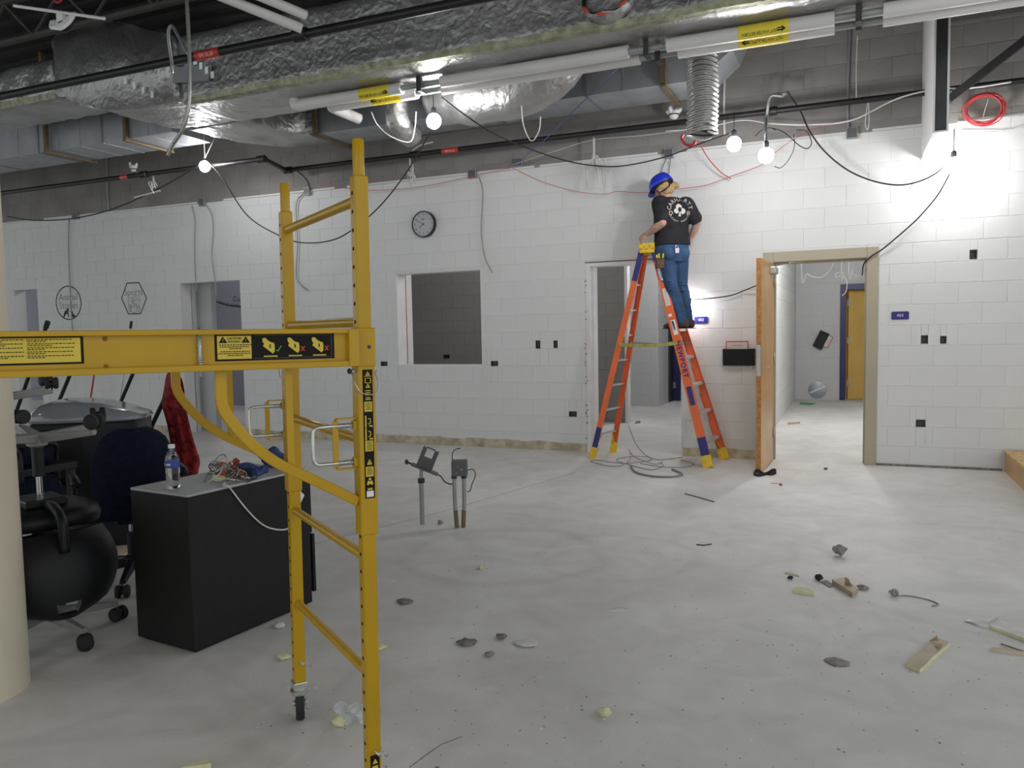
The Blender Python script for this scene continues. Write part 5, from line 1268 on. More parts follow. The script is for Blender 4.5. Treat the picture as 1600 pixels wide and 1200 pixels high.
H = lambda f, r, u: headc+HF*f+HR_*r+HUP*u
B_.ball(headc, .098, .076, .112, 20, 16, HM); B_.ball(H(.035, 0, -.06), .058, .052, .058, 16, 12, HM)      # skull, jaw
B_.ball(H(.104, 0, -.022), .020, .013, .024, 10, 8, HM); B_.ball(H(.085, 0, -.062), .016, .024, .010, 10, 8, HM); B_.ball(H(.078, 0, -.098), .02, .022, .016, 10, 8, HM)   # nose, mouth, chin
for s in (-1, 1):
    B_.ball(H(-.005, s*.077, -.02), .020, .010, .032, 10, 8, HM); B_.ball(H(.078, s*.033, .002), .016, .014, .012, 8, 6, HM)                # ears, brows
limb(B_, [neck-Vector((0, 0, .03)), H(-.02, 0, -.06)], [.058, .055])
def hand(wr, d, palm_n, curl, s=1.0, side=1):
    d = d.normalized(); pn = (palm_n-d*palm_n.dot(d)).normalized(); sd = d.cross(pn)*side
    M5 = Matrix(((d.x, sd.x, pn.x), (d.y, sd.y, pn.y), (d.z, sd.z, pn.z)))
    B_.ball(wr+d*.045, .052, .042, .017, 14, 10, M5)
    for i, (o, L_) in enumerate(((-.031, .070), (-.011, .080), (.010, .075), (.030, .060))):
        p = wr+d*.085+sd*o; a = 0.0; P_ = [p-d*.02, p]
        for f in (.42, .33, .25):
            a += curl[i]; p = p+(d*math.cos(a)+pn*math.sin(a))*L_*f+sd*o*.08; P_.append(p)
        limb(B_, P_, [.0095, .0092, .009, .0082, .007], 8, 3)
    p = wr+d*.025-sd*.036; t1 = (d*.75-sd*.55+pn*.35).normalized(); t2 = (d*.85+sd*.05+pn*.55).normalized()
    limb(B_, [wr+d*.012-sd*.015, p+t1*.02, p+t1*.042, p+t1*.042+t2*.03], [.015, .0125, .0105, .0085], 8, 3)
hand(wrL, G(1000, 374, -.14)-wrL, Vector((-.1, .7, -.6)), (.55, .62, .66, .7))
hand(wrR, Vector((-.6, .6, -.5)), Vector((-.6, .3, .5)), (.4, .4, .45, .5), side=-1)
body = remeshed(B_, .0055, 3, 'body', ['skin'], MAN)
# tattooed forearms: dark patches that sit in the skin
for k, (e, w_) in enumerate(((elL, wrL), (elR, wrR))):
    bv = BVHTree.FromPolygons([v.co.copy() for v in body.data.vertices], [tuple(p.vertices) for p in body.data.polygons]); inv = world_of(MAN).inverted()
    random.seed(30+k); q = MB(); ax = (w_-e).normalized(); cd_ = (CPOS-e).normalized(); sd = ax.cross(cd_).normalized()
    for i in range(16):
        t = random.uniform(.08, .8); o_ = e.lerp(w_, t)+cd_*.12+sd*random.uniform(-.03, .03); r_ = random.uniform(.006, .014); vs = []
        for j in range(7):
            a = j*.9; pt = o_+ax*r_*math.cos(a)*random.uniform(.5, 1.3)+sd*r_*math.sin(a)*random.uniform(.5, 1.3)
            h_ = bv.ray_cast(inv @ pt, -cd_); vs.append(None if h_[0] is None else h_[0]+h_[1]*.0008)
        if all(v is not None for v in vs) and max((v-vs[0]).length for v in vs) < .05: q.add(vs, [tuple(range(7))])
    if q.v:
        o = q.build('tattoo', 'wire_grey', body); o['kind'] = 'stuff'
for s in (-1, 1):
    q = MB(); q.ball(H(.088, s*.031, -.008), .009, .011, .008, 10, 8, HM); q.build('eye', 'white_print', MAN, world=True, smooth=True)
# ---- T-shirt
Q = MB()
loft(Q, [(G(1050, 384), .196, .135), (G(1050, 374), .188, .13), (G(1049, 360), .182, .125), (G(1049, 346), .188, .13), (G(1050, 332), .196, .132), (G(1050, 322), .185, .118), (G(1049, 315), .150, .095), (G(1046, 309), .085, .072)], PR, PF, power=2.5)
limb(Q, [shL+PR*.03, shL, shL.lerp(elL, .55), shL.lerp(elL, .82)], [.085, .078, .074, .074]); limb(Q, [shR-PR*.03, shR, shR.lerp(elR, .55), shR.lerp(elR, .78)], [.085, .078, .074, .076])
for i in range(9):      # soft creases round the waist
    a = random.uniform(0, 6.28); y = random.uniform(350, 380); c = G(1050, y); d_ = PR*.185*math.cos(a)+PF*.126*math.sin(a); t_ = (-PR*math.sin(a)+PF*math.cos(a))
    limb(Q, [c+d_-t_*.05, c+d_*1.01+Vector((0, 0, .012)), c+d_+t_*.05+Vector((0, 0, .025))], [.006, .012, .006], 8, 3)
shirt = remeshed(Q, .008, 4, 'tshirt', ['tee'], MAN)
bv = BVHTree.FromPolygons([v.co.copy() for v in shirt.data.vertices], [tuple(p.vertices) for p in shirt.data.polygons]); inv = world_of(MAN).inverted()
gc = G(1056, 331)-PF*.4; gy = Vector((0, 0, 1))
def on_back(pts, faces, name, m, lift=.0025):
    q = MB(); vs = []
    for a, c in pts:
        h_ = bv.ray_cast(inv @ (gc+PR*a+gy*c), PF); vs.append(h_[0]-PF*lift if h_[0] is not None else None)
    ok = [f for f in faces if all(vs[i] is not None for i in f)]
    q.add([v if v is not None else Vector((0, 0, 0)) for v in vs], ok)
    return q.build(name, m, shirt)
def arc_text(s, r, a0, a1, size, name, m, inner=False):
    for i, ch in enumerate(s):
        if ch == ' ': continue
        a = a0+(a1-a0)*i/(len(s)-1); tv, tf = text_mesh(ch, size, Matrix.Identity(4), 0); rot = a-math.pi/2 if not inner else a+math.pi/2
        P_ = [(r*math.cos(a)+v.x*math.cos(rot)-v.y*math.sin(rot), r*math.sin(a)+v.x*math.sin(rot)+v.y*math.cos(rot)) for v in tv]; on_back(P_, tf, name, m)
arc_text('CARHARTT', .114, R(168), R(14), .058, 'back_lettering', 'paper')
arc_text('READY GOODS', .116, R(212), R(328), .026, 'back_lettering', 'wire_white', True)
for ch, x in (('D', -.098), ('B', .098)):
    tv, tf = text_mesh(ch, .06, Matrix.Identity(4), 0); on_back([(x+v.x, -.03+v.y) for v in tv], tf, 'back_lettering', 'foam_yellow' if ch == 'D' else 'paper')
for cx, cy, r_ in ((-.008, .038, .030), (-.034, -.006, .028), (.032, -.008, .031)):
    P_ = [(cx, cy)]+[(cx+r_*math.cos(i*.2618)*(1+.12*math.cos(2*i*.2618)), cy+r_*math.sin(i*.2618)) for i in range(24)]
    on_back(P_, [(0, 1+i, 1+(i+1) % 24) for i in range(24)], 'clover_leaf', 'paper')
on_back([(-.014, -.062), (.014, -.062), (.005, -.02), (-.005, -.02)], [(0, 1, 2, 3)], 'clover_stem', 'paper')
P_ = [(.0, .008)]+[(.020*math.cos(i*.2618), .008+.026*math.sin(i*.2618)) for i in range(24)]
on_back(P_, [(0, 1+i, 1+(i+1) % 24) for i in range(24)], 'clover_heart', 'tee', .0045)
# ---- jeans
Q = MB()
loft(Q, [(G(1050, 376), .172, .118), (G(1050, 388), .180, .128), (G(1051, 400), .182, .130), (G(1051, 410), .165, .115)], PR, PF)
for s, h in ((-1, hipL), (1, hipR)): Q.ball(h-PF*.055+Vector((0, 0, .0)), .088, .088, .095, 16, 12)
for h, k, a, sx in ((hipL, knL, anL, -1), (hipR, knR, anR, 1)):
    limb(Q, [h+Vector((0, 0, -.01)), h.lerp(k, .5)+Vector((0, 0, 0)), k], [.100, .086, .072]); limb(Q, [k, k.lerp(a, .45)+Vector((.008, 0, 0)), a+Vector((0, 0, .0))], [.073, .070, .064])
    for i in range(4): c = k+Vector((random.uniform(-.02, .02), -.02, -.05+i*.03)); limb(Q, [c-PR*.055-PF*.03, c-PF*.065, c+PR*.055-PF*.03], [.004, .011, .004], 8, 3)
    for i in range(3): c = a+Vector((0, 0, .02+i*.04)); limb(Q, [c-PR*.05-PF*.03, c-PF*.055+Vector((0, 0, .01)), c+PR*.05-PF*.03], [.005, .013, .005], 8, 3)
jeans = remeshed(Q, .008, 4, 'jeans', ['denim'], MAN)
bvj = BVHTree.FromPolygons([v.co.copy() for v in jeans.data.vertices], [tuple(p.vertices) for p in jeans.data.polygons])
for px_ in (1038, 1063):
    c = G(px_, 397)-PF*.4; q = MB(); P_ = []
    for a, z in ((-.058, .055), (.058, .055), (.055, -.045), (0, -.07), (-.055, -.045), (-.058, .055)):
        P_.append((a, z))
    pts = []
    for (a0, z0), (a1, z1) in zip(P_[:-1], P_[1:]):
        for t in range(6): pts.append((a0+(a1-a0)*t/6, z0+(z1-z0)*t/6))
    vs = []
    for a, z in pts:
        h_ = bvj.ray_cast(inv @ (c+PR*a+PU*z), PF); vs.append(h_[0]-PF*.001 if h_[0] is not None else None)
    vs = [v for v in vs if v is not None]
    if len(vs) > 4: q.tube(vs, .0022, 4); q.build('pocket_seam', 'denim', jeans)
# ---- work boots (both point to the left, towards the ladder)
for a in (anL, anR):
    q = MB(); d = Vector((-.98, .12, 0)).normalized(); sd = Vector((-d.y, d.x, 0)); b0 = Vector((a.x, a.y, stepz))
    def sec(f, w, z0, z1): return [b0+d*f+sd*(s*w)+Vector((0, 0, z)) for s, z in ((-1, z0), (1, z0), (1, (z0+z1)*.6), (.6, z1), (-.6, z1), (-1, (z0+z1)*.6))]
    S_ = [sec(-.085, .028, .012, .08), sec(-.06, .038, .004, .11), sec(0, .042, .004, .115), sec(.06, .046, .004, .085), (sec(.13, .05, .004, .065)), sec(.17, .045, .006, .055), sec(.195, .025, .012, .035)]
    vs = [v for r_ in S_ for v in r_]; fs = [(i*6+k, i*6+(k+1) % 6, (i+1)*6+(k+1) % 6, (i+1)*6+k) for i in range(6) for k in range(6)]+[tuple(reversed(range(6))), tuple(36+k for k in range(6))]
    q.add(vs, fs); bt = q.build('boot', 'leather', MAN, world=True, smooth=True); m5 = bt.modifiers.new('s', 'SUBSURF'); m5.levels = m5.render_levels = 2
    q = MB(); q.prism([(-.09, 0), (.0, -.0), (.19, 0), (.19, .008), (-.09, .008)], b0-sd*.046, d, PU, sd*.092); q.build('sole', 'rubber', bt, world=True, bevel=.003)
# ---- hair
q = MB(); q.ball(H(-.022, 0, .012), .096, .088, .098, 18, 14, HM); q.ball(H(-.045, 0, -.045), .072, .072, .06, 16, 12, HM); q.ball(H(-.115, .03, -.035), .036, .036, .044, 12, 10, HM); q.ball(H(-.145, .035, -.06), .024, .024, .034, 10, 8, HM)
random.seed(12)
for i in range(26):
    a = random.uniform(-2.4, 2.4); r_ = .088; p0 = H(-r_*math.cos(a), r_*.9*math.sin(a), random.uniform(-.02, .05)); p1 = p0-HUP*random.uniform(.02, .05)-HF*.012; limb(q, [p0, p1], [.010, .005], 6, 2)
remeshed(q, .006, 2, 'hair', ['hair'], MAN)
# ---- hard hat
HH = thing_part('hard_hat', MAN); HH['label'] = 'glossy blue hard hat'
vs = []; fs = []; n = 36; m_ = 12
HO = H(.0, 0, .035)
for i in range(m_+1):
    ph = math.pi/2*i/m_
    for k in range(n):
        a = 2*math.pi*k/n; rf = .138*math.cos(ph)**.8; rr = .118*math.cos(ph)**.8; z = .128*math.sin(ph)
        rid = .006*max(0, math.cos(2*a)**8)*0
        vs.append(HO+HF*rf*math.cos(a)+HR_*rr*math.sin(a)+HUP*(z+.007*math.exp(-(math.sin(a)*rr/.016)**2)*(1 if i > 1 else 0)))
for i in range(m_):
    for k in range(n): fs.append((i*n+k, i*n+(k+1) % n, (i+1)*n+(k+1) % n, (i+1)*n+k))
q = MB(); q.add(vs, fs); o = q.build('shell', 'helmet', HH, world=True, smooth=True); sd_ = o.modifiers.new('t', 'SOLIDIFY'); sd_.thickness = .003
q = MB(); vs = []; fs = []; N_ = 25
for i in range(N_):
    a = R(-88)+R(176)*i/(N_-1); ext = .048*math.cos(a)**.6 if abs(a) < R(87) else .0
    p0 = HO+HF*.136*math.cos(a)+HR_*.117*math.sin(a); p1 = p0+HF*(ext+.004)*math.cos(a*.6)+HR_*.010*math.sin(a)-HUP*(.016*math.cos(a))
    vs += [p0+HUP*.004, p1+HUP*.002, p1-HUP*.003, p0-HUP*.003]
for i in range(N_-1):
    for k in range(4): fs.append((i*4+k, i*4+(k+1) % 4, (i+1)*4+(k+1) % 4, (i+1)*4+k))
q.add(vs, fs); q.build('brim', 'helmet', HH, world=True, smooth=True)
q = MB(); q.tube([HO+HF*.128*math.cos(a)+HR_*.108*math.sin(a)-HUP*.012 for a in [i*2*math.pi/28 for i in range(28)]], .010, 6, closed=True); q.build('headband', 'plastic_black', HH, world=True, smooth=True)
for s in (-1, 1):
    q = MB(); P_ = spline([HO+HF*.03+HR_*s*.106-HUP*.01, H(.01, s*.088, -.05), H(.055, s*.055, -.105), H(.07, 0, -.122)], 6); q.tube(P_, .006, 5); q.build('chin_strap', 'plastic_black', HH, world=True, smooth=True)
    q = MB(); P_ = spline([HO-HF*.118+HR_*s*.03-HUP*.01, H(-.112, s*.035, -.03), H(-.085, s*.075, -.055), H(-.01, s*.09, -.05)], 6); q.tube(P_, .007, 5); q.build('nape_strap', 'plastic_black', HH, world=True, smooth=True)
q = MB(); q.lathe([(.018, 0), (.016, .02)], 12, basis(H(-.118, 0, -.005), HR_, HUP)); q.build('ratchet_knob', 'plastic_black', HH, world=True, smooth='auto')
# ---- tool pouch and keys
c = G(1031, 411, -.20); PT = thing_part('tool_pouch', MAN)
q = MB(); q.obox(c, PR*.045, PF*.022, PU*.055); q.build('pouch', 'leather', PT, world=True, bevel=.008)
for i, (dx, m_) in enumerate(((-.03, 'label_yellow'), (-.008, 'label_yellow'), (.012, 'plastic_black'), (.032, 'label_yellow'))):
    q = MB(); q.tube([c+PR*dx+PU*.02, c+PR*(dx*1.15)+PU*(.085+.012*(i % 2))], .009, 8); q.build('tool_handle', m_, PT, world=True, smooth='auto')
h_ = bvj.ray_cast(inv @ (G(1049, 390)-PF*.4), PF); kp = (world_of(MAN) @ h_[0])-PF*.012 if h_[0] is not None else G(1049, 390)-PF*.15
KY = thing_part('key_clip', MAN)
q = MB(); q.tube([kp+PR*.016*math.cos(a)+PU*(.016*math.sin(a)+.01) for a in [i*.5 for i in range(13)]], .003, 6, closed=True); q.build('ring', 'chrome', KY, world=True, smooth=True)
for i, (dx, m_) in enumerate(((-.02, 'sign_blue'), (-.004, 'white_print'), (.014, 'chrome'))):
    q = MB(); q.obox(kp+PR*dx-PU*.025-PF*.004*i, PR*.010, PF*.002, (PU+PR*dx*6).normalized()*.026); q.build('key', m_, KY, world=True)
# ================================================================== left cluster: cabinet, chairs, poles
CN = Vector((-2.72, 2.605, 0)); d2 = Vector((.115, .993, 0)).normalized(); d1 = Vector((-d2.y, d2.x, 0)); CWd, CLn, CHt = .41, .745, .735
CAB = thing('file_cabinet', 'black steel file cabinet with a dusty grey top, side towards the camera', 'cabinet', CN+d1*CWd/2+d2*CLn/2)
CAB.rotation_euler = (0, 0, math.atan2(d2.y, d2.x))     # local x = along d2, y = along d1
b = MB(); b.box(-CLn/2, CLn/2, -CWd/2, CWd/2, .012, CHt-.012); b.build('body', 'cab_black', CAB, bevel=.004)
b = MB(); b.box(-CLn/2, CLn/2, -CWd/2, CWd/2, CHt-.012, CHt); b.build('top', 'cab_top', CAB, bevel=.003)
b = MB(); b.box(-CLn/2+.02, CLn/2-.02, -CWd/2+.02, CWd/2-.02, 0, .014); b.build('plinth', 'hole', CAB)
for z0, z1, ex in ((.385, .708, .004), (.06, .375, .022)):
    b = MB(); b.box(CLn/2+ex-.002, CLn/2+ex+.018, -CWd/2+.006, CWd/2-.006, z0, z1); dr = b.build('drawer', 'cab_black', CAB, bevel=.003)
    b = MB(); b.box(CLn/2+ex+.018, CLn/2+ex+.032, -.07, .07, z1-.05, z1-.035); b.build('pull', 'plastic_black', dr, bevel=.002)
b = MB(); M5 = basis((.285, -CWd/2-.0008, .585), (1, 0, 0), (0, 0, 1)); b.obox(M5.translation, (.030, 0, .038), (0, .0006, 0), (-.026, 0, .026)); b.build('sticker', 'white_print', CAB)
# bottle of water
bp_ = atZ(271, 763, CHt); BT = thing('water_bottle', 'clear plastic water bottle with blue label on the cabinet', 'bottle', bp_)
prof = [(.0, .0), (.026, 0), (.0305, .006), (.031, .02), (.029, .035), (.0315, .05), (.029, .065), (.0315, .08), (.031, .095), (.0315, .13), (.0315, .135), (.028, .150), (.018, .172), (.0125, .180), (.0125, .196)]
b = MB(); b.lathe(prof[1:], 28, None); b.build('bottle_body', 'bottle', BT, smooth=True)
b = MB(); b.lathe([(.0318, .100), (.0318, .132)], 28); o = b.build('label_band', 'bottle_label', BT, smooth='auto')
for a in (-2.2, -1.3): 
    q = MB(); q.obox((.0322*math.cos(a), .0322*math.sin(a), .117), Vector((-math.sin(a), math.cos(a), 0))*.010, Vector((math.cos(a), math.sin(a), 0))*.0006, (0, 0, .004)); q.build('label_print', 'white_print', o)
b = MB(); b.lathe([(.0145, .190), (.0150, .192), (.0150, .205), (.0135, .208)], 24); b.build('cap', 'cap_white', BT, smooth='auto')
# heap of stripped electrical parts
random.seed(44)
def top_at(px, py, dz=0.0): v = atZ(px, py, CHt); v.z += dz; return v
def receptacle(px, py, dz, rot, m, label):
    c = top_at(px, py, dz); t = thing('receptacle', label, 'outlet', c, group='stripped receptacles'); t.rotation_euler = rot
    q = MB(); q.box(-.034, .034, -.017, .017, 0, .024); q.build('housing', m, t, bevel=.006)
    for x in (-.018, .018):
        q = MB(); q.lathe([(.014, .024), (.0135, .028)], 16, Matrix.Translation((x, 0, 0))); fc = q.build('outlet_face', m, t, smooth='auto')
        q = MB(); q.box(x-.006, x-.004, -.005, .005, .0275, .0285); q.box(x+.004, x+.006, -.005, .005, .0275, .0285); q.box(x-.0015, x+.0015, -.010, -.007, .0275, .0285); q.build('slots', 'hole', fc)
    q = MB(); q.box(-.052, .052, -.010, .010, .010, .012); q.build('strap_plate', 'zinc', t)
receptacle(352, 733, .012, (.9, .2, .5), 'outlet_orange', 'orange receptacle on top of the wire heap')
receptacle(346, 748, .006, (.7, -.5, 1.2), 'outlet_orange', 'orange receptacle low in the wire heap, nearest the white cord')
receptacle(377, 744, .012, (1.0, .1, .15), 'outlet_orange', 'orange duplex receptacle face-on at the right of the wire heap')
receptacle(372, 734, .020, (.5, .6, -.6), 'socket_red', 'dark red receptacle behind the wire heap')
T = thing('switch', 'ivory switch with yellow plug tip in the wire heap', 'switch', top_at(341, 751, .002)); T.rotation_euler = (.4, .2, .8)
b = MB(); b.box(-.03, .03, -.014, .014, 0, .022); b.build('housing', 'foam_yellow', T, bevel=.004); b = MB(); b.tube([(.03, 0, .01), (.055, 0, .012)], .009, 8); b.build('plug_tip', 'label_yellow', T, smooth='auto')
WH = thing('wire_heap', 'tangled heap of cut grey and white wires on the cabinet', 'wire bundle', top_at(355, 748))
for k in range(34):
    c = top_at(random.uniform(333, 392), random.uniform(737, 754), .006); q = MB(); r_ = random.uniform(.02, .045); a0 = random.uniform(0, 6.28); tz = random.uniform(.01, .075)
    q.tube(spline([c+Vector((r_*math.cos(a0), r_*math.sin(a0), 0)), c+Vector((r_*math.cos(a0+1.6), r_*math.sin(a0+1.6), tz*.6)), c+Vector((r_*math.cos(a0+3), r_*math.sin(a0+3), tz)), c+Vector((r_*math.cos(a0+4.4), r_*math.sin(a0+4.4), tz*.5))], 5), .0024, 5)
    q.build('wire', random.choice(('wire_grey', 'wire_grey', 'wire_white', 'wire_black', 'conduit')), WH, world=True, smooth=True)
q = MB(); q.tube(spline([top_at(318, 754, .003), top_at(328, 742, .02), top_at(340, 730, .05), top_at(352, 728, .06), top_at(358, 742, .03)], 5), .003, 5); q.build('wire', 'wire_grey', WH, world=True, smooth=True)
cdP = [top_at(352, 757, .006), top_at(349, 760, .006), top_at(356, 762, .008)]; e0 = atZ(360, 763, CHt)
def side_at(px, py):      # point just off the long cabinet side that faces the camera
    n_ = -d1; d = _ray(px, py); t_ = ((CN-d1*.008-CPOS).dot(n_))/(d.dot(n_)); return CPOS+d*t_
cable('white_cable', cdP+[side_at(362, 766)]+[side_at(*q_) for q_ in ((375, 783), (390, 801), (408, 818), (425, 826), (447, 827), (462, 815))], .0042, 'wire_white', 'white cord hanging down the side of the cabinet')
# blue cloth bundles
def cloth(name, c, size, m, label, seed, n=60):
    q = MB(); random.seed(seed); vs = []; nu, nv = 18, 10
    for i in range(7): q.ball(c+Vector((random.uniform(-.5, .5)*size[0], random.uniform(-.5, .5)*size[1], size[2]*random.uniform(.25, .7))), size[0]*random.uniform(.28, .5), size[1]*random.uniform(.3, .5), size[2]*random.uniform(.25, .45), 12, 8)
    q.ball(c+Vector((0, 0, size[2]*.3)), size[0]*.7, size[1]*.6, size[2]*.32, 12, 8)
    o = remeshed(q, .006, 1, name, [m], None)
    for v in o.data.vertices: v.co += noise.noise_vector(v.co*14)*.020+noise.noise_vector(v.co*38)*.009
    mz = min(v.co.z for v in o.data.vertices); ctr = Vector((c.x, c.y, mz))
    for v in o.data.vertices: v.co -= ctr
    o.location = Vector((c.x, c.y, c.z)); tag(o, label, 'cloth', 'blue rags')
cloth('rag', top_at(398, 747), (.095, .065, .055), 'blue_rag', 'crumpled dark blue rag at the front edge of the cabinet top', 3)
cloth('rag', top_at(425, 730), (.075, .075, .09), 'blue_rag', 'crumpled blue rag standing higher beside the scaffold post', 5)

# office chairs
def caster_pair(parent, c, ang, zs=1):
    t = thing_part('caster', parent); d = Vector((math.cos(ang), math.sin(ang), 0)); s_ = Vector((-d.y, d.x, 0))
    for k in (-1, 1):
        q = MB(); q.lathe([(.012, -.013), (.032, -.013), (.036, -.006), (.036, .008), (.028, .014), (.012, .014)], 20, basis(c+s_*k*.022+Vector((0, 0, .036)), d, (0, 0, 1))); q.build('wheel', 'rubber', t, smooth='auto')
    q = MB(); q.ball(c+Vector((0, 0, .042)), .028, .026, .022); q.build('hood', 'plastic_black', t, smooth=True)
    q = MB(); q.tube([c+Vector((0, 0, .045)), c+Vector((0, 0, .075))], .006, 8); q.build('stem', 'dark_steel', t, smooth='auto')
def office_chair(label, loc, rotz, inverted=False, fab='fabric_navy', arm_m='grey_arm', arms=True, a0=0.0, back_h=.50, seat_z=.47, back_w=.22, hole=True):
    t = thing('office_chair', label, 'chair', loc, group='dark office chairs')
    t.rotation_euler = (math.pi if inverted else 0, 0, rotz)
    for i in range(5):
        a = a0+i*2*math.pi/5; d = Vector((math.cos(a), math.sin(a), 0)); s_ = Vector((-d.y, d.x, 0)); q = MB()
        P0, P1 = d*.03+Vector((0, 0, .120)), d*.315+Vector((0, 0, .088)); vs = []
        for p, w, h in ((P0, .030, .022), ((P0+P1)/2, .024, .018), (P1, .017, .012)):
            vs += [p+s_*w-Vector((0, 0, h)), p+s_*w*.7+Vector((0, 0, h)), p-s_*w*.7+Vector((0, 0, h)), p-s_*w-Vector((0, 0, h))]
        q.add(vs, [(i_*4+k, i_*4+(k+1) % 4, (i_+1)*4+(k+1) % 4, (i_+1)*4+k) for i_ in range(2) for k in range(4)]+[(3, 2, 1, 0), (8, 9, 10, 11)])
        q.build('base_arm', arm_m, t, bevel=.004); caster_pair(t, P1+Vector((0, 0, -.088)), a+1.1+i)
    q = MB(); q.lathe([(.045, .095), (.045, .15), (.030, .16)], 20); q.build('hub', arm_m, t, smooth='auto')
    q = MB(); q.lathe([(.026, .12), (.026, .30), (.0265, .30)], 20); q.build('column_cover', 'plastic_black', t, smooth='auto')
    q = MB(); q.lathe([(.014, .29), (.014, seat_z-.08)], 16); q.build('gas_lift', 'chrome', t, smooth='auto')
    q = MB(); q.box(-.10, .12, -.09, .09, seat_z-.10, seat_z-.06); q.build('mechanism', 'plastic_black', t, bevel=.01)
    q = MB(); S_ = []
    for z, r_ in ((seat_z-.06, .78), (seat_z-.045, .95), (seat_z-.01, 1.0), (seat_z+.025, .96), (seat_z+.035, .80)): S_.append((Vector((0.02, 0, z)), .245*r_, .235*r_))
    loft(q, S_, Vector((0, 1, 0)), Vector((1, 0, 0)), 32, 3.2); q.build('seat', fab, t, smooth=True)
    # back shell at the rear (-x), gently curved, with a grip hole near its top
    q = MB(); nu, nv = 17, 15; vs = []; fs = []; th_ = .045
    def bpnt(u, v, side):
        z = seat_z+.04+v*back_h; w = back_w*(.78+.30*math.sin(math.pi*min(1, v*.95+.12)))*(1 if v < .82 else math.sqrt(max(.08, 1-((v-.82)/.18)**2*.75)))
        y = u*w; x = -.225-.05*v-.03*math.sin(math.pi*v)+.055*u*u
        return Vector((x+(side*th_*(1-.7*abs(u)**4)*(1-.6*abs(2*v-1)**6)), y, z))
    for side in (0, 1):
        for j in range(nv):
            for i in range(nu): vs.append(bpnt(-1+2*i/(nu-1), j/(nv-1), -side))
    K = nu*nv
    def isH(i, j): return hole and j in (11, 12) and 6 <= i <= 9
    for j in range(nv-1):
        for i in range(nu-1):
            a, b_, c_, d_ = j*nu+i, j*nu+i+1, (j+1)*nu+i+1, (j+1)*nu+i
            if isH(i, j): continue
            fs += [(a, b_, c_, d_), (K+d_, K+c_, K+b_, K+a)]
    for j in range(nv-1):
        for i in range(nu-1):
            if isH(i, j):
                a, b_, c_, d_ = j*nu+i, j*nu+i+1, (j+1)*nu+i+1, (j+1)*nu+i
                if not isH(i-1, j): fs.append((a, d_, K+d_, K+a))
                if not isH(i+1, j): fs.append((c_, b_, K+b_, K+c_))
                if not isH(i, j-1): fs.append((b_, a, K+a, K+b_))
                if not isH(i, j+1): fs.append((d_, c_, K+c_, K+d_))
    for i in range(nu-1): fs += [(i+1, i, K+i, K+i+1), ((nv-1)*nu+i, (nv-1)*nu+i+1, K+(nv-1)*nu+i+1, K+(nv-1)*nu+i)]
    for j in range(nv-1): fs += [(j*nu, (j+1)*nu, K+(j+1)*nu, K+j*nu), ((j+1)*nu+nu-1, j*nu+nu-1, K+j*nu+nu-1, K+(j+1)*nu+nu-1)]
    q.add(vs, fs); bk = q.build('backrest', 'plastic_black' if fab == 'plastic_black' else fab, t, smooth='auto')
    q = MB(); vs = [bpnt(-.86+1.72*i/12, .06+.86*j/10, .0)+Vector((.014+.016*math.sin(math.pi*i/12)*math.sin(math.pi*j/10), 0, 0)) for j in range(11) for i in range(13)]
    q.add(vs, [(j*13+i, j*13+i+1, (j+1)*13+i+1, (j+1)*13+i) for j in range(10) for i in range(12) if not (hole and j >= 8 and 4 <= i <= 7)]); q.build('back_cushion', fab, bk, smooth=True)
    q = MB(); q.tube(spline([(-.05, 0, seat_z-.075), (-.20, 0, seat_z-.07), (-.285, 0, seat_z-.02), (-.30, 0, seat_z+.12)], 6), .022, 10); q.build('back_bracket', 'plastic_black', t, smooth=True)
    if arms:
        for s in (-1, 1):
            q = MB(); P_ = spline([(-.02, s*.17, seat_z-.07), (-.02, s*.275, seat_z-.06), (0, s*.285, seat_z+.02), (0, s*.285, seat_z+.17)], 6); q.tube(P_, .016, 8); q.build('arm_post', 'plastic_black', t, smooth=True)
            q = MB(); q.tube(spline([(-.13, s*.285, seat_z+.165), (-.09, s*.285, seat_z+.185), (.03, s*.285, seat_z+.190), (.13, s*.28, seat_z+.18), (.155, s*.275, seat_z+.16)], 5), [.018]+[.026]*19+[.018], 10); q.build('arm_pad', 'plastic_black', t, smooth=True)
    return t
cA = atZ(74, 962, .105); cA.z = 0
camdir = math.atan2(-cA.y, -cA.x)
office_chair('lower dark office chair standing on its casters beside the column', cA, camdir+R(35), False, 'plastic_black', a0=R(-8)-camdir-R(35)+R(0), back_h=.10, seat_z=.44, arms=False, hole=False)
office_chair('upturned dark office chair on another chair, casters in the air', cA+Vector((.0, .0, 1.09)), camdir+math.pi+R(16), True, 'plastic_black', a0=R(4), seat_z=.50, back_h=.39, back_w=.235, arms=False)
office_chair('navy office chair behind the file cabinet, back towards the camera', Vector((-3.90, 3.30, 0)), math.atan2(3.3, -3.9)+R(8), False, 'fabric_navy', arm_m='plastic_black', seat_z=.46, back_h=.44, back_w=.205, hole=False, a0=.3)
office_chair('upturned chair at the back beside the column, one grey arm and caster showing', Vector((-4.78, 3.16, 1.21)), R(160), True, 'fabric_navy', a0=R(137), seat_z=.50, back_h=.46)
b = MB(); b.box(-5.08, -4.48, 2.88, 3.42, .628, .672)
TB = thing('side_desk', 'dark desk beside the column carrying the rear upturned chair', 'desk', (-4.78, 3.15, 0)); b.build('desk_top', 'plastic_black', TB, world=True, bevel=.005)
for x in (-5.05, -4.51):
    for y in (2.91, 3.39):
        q = MB(); q.box(x-.02, x+.02, y-.02, y+.02, 0, .628); q.build('leg', 'plastic_black', TB, world=True)
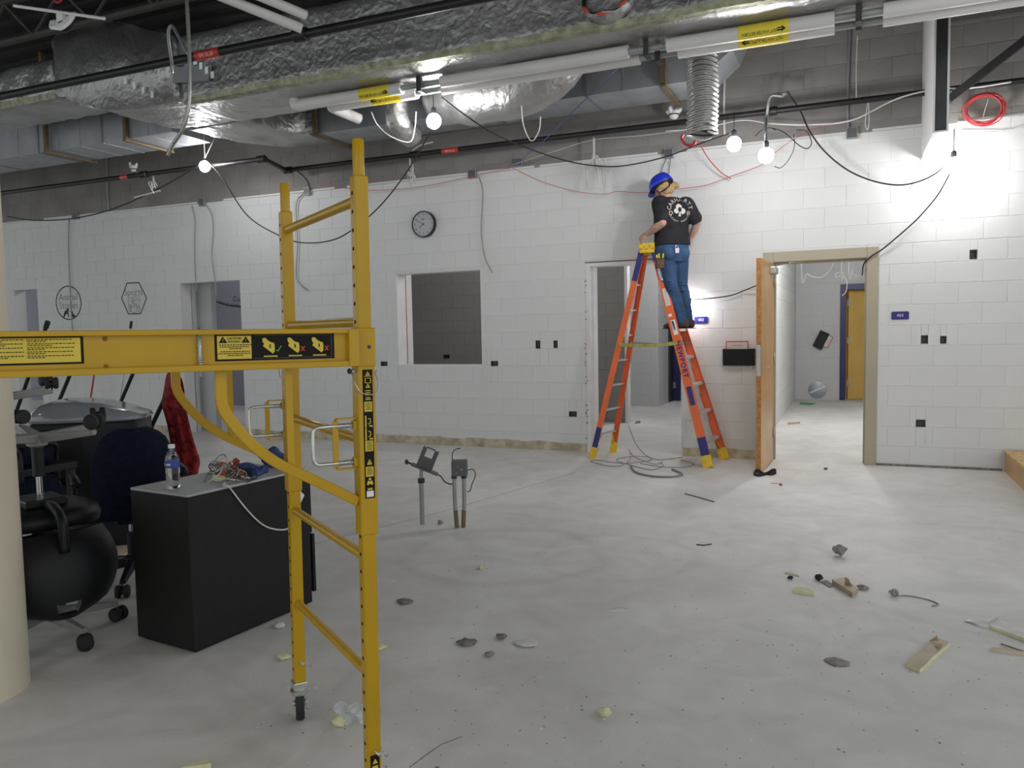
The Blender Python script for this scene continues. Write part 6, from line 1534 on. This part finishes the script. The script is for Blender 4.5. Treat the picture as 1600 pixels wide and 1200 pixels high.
# grey copier-like cabinet with a glossy sloping lid
KP = thing('copier', 'grey machine with a glossy sloping lid behind the upturned chair', 'machine', (-4.92, 3.90, 0)); KP.rotation_euler = (0, 0, R(38))
b = MB(); b.box(-.33, .33, -.28, .28, 0, .88); b.build('body', 'plastic_black', KP, bevel=.02)
b = MB(); loft(b, [(Vector((0, 0, .88)), .37, .31), (Vector((-.01, 0, .905)), .37, .31), (Vector((-.05, 0, .95)), .30, .29), (Vector((-.10, 0, .995)), .20, .26), (Vector((-.14, 0, 1.012)), .10, .22)], Vector((1, 0, 0)), Vector((0, 1, 0)), 36, 4.0); b.build('lid', 'gloss_grey', KP, smooth=True)
b = MB(); b.box(-.30, -.02, -.288, -.280, .62, .84); b.build('panel', 'cab_black', KP, bevel=.003)
# poles leaning behind
def pole(p_top, p_low, Y, r, m, label, tip=True, floor_=True):
    a, c = atY(*p_top, Y), atY(*p_low, Y+.05); d = (c-a)
    e = a+d*((a.z-.01)/(a.z-c.z)) if floor_ else c
    t = thing('pole', label, 'pole', Vector((e.x, e.y, 0)), group='leaning poles')
    q = MB(); q.tube([a, e], r, 10); q.build('shaft', m, t, world=True, smooth='auto')
    if tip:
        dd = d.normalized(); q = MB(); q.tube([a-dd*.015, a+dd*.045], r*1.35, 10); q.build('tip', 'rubber', t, world=True, smooth='auto')
pole((74, 505), (33, 622), 4.6, .016, 'plastic_black', 'black pole leaning nearest the column, tip above the yellow rail')
pole((124, 550), (86, 642), 4.6, .016, 'plastic_black', 'black pole leaning behind the upturned chair, second from the column')
pole((222, 550), (187, 632), 4.6, .015, 'plastic_black', 'black pole leaning above the navy chair')
pole((205, 505), (185, 640), 4.75, .008, 'alu', 'thin pale stick with a black tip above the yellow rail')
pole((152, 555), (140, 632), 4.75, .007, 'pole_red', 'thin red stick leaning by the upturned chair', False)
pole((268, 600), (236, 668), 4.35, .017, 'plastic_black', 'black pole with a red cloth draped over it', False)
# red cloth
rows = [((262, 580), (276, 578)), ((258, 590), (286, 592)), ((256, 612), (289, 612)), ((250, 630), (291, 640)), ((256, 645), (297, 665)), ((263, 670), (303, 690)), ((266, 695), (312, 715)), ((270, 720), (314, 722)), ((272, 742), (308, 746)), ((276, 760), (304, 766))]
b = MB(); vs = []; nn = 26
for j, (l, r_) in enumerate(rows):
    for i in range(nn):
        a = 2*math.pi*i/nn; f = .5-.5*math.cos(a); px_, py_ = l[0]+(r_[0]-l[0])*f, l[1]+(r_[1]-l[1])*f
        fold = .024*math.sin(f*15+j*.7)+.014*math.sin(f*29+j*1.3)
        vs.append(atY(px_, py_, 4.28+(.035+.01*j*.3)*math.sin(a)+fold))
fs = [(j*nn+i, j*nn+(i+1) % nn, (j+1)*nn+(i+1) % nn, (j+1)*nn+i) for j in range(len(rows)-1) for i in range(nn)]+[tuple(reversed(range(nn))), tuple((len(rows)-1)*nn+i for i in range(nn))]
b.add(vs, fs); o = b.build('red_cloth', 'red_cloth', smooth=True); tag(o, 'dark red patterned cloth draped behind the water bottle', 'cloth'); m5 = o.modifiers.new('s', 'SUBSURF'); m5.levels = m5.render_levels = 1
# boards on the floor between chair and cabinet
for k, (pts, z, m) in enumerate((((178, 862, 300, .35), .02, 'plywood'), ((196, 858, 70, .28), .045, 'drywall'))):
    c = atZ(pts[0], pts[1], z); a = R(pts[2]); d = Vector((math.cos(a), math.sin(a), 0)); b = MB(); b.obox(Vector((c.x, c.y, z-.01)), d*pts[3]/2, Vector((-d.y, d.x, 0))*.09, (0, 0, .009)); tag(b.build('board', m, bevel=.002), ['pale plywood board lying under the navy chair', 'light board lying across the plywood under the navy chair'][k], 'board')
# ================================================================== things on the floor
# wooden platform at the right edge
T = thing('wooden_platform', 'low plywood platform against the wall at the right edge', 'platform', (2.4, 7.75, 0))
b = MB(); b.box(1.365, 3.4, 6.75, 8.745, .185, .207); b.build('top_sheet', 'osb', T, world=True, bevel=.003)
b = MB(); b.box(1.375, 1.413, 6.76, 8.742, 0, .185); b.build('side_board', 'oak', T, world=True)
b = MB(); b.box(1.413, 3.39, 6.76, 6.80, 0, .185); b.build('front_board', 'oak', T, world=True)
b = MB(); b.box(1.413, 3.39, 8.70, 8.742, 0, .185); b.build('rear_board', 'oak', T, world=True)
# conduit stubs
c = atZ(660, 819, 0); T = thing('conduit_stub', 'single grey floor conduit with an open tilted box on top', 'conduit stub', c, group='floor conduit stubs')
b = MB(); b.tube([(0, 0, 0), (0, 0, .34)], .0175, 14); b.build('pipe', 'conduit', T, smooth='auto')
b = MB(); b.lathe([(.024, .315), (.026, .32), (.026, .345), (.024, .35)], 16); b.build('collar', 'dark_steel', T, smooth='auto')
b = MB(); b.tube([(0, 0, .34), (.003, 0, .43)], .0135, 12); b.build('upper_pipe', 'conduit', T, smooth='auto')
tl = Matrix.Rotation(R(23), 4, 'Y'); xv = tl.to_3x3() @ Vector((1, 0, 0)); zv = tl.to_3x3() @ Vector((0, 0, 1)); yv_ = Vector((0, 1, 0)); bo = Vector((.0, 0, .43))
XV = RT.copy(); XV.z = 0; XV.normalize(); xv = XV*xv.x+Vector((0, 0, xv.z)); zv = XV*zv.x+Vector((0, 0, zv.z)); yv_ = Vector((-XV.y, XV.x, 0))
b = MB(); b.obox(bo+xv*.03, xv*.105, yv_*.045, zv*.006); b.build('base_plate', 'jbox', T)
b = MB(); ce = bo+xv*.022+zv*.082
for px0, px1, pz0, pz1 in ((-.058, .058, -.078, .012), (-.058, -.030, .012, .08), (.030, .058, .012, .08)): b.obox(ce+xv*(px0+px1)/2+zv*(pz0+pz1)/2-yv_*.02, xv*(px1-px0)/2, yv_*.003, zv*(pz1-pz0)/2)
b.obox(ce+zv*.083-yv_*.015, xv*.034, yv_*.010, zv*.004)
b.obox(ce-xv*.058+yv_*.01, xv*.003, yv_*.03, zv*.078); b.obox(ce+xv*.058+yv_*.01, xv*.003, yv_*.03, zv*.078); b.build('open_box', 'jbox', T)
b = MB(); b.tube(spline([bo+xv*.10, bo+xv*.16-zv*.005, bo+xv*.20-zv*.03, bo+xv*.245-zv*.035, bo+xv*.27-zv*.02], 5), .0055, 6); b.build('cable_tail', 'dark_steel', T, smooth=True)
b = MB(); b.tube([bo-xv*.07, bo-xv*.115], .008, 6); b.ball(bo-xv*.115, .015, .013, .02); b.build('wing_nut', 'dark_steel', T, smooth=True)
c = atZ(719, 824, 0); T = thing('conduit_stub', 'pair of grey floor conduits carrying one square steel box', 'conduit stub', c, group='floor conduit stubs')
for s in (-1, 1):
    b = MB(); b.tube([XV*s*.024, XV*s*.034+Vector((0, 0, .15)), XV*s*.036+Vector((0, 0, .38))], .0150, 12); b.build('pipe', 'conduit', T, smooth='auto')
    b = MB(); b.tube([XV*s*.0235, XV*s*.031+Vector((0, 0, .13))], .0165, 12); b.build('rusty_base', 'hanger', T, smooth='auto')
    b = MB(); b.tube([XV*s*.036+Vector((0, 0, .365)), XV*s*.036+Vector((0, 0, .392))], .021, 12); b.build('connector', 'dark_steel', T, smooth='auto')
b = MB(); o_ = XV*.006+Vector((0, 0, .445)); b.obox(o_, XV*.057, yv_*.05, Vector((0, 0, .055))); b.build('box', 'jbox', T, bevel=.003)
for i, (a, z) in enumerate(((-.01, .015), (.012, -.005), (.022, -.004), (-.02, -.03))):
    b = MB(); b.lathe([(.003, 0), (.003, .001)], 8, basis(o_+XV*a-yv_*.0505+Vector((0, 0, z)), XV, (0, 0, 1))); b.build('knockout', 'white_print', T)
b = MB(); b.tube(spline([o_-XV*.05+Vector((0, 0, .05)), o_-XV*.052+Vector((0, 0, .10)), o_-XV*.03+Vector((0, 0, .135)), o_+XV*.01+Vector((0, 0, .145))], 5), .0035, 6); b.build('wire_tail', 'wire_black', T, smooth=True)
b = MB(); b.tube(spline([o_+XV*.06-Vector((0, 0, .02)), o_+XV*.10-Vector((0, 0, .015)), o_+XV*.115-Vector((0, 0, .06)), o_+XV*.09-Vector((0, 0, .12)), o_+XV*.075-Vector((0, 0, .17)), o_+XV*.055-Vector((0, 0, .18))], 5), .0035, 6); b.build('wire_tail', 'wire_black', T, smooth=True)
# cable coils by the ladder
def fc(name, pts, r, m, label, z=.004, **k): return cable(name, [atZ(*q_, z) for q_ in pts], r, m, label, **k)
CL = [(983, 660, .004), (990, 680, .004), (1000, 698, .004), (1012, 710, .004), (1030, 717, .004), (1048, 717, .004)]
fc('floor_cable', [(980, 657), (984, 670), (993, 692), (1008, 710), (1026, 718), (1048, 717), (1066, 714)], .0035, 'wire_grey', 'thin grey cable trailing out of the doorway to the ladder foot')
fc('floor_cable', [(985, 706), (984, 718), (972, 727), (950, 728), (930, 723), (922, 721), (935, 719), (955, 722), (975, 724), (1000, 722), (1017, 719), (1012, 714), (990, 713), (968, 716), (964, 720), (980, 725), (1005, 732), (1020, 734), (1036, 728), (1032, 722)], .0035, 'wire_grey', 'thin grey cable looped in coils on the floor between the ladder legs')
fc('floor_cable', [(982, 702), (990, 712), (1005, 720), (1022, 725), (1030, 724), (1035, 721)], .0035, 'wire_grey', 'short grey cable across the floor coils')
fc('floor_cable', [(1064, 719), (1080, 722), (1084, 726), (1070, 730), (1050, 730), (1030, 729), (1000, 724)], .0035, 'wire_grey', 'thin grey cable loop by the front ladder leg')
fc('black_hose', [(986, 727), (990, 735), (1000, 740), (1020, 744), (1045, 745), (1062, 743), (1066, 741), (1060, 737), (1050, 733)], .010, 'wire_grey', 'stiff dark hose piece curved on the floor in front of the ladder', z=.011)
b = MB(); b.tube([atZ(1070, 771, .004), atZ(1116, 784, .004)], .004, 6); tag(b.build('rod', 'dark_steel'), 'thin straight rod lying on the floor below the ladder', 'rod')
b = MB(); P_ = [atZ(*q_, z) for q_, z in (((1178, 740), .01), ((1183, 735), .05), ((1192, 740), .012), ((1203, 741), .012), ((1212, 738), .03), ((1209, 734), .05), ((1200, 739), .02), ((1186, 743), .012), ((1178, 741), .012))]
S_ = spline(P_, 5)
for a, c_ in zip(S_[:-1], S_[1:]): b.beam(a, c_+(c_-a)*.15, .006, .030)
tag(b.build('door_strap', 'wire_black'), 'folded black strap on the floor under the open door', 'strap')

# drywall and rubble pieces
def slab(name, quad, t, m, label, cat='debris', edge=None, lift=0.0, group='drywall scraps'):
    """thin broken sheet from four floor points"""
    P_ = [atZ(*q_, t+lift) for q_ in quad]; b = MB(); n = 7; top = []
    for i in range(len(P_)):
        a, c_ = P_[i], P_[(i+1) % len(P_)]
        for k in range(n):
            v = a.lerp(c_, k/n)+noise.noise_vector(a.lerp(c_, k/n)*31)*min(.006, (c_-a).length*.035); v.z = t+lift; top.append(v)
    m_ = len(top); cen = sum(top, Vector())/m_
    vs = [cen]+top+[Vector((v.x, v.y, lift)) for v in top]
    b.cur = 0; b.add(vs, [(0, 1+i, 1+(i+1) % m_) for i in range(m_)]); b.cur = 1; b.add(vs, [(1+(i+1) % m_, 1+i, 1+m_+i, 1+m_+(i+1) % m_) for i in range(m_)])
    o = b.build(name, [m, edge or m]); tag(o, label, cat, group); return o
def shard(name, pts, m, label, t=.002, parent=None, group=None):
    """bent torn flake through world points"""
    b = MB(); n = len(pts); b.add(list(pts)+[Vector(p)+Vector((0, 0, t)) for p in pts], [tuple(reversed(range(n))), tuple(n+i for i in range(n))]+[(i, (i+1) % n, n+(i+1) % n, n+i) for i in range(n)])
    o = b.build(name, m, parent, world=bool(parent)); 
    if not parent: tag(o, label, 'debris', group)
    return o
o = slab('drywall_scrap', [(1415, 1036), (1438, 1046), (1484, 1003), (1462, 995)], .016, 'drywall', 'tan broken drywall strip with torn paper at lower right', edge='foam_yellow')
shard('torn_paper', [atZ(1452, 1002, .018), atZ(1466, 1001, .018), atZ(1464, 993, .055)], 'drywall_paper', '', parent=o); shard('torn_paper', [atZ(1461, 1009, .018), atZ(1473, 1006, .018), atZ(1470, 1013, .03)], 'drywall_paper', '', parent=o)
slab('drywall_scrap', [(1546, 977), (1640, 1012), (1650, 1000), (1566, 970)], .016, 'debris_white', 'white drywall sheet piece cut by the right edge', edge='foam_yellow')
shard('torn_paper', [atZ(1506, 970, .004), atZ(1545, 977, .02), atZ(1557, 972, .06), atZ(1564, 963, .085), atZ(1545, 972, .03), atZ(1515, 967, .004)], 'white_print', 'curled strip of torn white paper beside the white drywall', group='drywall scraps')
slab('drywall_scrap', [(1546, 1014), (1600, 1021), (1602, 1018), (1552, 1011)], .010, 'drywall', 'narrow sliver of drywall at the lower right edge')
b = MB(); b.tube([atZ(1564, 1006, .008), atZ(1600, 1018, .008)], .004, 5); tag(b.build('metal_sliver', 'debris_dark'), 'thin dark splinter over the drywall sliver', 'debris')
def lump(name, px, py, s, m, label, seed, sq=.7, cat='debris', group=None, lift=0.0):
    b = MB(); c = atZ(px, py, 0); b.ball((0, 0, 0), s, s*.8, s*sq, 14, 10); random.seed(seed); o3 = Vector((seed*3.1, seed, 0))
    for i, v in enumerate(b.v): b.v[i] = v*(1+.45*noise.noise(v.normalized()*1.6+o3)+.15*noise.noise(v.normalized()*5+o3))
    mz = min(v.z for v in b.v); b.v = [v+Vector((c.x, c.y, -mz+lift)) for v in b.v]; o = b.build(name, m, smooth='auto'); tag(o, label, cat, group); return o
lump('concrete_chunk', 1312, 869, .038, 'stone', 'grey broken concrete chunk on the open floor', 2, .9)
slab('wood_scrap', [(1299, 905), (1332, 926), (1341, 919), (1318, 902)], .026, 'drywall', 'crumbled tan scrap pile centre right of the floor', edge='drywall_paper', group='crumbled scraps')
shard('torn_paper', [atZ(1320, 915, .02), atZ(1332, 917, .02), atZ(1326, 905, .075), atZ(1320, 902, .08)], 'drywall_paper', 'upright torn brown flap on the tan scrap pile', group='crumbled scraps')
slab('wood_scrap', [(1283, 908), (1296, 917), (1302, 914), (1292, 906)], .006, 'stone', 'grey flake left of the tan scrap pile', group='crumbled scraps'); lump('wood_scrap', 1348, 921, .03, 'stone', 'small grey crumb right of the tan scrap pile', 7, .4, group='crumbled scraps')
lump('rubber_crumb', 1279, 907, .022, 'rubber', 'small black knob left of the tan scrap pile', 9, .8); lump('rubber_crumb', 1235, 905, .016, 'rubber', 'tiny black crumb above the pale foam scrap', 10, .6)
slab('foam_scrap', [(1238, 922), (1272, 927), (1270, 922), (1246, 915)], .014, 'foam_yellow', 'pale yellow foam scrap on the right half of the floor', group='foam scraps')
slab('foam_scrap', [(1226, 895), (1249, 900), (1246, 897), (1230, 893)], .005, 'drywall', 'flat tan flake above the pale foam scrap', group='foam scraps')
slab('paper_flake', [(949, 954), (966, 953), (986, 953), (976, 945), (960, 948)], .006, 'debris_white', 'white torn flake in the middle of the floor', group='pale flakes')
slab('paper_flake', [(1088, 850), (1100, 851), (1112, 849), (1100, 846)], .008, 'debris_white', 'white flake with dark edge below the ladder', edge='leather', group='pale flakes')
slab('paper_flake', [(1050, 875), (1066, 877), (1066, 874), (1055, 872)], .003, 'debris_white', 'small white flake left of the dark-edged one', group='pale flakes')
lump('foam_scrap', 944, 1119, .025, 'foam_yellow', 'pale yellow foam crumb at the bottom centre', 13, .6, group='foam scraps')
lump('foam_scrap', 530, 1134, .03, 'foam_yellow', 'pale foam crumb against the crumpled plastic', 15, .6, group='foam scraps')
lump('foam_scrap', 594, 1015, .028, 'foam_yellow', 'pale foam crumb right of the near scaffold post', 16, .4, group='foam scraps')
lump('foam_scrap', 445, 1030, .03, 'foam_yellow', 'pale foam crumb behind the scaffold caster', 17, .35, group='foam scraps')
lump('foam_scrap', 437, 980, .03, 'debris_white', 'white crumb at the corner of the file cabinet', 18, .4, group='foam scraps')
slab('foam_scrap', [(283, 1199), (310, 1196), (330, 1192), (322, 1186), (300, 1190)], .02, 'foam_yellow', 'pale yellow foam strip at the bottom left edge', group='foam scraps')
lump('foam_scrap', 751, 889, .02, 'foam_yellow', 'tiny yellow foam crumb below the conduit pair', 21, .5, group='foam scraps')
lump('mud_clod', 730, 1006, .05, 'debris_dark', 'flat dark clod in the lower middle of the floor', 23, .18, group='dark clods'); lump('mud_clod', 784, 998, .026, 'debris_dark', 'small dark clod right of the flat one', 24, .35, group='dark clods')
lump('mud_clod', 765, 1025, .022, 'stone', 'grey clod below the two dark ones', 25, .4, group='dark clods'); lump('mud_clod', 633, 941, .045, 'debris_dark', 'flat dark clod right of the near scaffold post', 26, .15, group='dark clods')
lump('mud_clod', 688, 819, .02, 'stone', 'grey clod at the foot of the single conduit', 27, .7, group='dark clods'); lump('plaster_dust', 823, 1006, .06, 'debris_white', 'smear of white plaster dust left of centre', 28, .10, group='dust heaps')
lump('mud_clod', 1308, 1036, .05, 'stone', 'flat grey patch of mortar at lower right', 29, .07, group='dark clods'); lump('cable_end', 1397, 932, .022, 'conduit', 'small grey connector with a thin tail on the floor', 31, .8)
fc('wire_tail', [(1400, 931), (1420, 931), (1450, 937), (1466, 944), (1456, 947)], .003, 'wire_grey', 'thin grey tail lying right of the small connector')
slab('red_chip', [(1204, 755), (1221, 755), (1222, 752), (1206, 752)], .004, 'debris_white', 'white chip with red edge in front of the open door', edge='wire_red', group='chips by the door'); lump('red_chip', 1220, 759, .014, 'wire_red', 'bright red crumb in front of the open door', 33, .6, group='chips by the door'); lump('red_chip', 1290, 734, .018, 'leather', 'dark red crumb in doorway 403', 34, .5, group='chips by the door')
# crumpled clear plastic
b = MB(); c = atZ(548, 1135, 0); random.seed(8); vs = []
for j in range(7):
    for i in range(7): vs.append(c+RT*(i-3)*.018+Vector((0, 0, .004+j*.014+.012*random.random()))+Vector((-XV.y, XV.x, 0))*(.02*math.sin(i*1.9+j)+.015*random.random()-.01*j*.3))
b.add(vs, [(j*7+i, j*7+i+1, (j+1)*7+i+1, (j+1)*7+i) for j in range(6) for i in range(6)])
o = b.build('plastic_scrap', 'plastic_clear'); tag(o, 'crumpled clear plastic scrap behind the near scaffold post', 'debris')
# corridor floor pieces
for k, (quad, m, lab) in enumerate((([(1264, 642), (1292, 643), (1320, 638), (1290, 636)], 'debris_white', 'pale flat panel lying on the corridor floor'), ([(1249, 631), (1268, 632), (1274, 630), (1252, 628)], 'print_green', 'greenish scrap at the far end of the corridor floor'), ([(1230, 662), (1250, 661), (1250, 659), (1232, 660)], 'drywall_paper', 'thin brown strip on the corridor floor'))):
    slab('floor_scrap', quad, .012, m, lab, group='corridor floor scraps')
slab('floor_scrap', [(1120-128, 661), (1001, 660), (1000, 657), (994, 658)], .01, 'debris_dark', 'small dark scrap on the floor inside doorway 402', group='corridor floor scraps')
# fine grit nobody could count
def grit(name, m, n, seed, smin, smax, label, near=1.0):
    random.seed(seed); b = MB()
    while n > 0:
        px_, py_ = random.uniform(380, 1600), 740+460*random.random()**1.15
        if px_ < 620 and py_ < 860: continue
        c = atZ(px_, py_, 0)
        if c.y > YW-.1 or (c-Vector((-2.7, 3, 0))).length < .6: continue
        if noise.noise(Vector((c.x*.9, c.y*.9, seed))) < random.uniform(-.5, .35): continue
        s = random.uniform(smin, smax)*random.random()**.6; a = random.uniform(0, 6.28); ca, sa = math.cos(a), math.sin(a); h = s*random.uniform(.25, .5)
        w = s*random.uniform(.4, .9)
        b.add([(c.x+ca*s, c.y+sa*s, 0), (c.x-sa*w, c.y+ca*w, 0), (c.x-ca*s*.8, c.y-sa*s*.8, 0), (c.x+sa*w, c.y-ca*w, 0), (c.x+ca*s*.2, c.y+sa*s*.2, h)], [(0, 1, 4), (1, 2, 4), (2, 3, 4), (3, 0, 4)]); n -= 1
    o = b.build(name, m); tag(o, label, 'grit', kind='stuff')
grit('white_grit', 'white_print', 620, 71, .003, .009, 'white plaster crumbs scattered over the concrete floor')
grit('dark_grit', 'grit_grey', 520, 72, .003, .010, 'dark grit scattered over the concrete floor')
